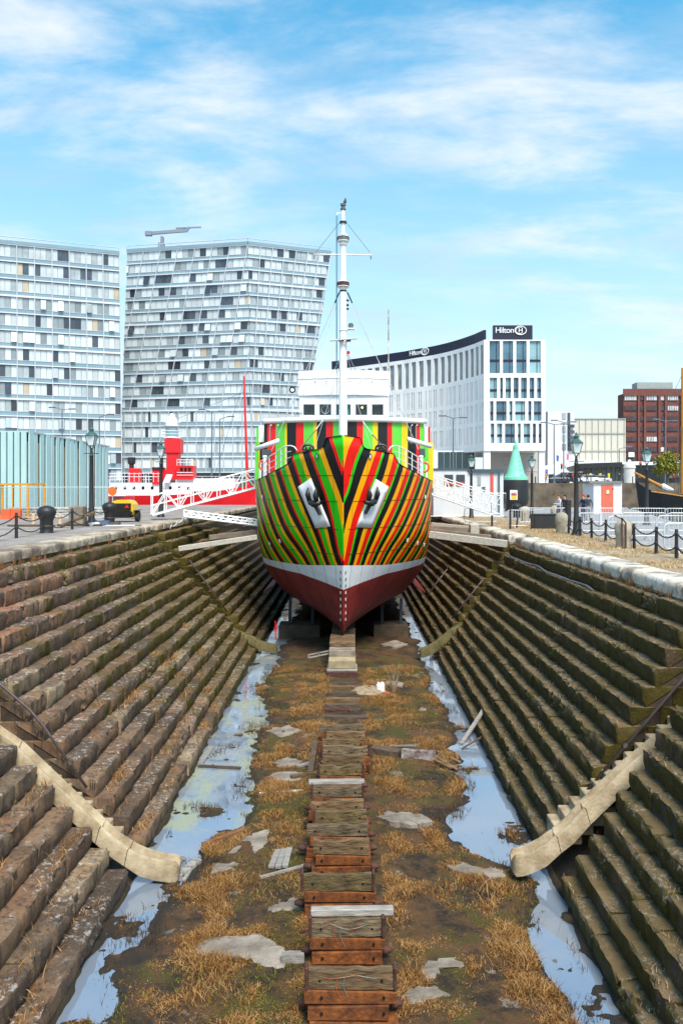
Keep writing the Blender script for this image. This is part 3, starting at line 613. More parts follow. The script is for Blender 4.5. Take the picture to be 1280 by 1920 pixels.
def stripes_mat(name, stops):
    m = bpy.data.materials.new(name); m.use_nodes = True; t = m.node_tree; n = t.nodes; l = t.links; b = n['Principled BSDF']; b.inputs['Roughness'].default_value = .42; b.inputs['Specular IOR Level'].default_value = .3
    uv = n.new('ShaderNodeUVMap'); uv.uv_map = 'paint'; s = n.new('ShaderNodeSeparateXYZ'); l.new(uv.outputs[0], s.inputs[0])
    r = ramp(n, stops, 'CONSTANT'); l.new(nmath(t, 'FRACT', s.outputs[0]), r.inputs[0])
    geo = n.new('ShaderNodeNewGeometry'); nz = nnoise(t, geo.outputs['Position'], 1.6, 5, .65)
    base = nmix(t, nmath(t, 'MULTIPLY', nstep(t, nz, .45, .75), .05), r.outputs[0], (.12, .10, .08)); rr_ = nnoise(t, nmap(t, geo.outputs['Position'], (6, 6, .35)), 1.5, 5, .7); base = nmix(t, nmath(t, 'MULTIPLY', nstep(t, rr_, .66, .78), .25), base, (.10, .05, .03))
    l.new(base, b.inputs['Base Color'])
    bp = n.new('ShaderNodeBump'); bp.inputs['Strength'].default_value = .25; bp.inputs['Distance'].default_value = .03
    l.new(nnoise(t, nmap(t, geo.outputs['Position'], (1, 1, 1)), 1.3, 3), bp.inputs['Height']); l.new(bp.outputs[0], b.inputs['Normal']); return m
M_SL = stripes_mat('dazzle_left', [(0, GREEN), (.33, RED), (.45, BLACK), (.79, YEL)])
M_SR = stripes_mat('dazzle_right', [(0, YEL), (.25, RED), (.555, GREEN), (.665, BLACK)])
WHITE = mat('white_paint', (.80, .81, .82), .4, .05, 2, .05, 6)
HWHITE = mat('hull_white', (.82, .82, .82), .5, .1, 1.2, .15, 4)
OXIDE = mat('red_oxide', (.24, .018, .018), .5, .3, 1.2, .25, 5, col2=(.32, .035, .03))
SBLACK = mat('ship_black', (.012, .012, .014), .4, .2)
P_G = mat('paint_green', GREEND, .4, .06, 2); P_R = mat('paint_red', RED, .4, .05, 2); P_Y = mat('paint_yellow', YEL2, .4, .06, 2); P_K = mat('paint_black', BLACK, .4, .1, 2)
P_HG = mat('paint_green_hull', GREEN, .4, .06, 2)
ship = thing('dazzle_ship', 'ship painted in green, red, yellow and black stripes, bow on in the dry dock', 'ship', (SX, 60, -4.83))
# rows from keel to bulwark rail, columns from the stem aft
rows = [('z', -4.83), ('z', -4.72), ('z', -4.45), ('z', -4.1), ('z', -3.7), ('z', -3.2), ('f', z_red, -.45), ('f', z_red, 0), ('m', .5), ('f', z_boot, 0), ('z', -1.05), ('z', -.7), ('z', -.35), ('z', -.1), ('z', .25), ('z', .7), ('z', 1.2), ('z', 1.7), ('z', 2.2), ('s', 0), ('s', .25), ('s', .5), ('s', .75), ('s', 1)]
cols = [(i / 52) ** 1.45 for i in range(53)] + [1.35, 1.9, 2.7, 3.6, 4.6, 5.6, 6.3]
def row_z(r, Y):
    if r[0] == 'z': return r[1]
    if r[0] == 'f': return r[1](Y) + r[2]
    if r[0] == 'm': return (z_red(Y) + z_boot(Y)) / 2
    return 2.62 + (sheer(Y) - 2.62) * r[1]
def hull_grid(sg):
    P = []; UV = []
    for r in rows:
        ln = []; lu = []
        for c in cols:
            Y = 38.
            z = row_z(r, Y)
            for _ in range(6):
                Y = float(h_ystem(z)) + c * 8.5; z = row_z(r, Y)
            x = float(hull_x(Y, z)) if c > 0 else .03
            if Y > 82: x *= max(.25, 1 - ((Y - 82) / 13) ** 2)
            ln.append((SX + sg * x, Y, z)); lu.append((stripe_u(h_arc(Y, z), z, sg), z))
        P.append(ln); UV.append(lu)
    return P, UV
def hull_obj():
    vs, fs, ms, uvs = [], [], [], []
    iz = [i for i, r in enumerate(rows) if r[0] == 'f']
    grids = {}
    for sg in (-1, 1):
        P, UV = hull_grid(sg); grids[sg] = P; k = len(vs); nc = len(cols)
        for ln in P: vs.extend(ln)
        for j in range(len(rows) - 1):
            for i in range(nc - 1):
                q = [(j, i), (j, i + 1), (j + 1, i + 1), (j + 1, i)]
                if sg < 0: q = q[::-1]
                fs.append(tuple(k + a * nc + b for a, b in q)); uvs.extend(UV[a][b] for a, b in q)
                ms.append(3 if j < iz[1] else 2 if j < iz[2] else (0 if sg < 0 else 1))
    nc = len(cols); nr = len(rows); half = nr * nc
    for j in range(nr - 1):                       # stem bar closing both sides, and the stern
        a, b = j * nc, (j + 1) * nc
        fs.append((a, half + a, half + b, b)); u = stripe_u(0, rows_z0[j], -1); uvs.extend([(u, 0)] * 4); ms.append(3 if j < iz[1] else 2 if j < iz[2] else 0)
        a, b = j * nc + nc - 1, (j + 1) * nc + nc - 1
        fs.append((a, b, half + b, half + a)); uvs.extend([(.5, 0)] * 4); ms.append(3 if j < iz[1] else 0)
    me = bpy.data.meshes.new('hull'); o_ = root_loc(ship); me.from_pydata([(x - o_.x, y - o_.y, z - o_.z) for x, y, z in vs], [], fs)
    l = me.uv_layers.new(name='paint'); l.data.foreach_set('uv', [c for p in uvs for c in p]); me.polygons.foreach_set('material_index', ms)
    for m in (M_SL, M_SR, HWHITE, OXIDE): me.materials.append(m)
    o = bpy.data.objects.new('hull', me); COL.objects.link(o); o.parent = ship; me.shade_smooth()
    so = o.modifiers.new('plating', 'SOLIDIFY'); so.thickness = .05; so.offset = -1
    return o, grids
rows_z0 = [row_z(r, 37) for r in rows]
HULL, HG = hull_obj()
def on_hull(px, py, sg, out=.02):              # point of the hull side seen at that spot
    zs = np.linspace(-4.7, 4.7, 420); qs = np.linspace(0, 1.15, 420) ** 1.3; Zm, Q = np.meshgrid(zs, qs); Ym = h_ystem(Zm) + Q * 8.5; Xm = SX + sg * hull_x(Ym, Zm)
    d = (VPX + F * Xm / Ym - px) ** 2 + (VPY - F * (Zm - EYE) / Ym - py) ** 2; i = np.unravel_index(d.argmin(), d.shape)
    Y, z = float(Ym[i]), float(Zm[i]); e = .05
    p = Vector((SX + sg * float(hull_x(Y, z)), Y, z))
    a = Vector((SX + sg * float(hull_x(Y + e, z)), Y + e, z)) - p; b = Vector((SX + sg * float(hull_x(Y, z + e)), Y, z + e)) - p
    n = a.cross(b).normalized()
    if n.x * sg < 0: n = -n
    return p + n * out, n
# plating seams: thin raised laps
mb = MB()
for sg in (-1, 1):
    for zz in (.45, 1.75, -.75, 2.95):
        pts = []
        for c in np.linspace(0.02, .98, 40):
            Y = float(h_ystem(zz)) + c * 8.5 - 0
            z_ = zz + .12 * c
            if z_ > sheer(Y) - .1: continue
            pts.append((SX + sg * (float(hull_x(Y, z_)) + .006), Y, z_))
        if len(pts) > 2: mb.pipe(pts, .011, 4)
    for c in (.04, .11, .2, .33, .5, .7):
        pts = []
        for z_ in np.linspace(-4.4, 3.9, 26):
            Y = float(h_ystem(z_)) + c * 8.5
            if z_ < sheer(Y) - .08: pts.append((SX + sg * (float(hull_x(Y, z_)) + .003), Y, z_))
        mb.pipe(pts, .006, 4)
mb.build('plate_seams', SBLACK, HULL)
# deck, inside the bulwark
mb = MB(); L_ = []; Rr = []
for Y in np.linspace(36.5, YST - 1, 60):
    x = max(float(hull_x(Y, 2.6)) - .08, .02); L_.append((SX - x, Y, 2.52)); Rr.append((SX + x, Y, 2.52))
for i in range(59): mb.quad(L_[i], Rr[i], Rr[i + 1], L_[i + 1])
mb.build('deck', mat('deck_grey', (.12, .13, .13), .7, .2), ship)
# rub rail on the bulwark top
for sg in (-1, 1):
    mb = MB(); pts = []
    for Y in np.concatenate([np.linspace(36.03, 39.3, 36), np.linspace(39.5, 46, 14)]):
        z = sheer(Y); pts.append((SX + sg * float(hull_x(Y, z)), Y, z))
    k = stripe_u(2, 2, sg); mb.pipe(pts, .022, 5); mb.build('bulwark_rail', P_K, ship)
# anchor pockets and anchors
for sg, cor, ca, s in ((-1, [(559, 913), (583, 897), (619.5, 987), (592, 990)], (594, 938), 1), (1, [(704, 898), (728, 913), (695, 990), (667, 988)], (690, 936), 1)):
    P4 = [on_hull(x, y, sg, .035) for x, y in cor]; n = sum((q[1] for q in P4), Vector()).normalized()
    mb = MB(); g = 6; V = []
    # follow the plating: sample the quad in picture space, stand it 3 cm proud
    for j in range(g + 1):
        for i in range(g + 1):
            a, b = i / g, j / g; x = (cor[0][0] * (1 - a) + cor[1][0] * a) * (1 - b) + (cor[3][0] * (1 - a) + cor[2][0] * a) * b; y = (cor[0][1] * (1 - a) + cor[1][1] * a) * (1 - b) + (cor[3][1] * (1 - a) + cor[2][1] * a) * b
            V.append(on_hull(x, y, sg, .04)[0])
    fsx = [(j * (g + 1) + i, j * (g + 1) + i + 1, (j + 1) * (g + 1) + i + 1, (j + 1) * (g + 1) + i) for j in range(g) for i in range(g)]
    mb.add(V, fsx); pk = mb.build('anchor_plate', HWHITE, ship, smooth=True); so = pk.modifiers.new('t', 'SOLIDIFY'); so.thickness = .05; so.offset = -1
    c, n = on_hull(ca[0], ca[1], sg, .06); upv = (on_hull(ca[0] - sg * 0, ca[1] - 22, sg, .06)[0] - c).normalized(); r = n.cross(upv).normalized()
    side = r if r.x * sg > 0 else -r                     # pointing outboard
    mb = MB()
    def AP(a, b, h): return c + side * a + upv * b + n * h
    mb.pipe([AP(-.32, -.62, .05), AP(-.1, -.3, .10), AP(0, 0, .12)], [.09, .09, .1], 8)         # shank up into the pipe
    mb.build('anchor_shank', SBLACK, pk)
    mb = MB(); mb.pipe([AP(-.42, -.02, .14), AP(-.15, -.10, .2), AP(.15, -.10, .2), AP(.36, -.06, .14)], [.09, .15, .15, .09], 8)
    mb.pipe([AP(-.2, -.30, .1), AP(-.05, -.16, .26), AP(.06, -.06, .2)], [.04, .12, .1], 8)
    mb.build('anchor_crown', SBLACK, pk, smooth=True)
    for a0, a1, b1 in ((.28, .42, .58), (-.22, -.12, .70)):
        mb = MB(); mb.pipe([AP(a0, -.05, .16), AP((a0 * 1.5 + a1) / 2.5, b1 * .45, .22), AP(a1, b1, .12)], [.11, .13, .02], 8); mb.build('anchor_fluke', SBLACK, pk, smooth=True)
# hawse eyes with white rims, small oval ports with white rims lower down
def oval(px, py, sg, rx, rz, nm, inner=True):
    c, n = on_hull(px, py, sg, .025); up = (Vector((0, 0, 1)) - n * n.z).normalized(); r = n.cross(up)
    mb = MB(); ring = [c + r * (rx * math.cos(a)) + up * (rz * math.sin(a)) for a in np.linspace(0, 2 * math.pi, 15)[:-1]]
    mb.pipe(ring, rx * .28, 6, closed=True); o = mb.build(nm, WHITE if not inner else SBLACK, ship, smooth=True)
    mb = MB(); mb.add([c + r * (rx * .95 * math.cos(a)) + up * (rz * .95 * math.sin(a)) + n * .004 for a in np.linspace(0, 2 * math.pi, 15)[:-1]], [tuple(range(14))]); mb.build('port_glass' if inner else 'port_cover', WHITE if not inner else mat('eye_white', (.7, .74, .76), .2, .3, 1.5), o)
for sg, pts in ((-1, [(594.5, 855)]), (1, [(693.5, 856)])):
    for x, y in pts: oval(x, y, sg, .075, .13, 'hawse_eye')
for sg, pts in ((-1, [(492, 932), (481, 938), (525, 1014), (506, 1019), (494, 1022)]), (1, [(796, 932), (806, 938), (763, 1013), (782, 1018), (794, 1021)])):
    for x, y in pts: oval(x, y, sg, .06, .10, 'hull_port', False)
# draught marks each side of the stem
for sg in (-1, 1):
    for i in range(8):
        py = 1073 + i * 12.6; c, n = on_hull(643 + sg * 4.5, py, sg, .012); mb = MB(); mb.beam(c - Vector((0, 0, .07)), c + Vector((0, 0, .07)), .05, .012, up=n)
        mb.build('draught_mark', SBLACK if i < 3 else HWHITE, HULL)
# bilge keels
for sg in (-1, 1):
    mb = MB(); a = Vector((SX + sg * 4.05, 46, -3.25)); mb.prism([a, a + Vector((sg * .75, 1.2, -.55)), a + Vector((sg * .78, 14, -.55)), a + Vector((0, 16, 0))], (0, 0, .06)); mb.build('bilge_keel', OXIDE, ship)
# rope-guide fairleads on the bulwark
for sg, px, py in ((-1, 577.5, 838), (1, 714, 838)):
    c = W(px, py, 37.9); mb = MB()
    mb.pipe([c + Vector((x, 0, z)) for x, z in ((-.26, -.14), (-.22, .02), (-.1, .10), (.1, .10), (.22, .02), (.26, -.14))], .055, 8); mb.box(c + Vector((0, 0, -.14)), (.56, .22, .09), .02)
    f = mb.build('fairlead', SBLACK, ship, smooth=False)
    for q in (-.09, .09):
        mb = MB(); mb.tube(c + Vector((q, 0, -.12)), c + Vector((q, 0, .02)), .055, n=10); mb.build('roller', SBLACK, f, smooth=True)
# deckhouse front: painted panels
def hfront(px): return 46.0 + 1.5 * ((px - 645) / 150.) ** 2
bands = [(495, 501, 'K'), (501, 517, 'R'), (517, 534, 'G'), (534, 538, 'Y'), (538, 555, 'K'), (555, 569.5, 'R'), (569.5, 587.5, 'G'), (587.5, 594, 'Y'), (594, 611, 'K'), (611, 624.5, 'R'), (624.5, 641, 'G'), (641, 647, 'Y'), (647, 669, 'K'), (669, 680.5, 'R'), (680.5, 699, 'G'), (699, 708, 'Y'), (708, 726, 'K'), (726, 735, 'R'), (735, 753, 'G'), (753, 764, 'Y'), (764, 780, 'K'), (780, 787, 'R'), (787, 794, 'G')]
PM = {'K': P_K, 'R': P_R, 'G': P_G, 'Y': P_Y}
ZT = 2.3 + 128 / F * 46
house = None
mb = MB(); fr = [(495 + i * (299 / 30)) for i in range(31)]
pts = [((px - VPX) / F * hfront(px), hfront(px) + .06) for px in fr]
poly = [(x, y, 2.5) for x, y in pts] + [(pts[-1][0], 60, 2.5), (pts[0][0], 60, 2.5)]
mb.prism(poly, (0, 0, ZT - 2.5)); house = mb.build('deckhouse', mat('deck_grey', (.12, .13, .13), .7, .2), ship)
for x0, x1, c in bands:
    mb = MB(); n = max(1, int((x1 - x0) / 4)); xs = [x0 + (x1 - x0) * i / n for i in range(n + 1)]
    for a, b in zip(xs[:-1], xs[1:]):
        ya, yb = hfront(a), hfront(b); xa, xb = (a - VPX) / F * ya, (b - VPX) / F * yb
        mb.prism([(xa, ya, 2.53), (xb, yb, 2.53), (xb, yb + .07, 2.53), (xa, ya + .07, 2.53)], (0, 0, ZT - 2.55))
    mb.build('painted_panel', PM[c], house)
# white rounded coaming along the top edge, striped edge plate above it
mb = MB(); mb.pipe([((px - VPX) / F * (hfront(px) - .1), hfront(px) - .1, ZT + .12) for px in [492 + i * (306 / 30) for i in range(31)]], .155, 8); mb.build('coaming', WHITE, house, smooth=True)
# side blocks (full beam, lower)
for seg in ([(478.5, 485, 'G'), (485, 487, 'Y'), (487, 497, 'K')], [(789, 803, 'G'), (803, 812, 'Y')]):
    for x0, x1, c in seg:
        mb = MB(); Yb = 48.2; xa, xb = (x0 - VPX) / F * Yb, (x1 - VPX) / F * Yb; zt = 2.3 + (918 - 829) / F * Yb
        mb.box(((xa + xb) / 2, Yb + 6, (2.4 + zt) / 2), (xb - xa, 12, zt - 2.4)); mb.build('side_panel', PM[c], house)
for x0, x1, y0, y1, c in ((485, 496, 798, 829, WHITE), (480.5, 484.5, 802, 829, P_G), (795, 802, 800, 829, WHITE), (803, 806, 800, 829, P_R)):
    mb = MB(); Yb = 49.; a, b = W(x0, y1, Yb), W(x1, y0, Yb); mb.box((a + b) / 2 + Vector((0, 1, 0)), (b.x - a.x, 2, b.z - a.z)); mb.build('wing_screen', c, house)
for x0, x1, y0, y1 in ((491, 508, 843, 860), (785, 796, 841, 858)):
    mb = MB(); a, b = W(x0, y1, 46.6), W(x1, y0, 46.6); mb.box((a + b) / 2, (b.x - a.x, .35, b.z - a.z), .03); mb.build('deck_locker', mat('locker_grey', (.07, .08, .08), .5), house)
# wheelhouse with five windows, canvas dodger above
Yw = 49.; zw0 = ZT; zw1 = 2.3 + (918 - 699) / F * Yw
xl, xr = (561 - VPX) / F * Yw, (727 - VPX) / F * Yw
wins = [(569, 590), (599, 620.5), (630, 657), (666.5, 688), (697, 718)]; wz0, wz1 = 2.3 + (918 - 778) / F * Yw, 2.3 + (918 - 759) / F * Yw
mb = MB(); mb.box(((xl + xr) / 2, Yw + 2.6, (zw0 + zw1) / 2), (xr - xl - .1, 4.6, zw1 - zw0)); wh = mb.build('wheelhouse', WHITE, ship)
mb = MB(); xs = [xl] + [(p - VPX) / F * Yw for w in wins for p in w] + [xr]
mb.box(((xl + xr) / 2, Yw + .05, (wz1 + zw1) / 2), (xr - xl, .4, zw1 - wz1), .03)
mb.box(((xl + xr) / 2, Yw + .05, (wz0 + zw0) / 2 - .02), (xr - xl, .4, max(.05, wz0 - zw0)), .02)
for i in range(0, len(xs), 2): mb.box(((xs[i] + xs[i + 1]) / 2, Yw + .05, (wz0 + wz1) / 2), (xs[i + 1] - xs[i], .4, wz1 - wz0 + .02))
mb.build('window_wall', WHITE, wh)
GL = mat('bridge_glass', (.012, .02, .022), .06, .3, 1.5, spec=.7); TEAL = mat('teal_blind', (.06, .3, .32), .5)
for k, (a, b) in enumerate(wins):
    mb = MB(); xa, xb = (a - VPX) / F * Yw, (b - VPX) / F * Yw; mb.box(((xa + xb) / 2, Yw + .12, (wz0 + wz1) / 2), (xb - xa, .03, wz1 - wz0)); w = mb.build('window', GL, wh)
    if k == 1:
        mb = MB(); c = Vector(((xa + xb) / 2, Yw + .09, (wz0 + wz1) / 2 + .03)); mb.pipe([c + Vector((.24 * math.cos(t), 0, .24 * math.sin(t))) for t in np.linspace(0, 6.283, 21)[:-1]], .012, 5, closed=True); mb.build('clear_view_ring', WHITE, w)
    if k == 2:
        mb = MB(); mb.box((xb - .2, Yw + .1, (wz0 + wz1) / 2), (.2, .02, wz1 - wz0)); mb.build('blind', TEAL, w)
    if k == 3:
        mb = MB(); mb.sphere(((xa + xb) / 2 + .05, Yw + .08, wz1 - .16), .06, 8, 6); mb.build('cabin_lamp', mat('warm_bulb', (1, .8, .4), .5, 0, emis=1.5), w)
CANV = mat('white_canvas', (.78, .78, .77), .8, .06, 1.5, .25, 5)
mb = MB(); z_s = 2.3 + (918 - 743) / F * Yw; z_v = 2.3 + (918 - 712) / F * Yw; z_t = 2.3 + (918 - 697) / F * Yw
prof = [(-.18, z_s), (-.2, z_v - .05), (-.24, z_v), (-.2, z_v + .02), (-.05, z_t)]
vs = []; n = 20
for i in range(n + 1):
    x = xl - .05 + (xr - xl + .1) * i / n; arc_ = .08 * (1 - (2 * i / n - 1) ** 2)
    for d, z in prof: vs.append((x, Yw + d - arc_, z + .06 * (1 - (2 * i / n - 1) ** 2) + .01 * math.sin(i * 2.1)))
m_ = len(prof); mb.add(vs, [(i * m_ + k, (i + 1) * m_ + k, (i + 1) * m_ + k + 1, i * m_ + k + 1) for i in range(n) for k in range(m_ - 1)])
o = mb.build('canvas_dodger', CANV, wh); so = o.modifiers.new('t', 'SOLIDIFY'); so.thickness = .04; so.offset = 1
mb = MB()
for i in range(8):
    x = xl + .3 + i * (xr - xl - .6) / 7; mb.sphere((x, Yw - .42 + .2 * (2 * i / 7 - 1) ** 2, z_v - .16), .035, 6, 5)
mb.build('eyelets', mat('eyelet', (.25, .27, .28), .5), o)
# loud hailer to the left of the wheelhouse
c = W(548, 731, 48.5); mb = MB(); T = Matrix.Rotation(R_(90), 3, 'X')
mb.lathe([(.10, -.45), (.13, -.2), (.20, 0), (.20, .03), (.13, .03), (.12, -.05), (.03, -.05), (.03, .0)], c, 14, T); lh = mb.build('loud_hailer', SBLACK, wh, smooth=False)
mb = MB(); mb.tube(c + Vector((0, .1, -.15)), c + Vector((0, .1, -1.6)), .035); mb.beam(c + Vector((0, .1, -1.2)), c + Vector((.6, .3, -1.3)), .05, .05); mb.build('hailer_post', WHITE, lh)
mb = MB(); mb.lathe([(.12, 0), (.11, .012)], c, 14, T); mb.build('hailer_cone', HWHITE, lh)
# whitewash rods, rails and bollards on the foredeck
for sg, p0, pts in ((-1, None, [(557, 845), (552, 838), (545, 835.5), (536, 836), (527, 841), (517, 849), (505, 856), (496, 868)]), (1, None, [(728, 845), (732, 838), (738, 835.5), (748, 837), (760, 843), (772, 850), (783, 857), (790, 868)])):
    rl = MB(); Ys = [38.7, 38.8, 39., 39.4, 39.9, 40.6, 41.5, 42.5]
    T_ = [W(x, y, Y) for (x, y), Y in zip(pts, Ys)]; rl.pipe(T_, .03, 6); r = rl.build('guard_rail', WHITE, ship, smooth=True)
    for k in (1, 2, 3):
        mb = MB(); q = [Vector((p.x, p.y, p.z + (sheer(p.y) - p.z) * k / 3.4)) for p in T_[2:]]; mb.pipe(q, .02, 5); mb.build('rail_bar', WHITE, r)
    for i in (3, 4, 5, 6, 7):
        p = T_[i]; mb = MB(); mb.tube((p.x, p.y, sheer(p.y) - .1), p, .025, n=6); mb.build('stanchion', WHITE, r)
for x, y0, y1, Y, rad in ((496.5, 900, 857, 43., .10), (789, 900, 857, 43., .10), (488, 903, 869, 44.5, .07), (799, 903, 869, 44.5, .07)):
    mb = MB(); a, b = W(x, y0, Y), W(x, y1, Y); mb.lathe([(rad, 0), (rad, b.z - a.z - .03), (rad * 1.25, b.z - a.z - .02), (rad * 1.25, b.z - a.z + .06), (rad * .8, b.z - a.z + .09)], a, 12); mb.build('white_bollard', WHITE, ship, smooth=False)
LIFE = mat('lifebuoy_orange', (.75, .09, .02), .5)
for x, y in ((493, 872), (796, 876)):
    c = W(x, y, 43.8); mb = MB(); mb.pipe([c + Vector((.2 * math.cos(t), 0, .26 * math.sin(t))) for t in np.linspace(0, 6.283, 15)[:-1]], .06, 6, closed=True); mb.build('lifebuoy', LIFE, ship, smooth=True)
for a, b in (((478, 842), (523, 826)), ((808, 837), (764, 823))):
    mb = MB(); mb.pipe([W(*a, 44.5), W(*b, 44.)], .13, 8); mb.build('vent_boom', WHITE, ship, smooth=True)
for x in (506, 519, 770, 779.5):
    mb = MB(); mb.pipe([W(x, 832, 45.8), W(x, 799, 45.8), W(x + 2.5, 797, 45.6)], .035, 6); mb.build('ladder_rod', WHITE, ship, smooth=True)
# ------------------------------------------------------------------ mast
YM = 44.2; MX = W(643, 900, YM).x
def mz(py): return 2.3 + (VPY - py) / F * YM
mb = MB(); mb.lathe([(.235, 2.5 - mz(900) + mz(900)), (.235, mz(780)), (.205, mz(640)), (.18, mz(540)), (.15, mz(465)), (.11, mz(440)), (.10, mz(402)), (.09, mz(392))], (MX, YM, 0), 16); mast = mb.build('mast', WHITE, ship, smooth=False); smooth_angle(mast)
def ring(py, r, h, m, nm, sides=8):
    mb = MB(); mb.lathe([(r * .7, -h / 2 - .01), (r, -h / 2), (r, h / 2), (r * .7, h / 2 + .01)], (MX, YM, mz(py)), sides); return mb.build(nm, m, mast)
GREYM = mat('mast_fitting_grey', (.10, .11, .10), .6); RUSTM = mat('mast_box_dark_red', (.07, .02, .015), .6)
for py, m, nm in ((449, GREYM, 'masthead_light_box'), (534, RUSTM, 'masthead_light_box')):
    o = ring(py, .34, .2, m, nm); 
    for s in (-1, 1):
        mb = MB(); mb.lathe([(.36, 0), (.36, .03)], (MX, YM, mz(py) + s * .125), 8); mb.build('light_shelf', WHITE, o)
for py in (417, 546): ring(py, .2, .09, SBLACK, 'stay_band', 12)
for py in (440, 459, 529, 540, 620, 641): ring(py, .24, .025, WHITE, 'collar', 12)
mb = MB(); mb.tube(W(587, 477, YM), W(697, 478.5, YM), .045, .045, 8); yard = mb.build('yard_arm', WHITE, mast, smooth=True)
for x, y in ((589, 481), (695, 482)):
    mb = MB(); mb.tube(W(x, y - 2, YM), W(x, y + 4, YM), .03); mb.build('yard_block', GREYM, yard)
WIRE = mat('rigging_wire', (.03, .05, .06), .6, .1); WIREW = mat('rigging_white', (.6, .62, .62), .6, .1)
def wire(a, b, r=.012, m=WIRE, nm='stay', par=None):
    mb = MB(); mb.tube(a, b, r, n=5); return mb.build(nm, m, par or mast)
wire(W(637, 417, YM), W(592, 473, YM)); wire(W(649, 417, YM), W(693, 473, YM))
wire(W(630.5, 404, YM), W(630.5, 700, YM), .022, mat('halyard_teal', (.03, .14, .16), .7), 'halyard'); wire(W(632.5, 404, YM), W(631, 810, YM - .3), .012, mat('halyard_teal', (.03, .14, .16), .7), 'halyard')
mb = MB(); mb.beam(W(632, 399, YM), W(641, 400, YM), .04, .05); mb.beam(W(632, 399, YM), W(632, 404, YM), .05, .05); mb.build('sheave_bracket', WHITE, mast)
for a, b in (((636, 548), (502, 862)), ((651, 548), (793, 862))):
    wire(W(*a, YM), W(*b, 47.), .02, WIREW, 'shroud'); p = W(*a, YM); q = W(*b, 47.); wire(p, p.lerp(q, .06), .04, SBLACK, 'turnbuckle')
for a, b in (((633, 700), (590, 840)), ((652, 700), (697, 845)), ((636, 560), (556, 770)), ((650, 560), (742, 740))): wire(W(*a, YM), W(*b, 45.), .014, WIREW, 'shroud')
# forestay ends: chain and rope down to the bulwark
for a, b, c in (((606, 786), (592, 806), (562, 842)), ((680, 790), (698, 815), (725, 846))):
    wire(W(*a, 44), W(*b, 42), .025, WIREW, 'forestay'); mb = MB(); mb.tube(W(*b, 42), W(*c, 38.4), .035, .02, 6); mb.build('lashing', mat('old_rope', (.16, .11, .07), .9, .3, 20), mast)
# lamps, radar, small platform
mb = MB(); mb.box(W(658, 617, YM), (.42, .5, .05)); pf = mb.build('lamp_platform', WHITE, mast)
mb = MB(); mb.lathe([(.12, 0), (.14, .05), (.14, .25), (.08, .3)], W(657.5, 616, YM), 10); mb.build('deck_lamp', GREYM, pf)
mb = MB(); mb.beam(W(649, 618, YM), W(658, 618, YM), .06, .06); mb.build('platform_arm', WHITE, mast)
mb = MB(); mb.box(W(644, 636.5, YM - .4), (1.5, .12, .10), .03, rz=.0); mb.v = [(x, y, z + (x - MX) * .08) for x, y, z in mb.v]; mb.build('radar_scanner', mat('radar_grey', (.5, .52, .52), .5), mast)
mb = MB(); mb.box(W(639, 637.5, YM - .3), (.32, .3, .12), .04); mb.box(W(653, 638, YM - .3), (.26, .3, .14), .04); mb.build('radar_base', SBLACK, mast)
for py in (563, 572, 579): mb = MB(); mb.lathe([(.05, -.06), (.08, 0), (.05, .05)], W(651.5, py, YM), 8); mb.build('signal_lamp', SBLACK, mast)
mb = MB(); mb.lathe([(.07, -.08), (.09, 0), (.07, .08)], W(653, 661, YM), 8); mb.build('red_lamp', P_R, mast)
mb = MB(); mb.lathe([(.13, 0), (.16, .03), (.16, .08), (.11, .1), (.11, .22), (.15, .24), (.15, .34), (.08, .38)], Vector((MX, YM, mz(394))), 12); mb.build('mast_cap', GREYM, mast)
mb = MB(); mb.tube(W(728, 700, 52), W(728, 580, 52), .05, .035, 8); mb.build('aft_aerial', mat('aerial_mottled', (.25, .18, .14), .7, .8, 3, col2=(.7, .68, .64)), ship)
for a in ((633, 690), (622, 690), (660, 692), (669, 690)): wire(W(648, 655, YM), W(a[0], a[1] + 10, 48), .02, WIREW, 'stay')
# pigeon on the masthead
mb = MB(); c = W(646.5, 378.5, YM)
bird = [(-.0, -.0, .0)]
mb.lathe([(.015, -.16), (.05, -.12), (.085, -.03), (.09, .03), (.07, .09), (.045, .12), (.05, .15), (.048, .18), (.02, .205)], c, 10)
mb.v = [(x + (z - c.z) * .12, c.y + (y - c.y) * .9, z) for x, y, z in mb.v]
mb.prism([c + Vector((-.05, .03, -.08)), c + Vector((.03, .03, -.09)), c + Vector((-.02, .10, -.28)), c + Vector((-.06, .10, -.27))], (0, .03, 0))
mb.tube(c + Vector((.055, -.02, .165)), c + Vector((.085, -.03, .155)), .012, .003, 5)
for s in (-.03, .03): mb.tube(c + Vector((s, 0, -.12)), c + Vector((s, 0, -.2)), .01, n=5)
o = mb.build('bird', mat('pigeon_grey', (.06, .065, .075), .8, .3, 12), None, smooth=True); tag(o, 'small grey bird perched on the top of the ship mast', 'bird')
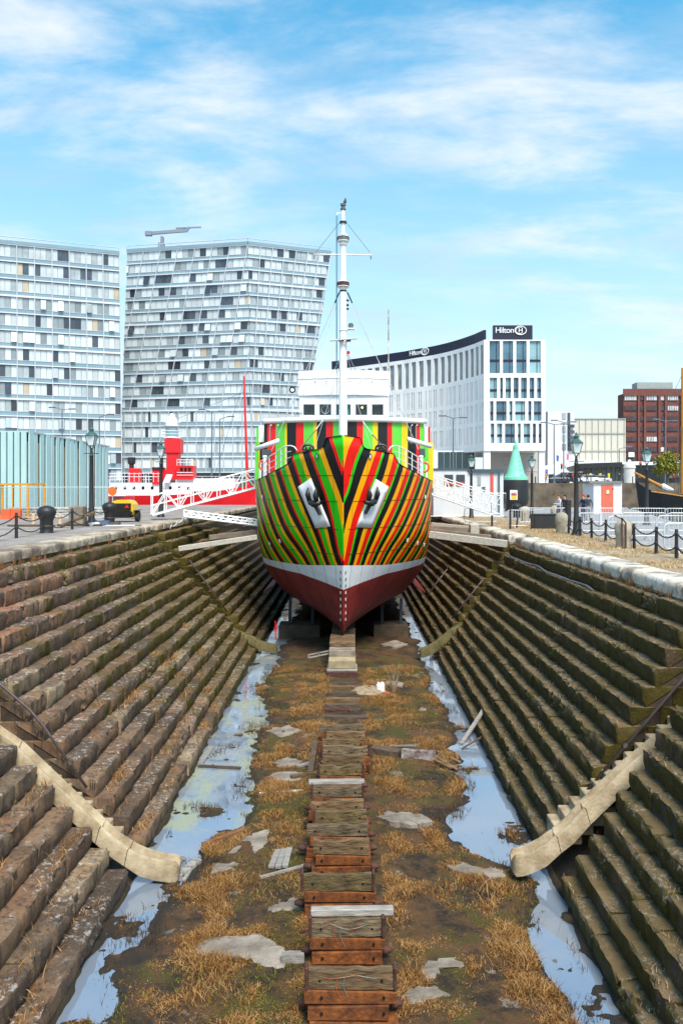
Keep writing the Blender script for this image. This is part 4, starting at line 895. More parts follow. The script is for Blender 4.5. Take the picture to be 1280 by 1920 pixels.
# ------------------------------------------------------------------ keel blocks, debris and weeds on the dock floor
OLDWOOD = mat('old_block_timber', (.09, .048, .018), .85, .6, 2.5, .8, 10, col2=(.24, .15, .07), rnd=.25, stretch=(1, 6, 6))
OLDWOOD2 = mat('old_block_timber_mossy', (.06, .042, .014), .85, .6, 2.5, .8, 10, col2=(.22, .15, .06), rnd=.2, stretch=(1.5, 6, 7)); OLDWOOD3 = mat('old_block_timber_grey', (.08, .05, .028), .85, .6, 3.5, .8, 12, col2=(.28, .2, .11), rnd=.2, stretch=(1, 8, 5))
GREYWOOD = mat('weathered_plank', (.24, .22, .195), .85, .3, 2.5, .6, 10, col2=(.40, .37, .33), rnd=.2, stretch=(1, 7, 7))
DARKWOOD = mat('wet_timber', (.09, .06, .04), .8, .4, 3, .6, 10, rnd=.3, stretch=(1, 6, 6))
REDWOOD = mat('red_brown_timber', (.2, .085, .035), .8, .4, 3, .5, 10, stretch=(1, 5, 5))
RUST = mat('rusty_casting', (.10, .025, .006), .8, .6, 4, .7, 18, col2=(.28, .085, .014), rnd=.2)
RUSTD = mat('dark_rust', (.075, .028, .02), .75, .5, 5, .5, 20)
CONC = mat('pale_concrete', (.16, .125, .09), .9, .35, 2.0, .9, 12, col2=(.34, .29, .235), detail=10)
ROPE_O = mat('orange_twine', (.55, .12, .03), .8); ROPE_T = mat('teal_twine', (.12, .32, .32), .8)
def fz(x, y): return float(floor_h(np.array([x]), np.array([y]))[0])
rgk = random.Random(21)
KB = [(1819, 572, 743), (1724, 579, 720), (1641, 564, 702), (1576, 583, 696), (1546, 571, 693), (1522, 587, 691), (1501, 579, 685), (1475, 583, 682), (1436, 596, 682), (1418, 601, 685), (1399, 602, 693), (1387, 601, 678), (1372, 608, 687), (1359, 595, 685)]
ORD = ['nearest', 'second', 'third', 'fourth', 'fifth', 'sixth', 'seventh', 'eighth', 'ninth', 'tenth', 'eleventh', 'twelfth', 'thirteenth', 'farthest']
look = ['with iron end plates and orange and teal twine', 'with a pale plank on top', 'with rusty iron end plates', 'with a curved split timber top', 'with a wide mossy timber', 'with a narrow timber', 'with a charred broken end', 'with a pale squared plank on top', 'with a rotten left corner', 'with a pale grain timber', 'with iron straps', 'with a plain low timber', 'with a single end plate', 'with a blackened top timber']
for k, (py, x0, x1) in enumerate(KB):
    top = ZF + .95; Y = (EYE - top) * F / (py - VPY); xa, xb = (x0 - VPX) / F * Y, (x1 - VPX) / F * Y; xc, w = (xa + xb) / 2, xb - xa
    t = thing('keel_block', f'{ORD[k]} keel block of rusty wedges, {look[k]}', 'keel block', (xc, Y, ZF), 0, 'keel blocks down the dock floor')
    hT = .30 if k < 4 else .26; d = .13
    yw = rgk.uniform(-.03, .03)
    def rough(mb, amp):
        mb.v = [(x + rgk.uniform(-amp, amp), y + rgk.uniform(-amp, amp), z + rgk.uniform(-amp, amp)) for x, y, z in mb.v]; return mb
    mb = MB(); n = 7; ed = [(-.5, 0), (-.5, hT - .03), (-.46, hT), (.46, hT), (.5, hT - .03), (.5, 0)]      # split, uneven timber
    vs = []
    for i in range(n + 1):
        x = xa + .05 + (w - .1) * i / n; sag = rgk.uniform(-.03, .012) * (2.2 if k in (3, 6, 8, 13) else 1)
        for a, h in ed: vs.append((x, Y + d / 2 + a * d + rgk.uniform(-.012, .012), top - hT + h + (sag if h > .1 else 0)))
    m6 = len(ed); mb.add(vs, [(i * m6 + j, i * m6 + (j + 1) % m6, (i + 1) * m6 + (j + 1) % m6, (i + 1) * m6 + j) for i in range(n) for j in range(m6)] + [tuple(range(m6)), tuple(range(n * m6, (n + 1) * m6))[::-1]])
    ta_ = rgk.uniform(-.03, .03); mb.v = [(x, y, z + (x - xc) * ta_) for x, y, z in mb.v]; tb = mb.build('cap_timber', [OLDWOOD, OLDWOOD2, OLDWOOD3][(k * 5) % 3], t)
    for sx in (.16, .84):
        mb = MB(); mb.tube((xa + w * sx, Y - .012, top - hT * .55), (xa + w * sx, Y + .03, top - hT * .55), .022, n=8); mb.build('bolt_hole', SBLACK, tb)
    # end plates on some
    if k in (0, 1, 2, 5, 7, 8, 10, 12):
        for sx in ((0, 1) if k not in (12, 5) else (0,)):
            mb = MB(); mb.box((xa + .02 + (w - .04) * sx, Y + .07, top - hT / 2 + .02), (.055, .2, hT + .06), .02); mb.build('end_plate', RUSTD, t)
    h0 = top - hT; hs = [.22, .24, .2]
    z = h0 - .004
    for j, h in enumerate(hs):
        mb = MB(); ww = w - .1 + rgk.uniform(-.06, .12); sh = rgk.uniform(-.05, .05); zb = max(ZF - .05, z - h)
        sl = .05 * (1 if j % 2 else -1)
        vs = [(xc + sh - ww / 2, Y - .02 - j * .02, zb), (xc + sh + ww / 2, Y - .02 - j * .02, zb - sl * .0), (xc + sh + ww / 2, Y + .5, zb), (xc + sh - ww / 2, Y + .5, zb)]
        vt = [(p[0], p[1], z - (.035 if (p[0] > xc) == (j % 2 == 0) else 0)) for p in vs]
        mb.add(vs + vt, [(0, 3, 2, 1), (4, 5, 6, 7), (0, 1, 5, 4), (1, 2, 6, 5), (2, 3, 7, 6), (3, 0, 4, 7)])
        o = mb.build('wedge_casting', RUST, t); bv = o.modifiers.new('b', 'BEVEL'); bv.width = .015; bv.segments = 2
        for sx in (-.32, .36):
            b = MB(); b.tube((xc + sx * w, Y - .045 - j * .02, z - h * .5), (xc + sx * w, Y, z - h * .5), .024, n=8); b.build('bolt_hole', SBLACK, o)
        if j == 1 and k < 9:
            for s in (-1, 1):
                b = MB(); b.lathe([(.075, 0), (.075, .10), (.05, .17), (.03, .2)], (xc + s * (ww / 2 - .01), Y + .22, z - h * .5), 10, Matrix.Rotation(R_(90) * s, 3, 'Y')); b.build('trunnion', RUSTD, t, smooth=True)
        z = zb - .005
    if k in (0, 1):
        for m, s0 in ((ROPE_T, .28), (ROPE_O, .2)):
            p = []; 
            for i in range(14):
                a = i / 13; p.append((xa + w * (s0 + (.5) * a), Y - .022, top - .06 - .14 * abs(math.sin(a * 3.1 + k * 1.7 + s0 * 5)) * (.4 + .6 * ((k * 7) % 3) / 2)))
            mb = MB(); mb.pipe(p, .003, 4); mb.build('twine', m, t)
            mb = MB(); a = Vector(p[4]); mb.pipe([a, a + Vector((-.03, -.012, -.12)), a + Vector((.02, -.014, -.24)), a + Vector((.05, -.012, -.30))], .003, 4); mb.build('twine_tail', m, t)
def plank(label, px0, py0, px1, py1, w, h, m, lift=.0, nm='plank', cat='plank', tilt=0., group=None):
    a, b = G(px0, py0, ZW + .06), G(px1, py1, ZW + .06); a.z = fz(a.x, a.y); b.z = fz(b.x, b.y)
    a.z = max(a.z, ZW) + h / 2 + lift; b.z = max(b.z, ZW) + h / 2 + lift + tilt
    mb = MB(); n = 5; d, r, u, L = mb.frame(a, b); vs = []
    for i in range(n + 1):
        p = a.lerp(b, i / n)
        for s, q in ((-1, -1), (-1, 1), (1, 1), (1, -1)): vs.append(p + r * (s * w / 2 * rgk.uniform(.9, 1.06)) + u * (q * h / 2 * rgk.uniform(.9, 1.1)))
    mb.add(vs, [(i * 4 + j, i * 4 + (j + 1) % 4, (i + 1) * 4 + (j + 1) % 4, (i + 1) * 4 + j) for i in range(n) for j in range(4)] + [(0, 1, 2, 3), (n * 4 + 3, n * 4 + 2, n * 4 + 1, n * 4)])
    o = mb.build(nm, m); tag(o, label, cat, group); return o
# planks lying on blocks
def lay(label, px0, px1, py, top, w, h, m):
    Y = (EYE - top) * F / (py - VPY); mb = MB(); a = Vector(((px0 - VPX) / F * Y, Y + .12, top + h / 2)); b = Vector(((px1 - VPX) / F * Y, Y + .16, top + h / 2)); mb.beam(a, b, w, h, ch=.012); o = mb.build('plank', m); tag(o, label, 'plank')
lay('bleached squared plank lying on the second keel block', 582, 738, 1722, ZF + .956, .16, .12, GREYWOOD)
lay('mossy pale squared plank lying on the eighth keel block', 578, 683, 1473, ZF + .956, .17, .10, GREYWOOD)
P_ = plank
P_('split grey plank lying in the water at the foot of the left chute', 333, 1641, 372, 1611, .2, .07, GREYWOOD)
P_('short dark plank at the near end of the split grey plank', 345, 1648, 366, 1614, .08, .05, GREYWOOD)
P_('long red brown timber half sunk at the edge of the left pool', 380, 1584, 458, 1562, .12, .1, REDWOOD)
for i, (a, b) in enumerate((((508, 1634), (522, 1600)), ((521, 1634), (533, 1598)), ((534, 1632), (543, 1596)))): P_(['leftmost slat of a small broken pallet on the grass', 'middle slat of a small broken pallet on the grass', 'rightmost slat of a small broken pallet on the grass'][i], *a, *b, .13, .05, GREYWOOD, .03)
P_('thin grey stick leaning against the broken pallet', 488, 1650, 572, 1626, .06, .05, GREYWOOD)
P_('narrow white lath in the grass left of the blocks', 486, 1487, 568, 1484, .05, .04, mat('white_lath', (.75, .74, .7), .7))
P_('long plank floating across the left pool', 372, 1434, 451, 1438, .14, .05, DARKWOOD)
P_('upright pale board lying along the left steps in the pool', 376, 1428, 398, 1398, .18, .05, GREYWOOD)
P_('pale board leaning on the low steps at the left', 322, 1352, 334, 1328, .2, .06, GREYWOOD, .55)
P_('brown prop standing beside the ninth keel block', 582, 1455, 592, 1440, .16, .12, DARKWOOD, .0, tilt=.7)
P_('flat timber beside the brown prop', 546, 1464, 596, 1454, .16, .1, OLDWOOD)
P_('short pale offcut beside the flat timber', 556, 1440, 586, 1432, .2, .05, GREYWOOD)
P_('grey timber end poking out left of the nearest blocks', 528, 1808, 570, 1806, .16, .14, GREYWOOD)
P_('dark box timber lying right of the blocks', 697, 1412, 748, 1420, .34, .18, DARKWOOD)
P_('red painted beam end lying in the grass', 753, 1421, 816, 1425, .26, .26, mat('flaky_red_beam', (.16, .03, .025), .8, .6, 5, .4, col2=(.4, .36, .34)))
for i, (a, b) in enumerate((((813, 1420), (850, 1437)), ((818, 1412), (862, 1430)), ((822, 1428), (857, 1446)), ((815, 1434), (846, 1446)))): P_(['first', 'second', 'third', 'lowest'][i] + ' broken slat of the wrecked pallet by the right pool', *a, *b, .11, .04, OLDWOOD, .02 + .03 * i)
P_('pale plank leaning on the right steps above the pool', 864, 1396, 908, 1364, .14, .05, GREYWOOD, .05, tilt=.45)
P_('thin brown stick under the leaning pale plank', 866, 1404, 905, 1394, .05, .04, OLDWOOD, .05, tilt=.2)
P_('straight pale lath lying beyond the red beam', 729, 1403, 786, 1402, .06, .04, GREYWOOD)
P_('thin rusty bar lying left of the third block', 560, 1752, 600, 1748, .04, .04, RUSTD)
# low sleepers between the blocks and the bow
for i, (py, x0, x1, m) in enumerate(((1348, 611, 688, DARKWOOD), (1334, 609, 660, RUSTD), (1337, 655, 675, DARKWOOD), (1326, 612, 672, DARKWOOD), (1316, 611, 674, OLDWOOD), (1304, 613, 668, DARKWOOD), (1291, 616, 669, OLDWOOD), (1284, 612, 668, DARKWOOD))):
    P_(['broken dark sleeper just beyond the farthest keel block', 'rusty flat sleeper, second beyond the keel blocks', 'short dark sleeper end beside the rusty sleeper', 'dark sleeper, third beyond the keel blocks', 'brown sleeper in the middle of the sunken row', 'dark sleeper, third from the bow stack', 'brown sleeper, second from the bow stack', 'dark sleeper at the foot of the bow stack'][i], x0, py, x1, py, .3, .12, m, -.03, 'sleeper', 'sleeper', group='sunken sleepers before the bow')
# concrete slabs showing through
SLABS = []
def slab(label, pts, th=.03, m=CONC, nm='concrete_slab'):
    P = [G(x, y, ZW + .07) for x, y in pts]; z = max(ZW + .03, np.mean([fz(p.x, p.y) for p in P])); n = len(P); mb = MB(); R2 = []
    for i in range(n):
        a, b = P[i], P[(i + 1) % n]
        for t in (0, .2, .4, .6, .8):
            q = a.lerp(b, t); R2.append(Vector((q.x + rgk.uniform(-.06, .06), q.y + rgk.uniform(-.08, .08), z + th * .5 + rgk.uniform(-.012, .012))))
    c = sum(R2, Vector()) / len(R2); c.z += .012; k = len(R2); SLABS.append([(c.x + (q.x - c.x) * .9, c.y + (q.y - c.y) * .9) for q in R2])
    inner = [c + (q - c) * .95 + Vector((0, 0, .008)) for q in R2]; low = [Vector((q.x, q.y, z - .12)) for q in R2]
    mb.add(R2 + inner + low + [c], [(i, (i + 1) % k, k + (i + 1) % k, k + i) for i in range(k)] + [(k + i, k + (i + 1) % k, 3 * k) for i in range(k)] + [(2 * k + i, 2 * k + (i + 1) % k, (i + 1) % k, i) for i in range(k)])
    tag(mb.build(nm, m), label, 'slab', 'concrete slabs in the dock floor')
slab('large pale slab left of the second keel block', [(350, 1800), (385, 1764), (480, 1752), (512, 1772), (540, 1796), (528, 1820), (480, 1806), (420, 1796)])
slab('small pale slab left of the third keel block', [(505, 1706), (520, 1690), (566, 1684), (568, 1706), (530, 1710)])
slab('pale slab sloping into the left pool beside the red brown timber', [(425, 1600), (460, 1572), (500, 1556), (506, 1578), (480, 1600)])
slab('narrow pale slab at the shore behind the split plank', [(392, 1640), (404, 1624), (450, 1620), (430, 1632)])
slab('ragged white slab right of the nearest block', [(752, 1870), (770, 1855), (812, 1850), (836, 1866), (800, 1880), (768, 1884)], .02)
slab('ragged white slab behind the one right of the nearest block', [(786, 1838), (794, 1812), (850, 1798), (866, 1812), (826, 1822), (806, 1842)], .02)
slab('long pale slab pointing at the foot of the right chute', [(838, 1630), (866, 1626), (940, 1640), (944, 1652), (880, 1648)], .05)
slab('thick broken slab lying in the grass right of the blocks', [(708, 1538), (730, 1530), (790, 1534), (812, 1546), (780, 1553), (730, 1549)], .22)
slab('pale slab left of the ninth keel block', [(508, 1430), (540, 1420), (566, 1428), (548, 1440), (520, 1442)])
slab('pale slab just below the one left of the ninth block', [(502, 1460), (520, 1450), (572, 1452), (560, 1466), (520, 1466)])
slab('wide thin slab in the grass beyond the left shore', [(498, 1370), (540, 1360), (566, 1372), (530, 1384)])
slab('low pale mound slab under the right side of the bow', [(712, 1212), (740, 1204), (764, 1212), (740, 1218)], .16)
slab('pale slab edge behind the white canister', [(698, 1286), (730, 1280), (756, 1284), (752, 1290)], .12)
# white canister and stones
c = G(713, 1300, ZW + .05); t = thing('canister', 'white plastic canister standing in the grass before the bow', 'canister', c)
mb = MB(); mb.box((c.x, c.y, c.z + .2), (.34, .22, .4), .06); mb.build('body', mat('white_plastic', (.8, .8, .8), .4), t); mb = MB(); mb.tube((c.x - .08, c.y, c.z + .39), (c.x - .08, c.y, c.z + .46), .05, n=10); mb.build('cap', WHITE, t)
mb = MB(); mb.pipe([(c.x + .0, c.y, c.z + .39), (c.x + .03, c.y, c.z + .46), (c.x + .12, c.y, c.z + .45), (c.x + .14, c.y, c.z + .38)], .02, 6); mb.build('handle', WHITE, t)
c = G(724, 1306, ZW + .05); mb = MB(); mb.box((c.x, c.y, c.z + .08), (.26, .18, .2), .02, rz=.4); tag(mb.build('brick_lump', mat('red_brick_lump', (.35, .09, .05), .9, .3)), 'red brick lump beside the white canister', 'brick')
def rock(label, px, py, r, m):
    c = G(px, py, ZW + .05); mb = MB(); mb.sphere((c.x, c.y, c.z + r * .3), r, 8, 6, (1.3, 1, .7)); mb.v = [(x + rgk.uniform(-r, r) * .2, y + rgk.uniform(-r, r) * .2, z + rgk.uniform(-r, r) * .15) for x, y, z in mb.v]; tag(mb.build('rock', m), label, 'rock')
rock('pale lump of stone at the far end of the split grey plank', 342, 1612, .07, CONC); rock('small pale stone by the left pool near the ninth block', 482, 1369, .09, CONC); rock('pale stone at the right shore before the bow', 792, 1334, .13, CONC)
c = G(706, 1302, ZW); mb = MB(); mb.sphere((c.x - .35, c.y + .1, c.z), .62, 12, 7, (1.2, 1, .5)); mb.v = [(x + rgk.uniform(-.06, .06), y + rgk.uniform(-.06, .06), z + rgk.uniform(-.04, .04)) for x, y, z in mb.v]; tag(mb.build('rubble_mound', mat('rubble_earth', (.3, .22, .14), .95, .4, 4, .8, 12)), 'low mound of rubble beside the white canister', 'mound')
# bow stack under the keel
c = Vector(((641 - VPX) / F * 35.5, 35.5, ZF)); t = thing('bow_stack', 'tall concrete and timber stack carrying the forefoot of the ship', 'support stack', c)
for z0, z1, w, d, y0, m, nm in ((0, .34, 1.42, 1.3, 35.5, RUSTD, 'base_beam'), (.345, .43, 1.36, 1.3, 35.55, GREYWOOD, 'packing_board'), (.435, .80, 1.22, 1.4, 35.75, mat('yellowed_concrete', (.36, .29, .17), .9, .3, 2), 'lower_block'), (.805, 1.08, 1.2, 2.6, 36.6, CONC, 'upper_block')):
    mb = MB(); mb.box((c.x, y0 + d / 2, ZF + (z0 + z1) / 2), (w, d, z1 - z0), .02); mb.build(nm, m, t)
for i in range(5):
    mb = MB(); mb.box((c.x, 37.6 + i * .45, ZF + 1.19), (1.2, .36, .2), .015); mb.build('cap_timber', OLDWOOD, t)
for i in range(10):
    mb = MB(); mb.box((SX, 41.4 + i * 2.2, ZF + .64), (1.2, .8, 1.28), .03); o = mb.build('keel_support', DARKWOOD); tag(o, ['first', 'second', 'third', 'fourth', 'fifth', 'sixth', 'seventh', 'eighth', 'ninth', 'tenth'][i] + ' dark timber support from the bow in the shade under the keel', 'keel support', 'supports under the keel')
for s, x0, x1, lb in ((-1, 522, 600, 'left'), (1, 700, 765, 'right')):
    Y = 45.; a, b = W(x0, 1203, Y), W(x1, 1178, Y); mb = MB(); mb.box(((a.x + b.x) / 2, Y + .8, (a.z + b.z) / 2 - .1), (b.x - a.x, 1.6, b.z - a.z + .5), .03); t = thing('bilge_block', f'low concrete bilge block under the {lb} side of the hull', 'bilge block', ((a.x + b.x) / 2, Y, ZF)); mb.build('block', mat('brown_concrete', (.09, .06, .035), .9, .4, 2), t)
    for dx in (.25, .8):
        mb = MB(); mb.beam((a.x + (b.x - a.x) * dx, Y + .6, b.z), (a.x + (b.x - a.x) * (dx + .02), Y + .6, b.z + 1.6), .16, .16); mb.build('post', mat('grey_post', (.03, .035, .045), .7), t)
c = W(517, 1200, 41.5); mb = MB(); mb.tube(c, c + Vector((-.03, 0, 1.0)), .03, n=6); o = mb.build('marker_pole', P_R); tag(o, 'thin red pole standing by the far left chute', 'pole')
c = W(600, 1245, 38.); t = thing('ladder_rack', 'small pale frame lying left of the bow stack', 'frame', c)
for k, (a, b) in enumerate((((578, 1228), (618, 1220)), ((579, 1233), (618, 1225)), ((578, 1228), (579, 1234)), ((597, 1223), (598, 1229)), ((617, 1219), (618, 1226)))):
    mb = MB(); mb.beam(W(*a, 37.), W(*b, 37.), .08, .05); mb.build('rail' if k < 2 else 'rung', GREYWOOD, t)
# ------------------------------------------------------------------ weeds: uncountable, one object a kind
def blades(name, pts, hts, m, lean=.5, wid=.012, seed=1, label=None, cat=None):
    rg = np.random.default_rng(seed); n = len(pts); P = np.array(pts); H = np.array(hts)
    az = rg.uniform(0, 2 * np.pi, n); ln = rg.normal(0, lean, (n, 2)) * H[:, None]; w = wid * rg.uniform(.6, 1.4, n)
    dx = np.stack([np.cos(az) * w, np.sin(az) * w, np.zeros(n)], 1)
    mid = P + np.stack([ln[:, 0] * .35, ln[:, 1] * .35, H * .6], 1); tip = P + np.stack([ln[:, 0], ln[:, 1], H], 1)
    V = np.empty((n, 5, 3)); V[:, 0] = P - dx; V[:, 1] = P + dx; V[:, 2] = mid + dx * .8; V[:, 3] = mid - dx * .8; V[:, 4] = tip
    b = np.arange(n)[:, None] * 5; q = (b + np.array([0, 1, 2, 3])).tolist(); t = (b + np.array([3, 2, 4])).tolist()
    me = bpy.data.meshes.new(name); me.from_pydata(V.reshape(-1, 3).tolist(), [], q + t); me.materials.append(m)
    a = me.attributes.new('rnd', 'FLOAT', 'POINT'); a.data.foreach_set('value', np.repeat(rg.random(n), 5))
    o = bpy.data.objects.new(name, me); COL.objects.link(o); tag(o, label, cat, kind='stuff'); return o
def blade_mat(name, stops):
    m = bpy.data.materials.new(name); m.use_nodes = True; t = m.node_tree; n = t.nodes; b = n['Principled BSDF']; b.inputs['Roughness'].default_value = .8; b.inputs['Specular IOR Level'].default_value = .2
    at = n.new('ShaderNodeAttribute'); at.attribute_name = 'rnd'; r = ramp(n, stops); geo = n.new('ShaderNodeNewGeometry')
    v = nmath(t, 'ADD', nmath(t, 'MULTIPLY', at.outputs['Fac'], .6), nmath(t, 'MULTIPLY', nnoise(t, geo.outputs['Position'], 1.2, 3), .5)); t.links.new(v, r.inputs[0]); t.links.new(r.outputs[0], b.inputs['Base Color']); return m
rg = np.random.default_rng(77)
def on_slab(x, y):
    hit = np.zeros(len(x), bool)
    for poly in SLABS:
        ins = np.zeros(len(x), bool)
        for (x0, y0), (x1, y1) in zip(poly, poly[1:] + poly[:1]):
            c = ((y0 > y) != (y1 > y)) & (x < (x1 - x0) * (y - y0) / ((y1 - y0) or 1e-9) + x0); ins ^= c
        hit |= ins
    return hit
def sample_floor(n, dens, y0=8.2, y1=37.5, near=1.):
    y = y0 + (y1 - y0) * rg.random(n) ** near; x = rg.uniform(-4.4, 4.2, n)
    k = dens(x, y) > rg.random(n); x, y = x[k], y[k]; k = ~on_slab(x, y); x, y = x[k], y[k]; z = floor_h(x, y); return x, y, z
def d_tuft(x, y):
    f = fbm(x, y, 55, 5, 1.7) + .6 * fbm(x, y, 56, 4, 5.); return np.clip((f + .45) * 1.7, 0.12, 1) * (floor_h(x, y) > ZW + .02) * (np.abs(x - .02) > .72 - .3 * (y > 26))
x, y, z = sample_floor(800000, d_tuft, near=1.5)
f = np.clip(fbm(x, y, 58, 4, 2.) + .6, .15, 1.2)
STRAW = blade_mat('straw_grass', [(.05, (.03, .012, .004)), (.35, (.14, .055, .013)), (.58, (.34, .165, .045)), (.95, (.58, .38, .17))])
blades('dry_grass', np.stack([x, y, z - .01], 1), f * f * rg.uniform(.03, .15, len(x)), STRAW, .8, .005, 2, 'brown dry grass and weeds covering the dock floor', 'grass')
def d_moss(x, y): f = fbm(x, y, 91, 4, .9); return np.clip((f - .02) * 2, 0, 1) * (floor_h(x, y) > ZW - .01)
x, y, z = sample_floor(90000, d_moss, near=1.3)
blades('green_weed', np.stack([x, y, z - .01], 1), rg.uniform(.02, .07, len(x)), blade_mat('moss_green', [(.1, (.045, .045, .004)), (.6, (.12, .11, .008)), (.95, (.16, .19, .02))]), .8, .009, 3, 'low green moss and weed patches on the dock floor', 'moss')
def d_reed(x, y): f = fbm(x, y, 71, 5, 2.2); return np.clip((f + .05) * 2, 0, 1) * (np.abs(floor_h(x, y) - ZW) < .045)
x, y, z = sample_floor(90000, d_reed, near=1.2)
blades('shore_weed', np.stack([x, y, np.maximum(z, ZW) - .01], 1), rg.uniform(.04, .2, len(x)), blade_mat('dead_reed', [(.1, (.03, .02, .012)), (.6, (.10, .055, .025)), (.95, (.2, .12, .05))]), .5, .006, 4, 'dead dark weed at the water edge', 'weed')
# bleached shrub by the canister
mb = MB(); c = G(728, 1298, ZW + .05)
for i in range(26):
    a = rgk.uniform(0, 6.28); l = rgk.uniform(.5, 1.25); p0 = c + Vector((.2 + rgk.uniform(-.06, .06), rgk.uniform(-.05, .05), 0)); p1 = p0 + Vector((math.cos(a) * .12, math.sin(a) * .1, l * .5)); p2 = p0 + Vector((math.cos(a) * .35 * l, math.sin(a) * .25, l)); mb.pipe([p0, p1, p2], [.012, .008, .003], 4)
o = mb.build('dead_shrub', mat('dead_twig', (.33, .24, .15), .9)); tag(o, 'bare dead shrub beside the white canister', 'shrub')
# tufts on the treads: left lower steps and a straw fringe on the right
def tread_blades(sg, dens, y0, y1, n, imin, hmin, hmax, m, nm, lb, seed):
    X, Z = (XL, ZL) if sg < 0 else (XR, ZR); P = []; H = []; r = np.random.default_rng(seed)
    for i in range(imin, len(Z) - 1):
        yy = r.uniform(y0, y1, n); a, b = SLOT[sg][0]; xx = X[i] + r.uniform(.05, abs(X[i - 1] - X[i]) + .0, n); g = fbm(xx * 3, yy, seed + i, 4, 1.3)
        k = (g * dens + (i - imin) * .03 - .25 > r.random(n)) & ~((yy > a) & (yy < b)); P.append(np.stack([sg * xx[k], yy[k], np.full(k.sum(), Z[i])], 1)); H.append(r.uniform(hmin, hmax, k.sum()))
    blades(nm, np.concatenate(P), np.concatenate(H), m, .9, .006, seed, lb, 'grass')
tread_blades(-1, 1.1, 8, 34, 7000, 9, .04, .2, STRAW, 'step_weeds', 'tufts of dry weed growing on the lower left steps', 201)
tread_blades(1, .8, 8, 40, 4200, 1, .02, .09, blade_mat('pale_straw', [(.1, (.10, .07, .03)), (.5, (.3, .2, .1)), (.95, (.45, .34, .2))]), 'step_straw', 'thin straw lying on the right steps', 202)
# verge grass on the right quay, weeds under the copings
n = 60000; x = rg.uniform(9.06, 12.3, n); y = 20 + 45 * rg.random(n) ** 1.5; g = fbm(x, y, 301, 4, 1.4); k = g + .25 > rg.random(n) * .9; x, y = x[k], y[k]
blades('verge_grass', np.stack([x, y, np.full(len(x), .01)], 1), rg.uniform(.02, .13, len(x)), blade_mat('verge_straw', [(.05, (.2, .10, .035)), (.4, (.42, .27, .12)), (.7, (.58, .44, .25)), (.95, (.66, .55, .36))]), .8, .008, 6, 'dry straw coloured grass on the right quay', 'grass')
P = []; H = []
for sg, X0, z in ((-1, 9.98, ZL[1] + .02), (1, 8.06, ZR[1] + .02)):
    for _ in range(24):
        yy = rgk.uniform(19, 40); nn = rgk.randrange(8, 30)
        for _ in range(nn): P.append((sg * (X0 - rgk.uniform(0, .06)), yy + rgk.gauss(0, .07), z)); H.append(rgk.uniform(.06, .24))
blades('coping_weeds', P, H, blade_mat('rust_weed', [(.1, (.07, .03, .012)), (.6, (.22, .095, .03)), (.95, (.34, .2, .08))]), .25, .009, 7, 'rusty brown weeds in the joint under the coping stones', 'weed')
# ------------------------------------------------------------------ quay furniture
IRON = mat('black_iron', (.018, .018, .02), .5, .25, 4, .2, 20)
LGLASS = mat('lantern_glass', (.62, .72, .72), .25, .1, 3)
COPPER = mat('lantern_green', (.04, .10, .09), .5)
def make_lamp():
    t = thing('lamp_post', 'x', 'street lamp', (0, 0, 0), 0, 'old lantern lamp posts on the quays')
    mb = MB(); mb.lathe([(.27, 0), (.25, .08), (.17, .28), (.15, .9), (.125, 1.0), (.115, 2.2), (.10, 3.55), (.12, 3.6), (.07, 3.7), (.085, 3.78), (.06, 3.86), (.06, 4.0)], (0, 0, 0), 12); o = mb.build('column', IRON, t); smooth_angle(o)
    mb = MB(); mb.beam((-.38, 0, 3.72), (.38, 0, 3.72), .035, .035); mb.build('ladder_bar', IRON, t)
    mb = MB(); 
    for a in range(4):
        an = a * math.pi / 2 + math.pi / 4; mb.tube((.05 * math.cos(an), .05 * math.sin(an), 3.95), (.17 * math.cos(an), .17 * math.sin(an), 4.12), .015, n=5)
    mb.build('cradle', IRON, t)
    mb = MB(); b, tp = .14, .25; z0, z1 = 4.12, 4.62
    vs = [(s * b, q * b, z0) for s, q in ((-1, -1), (1, -1), (1, 1), (-1, 1))] + [(s * tp, q * tp, z1) for s, q in ((-1, -1), (1, -1), (1, 1), (-1, 1))]
    mb.add(vs, [(0, 1, 5, 4), (1, 2, 6, 5), (2, 3, 7, 6), (3, 0, 4, 7), (0, 3, 2, 1)]); ln = mb.build('lantern', LGLASS, t)
    mb = MB()
    for s, q in ((-1, -1), (1, -1), (1, 1), (-1, 1)): mb.tube((s * b, q * b, z0), (s * tp, q * tp, z1), .018, n=5)
    for z, w in ((z0, b), (z1, tp)):
        for i in range(4):
            c = [(-1, -1), (1, -1), (1, 1), (-1, 1)]; p, r = c[i], c[(i + 1) % 4]; mb.beam((p[0] * w, p[1] * w, z), (r[0] * w, r[1] * w, z), .03, .03)
    mb.build('lantern_frame', IRON, ln)
    mb = MB(); mb.lathe([(.36, 4.62), (.35, 4.65), (.15, 4.82), (.11, 4.84), (.11, 4.93), (.16, 4.95), (.06, 5.05), (.03, 5.09), (.045, 5.12), (.01, 5.17)], (0, 0, 0), 8); mb.build('lantern_roof', COPPER, t)
    return t
lamp = make_lamp(); first = True
for x, y, z, lb in ((-13.25, 41.4, .45, 'black lamp post standing beside the yellow compressor on the left quay'), (-12.6, 54, .45, 'black lamp post in front of the red lightship tower'), (11.4, 40, 0, 'nearest black lamp post on the right quay among the chains'), (19.4, 52, 0, 'black lamp post at the far right in front of the brick block'), (9.85, 64, 0, 'black lamp post in front of the grey cabin'), (14.7, 64, 0, 'black lamp post right of the green buoy')):
    o = lamp if first else copy_tree(lamp); first = False; o.location = (x, y, z); o['label'] = lb
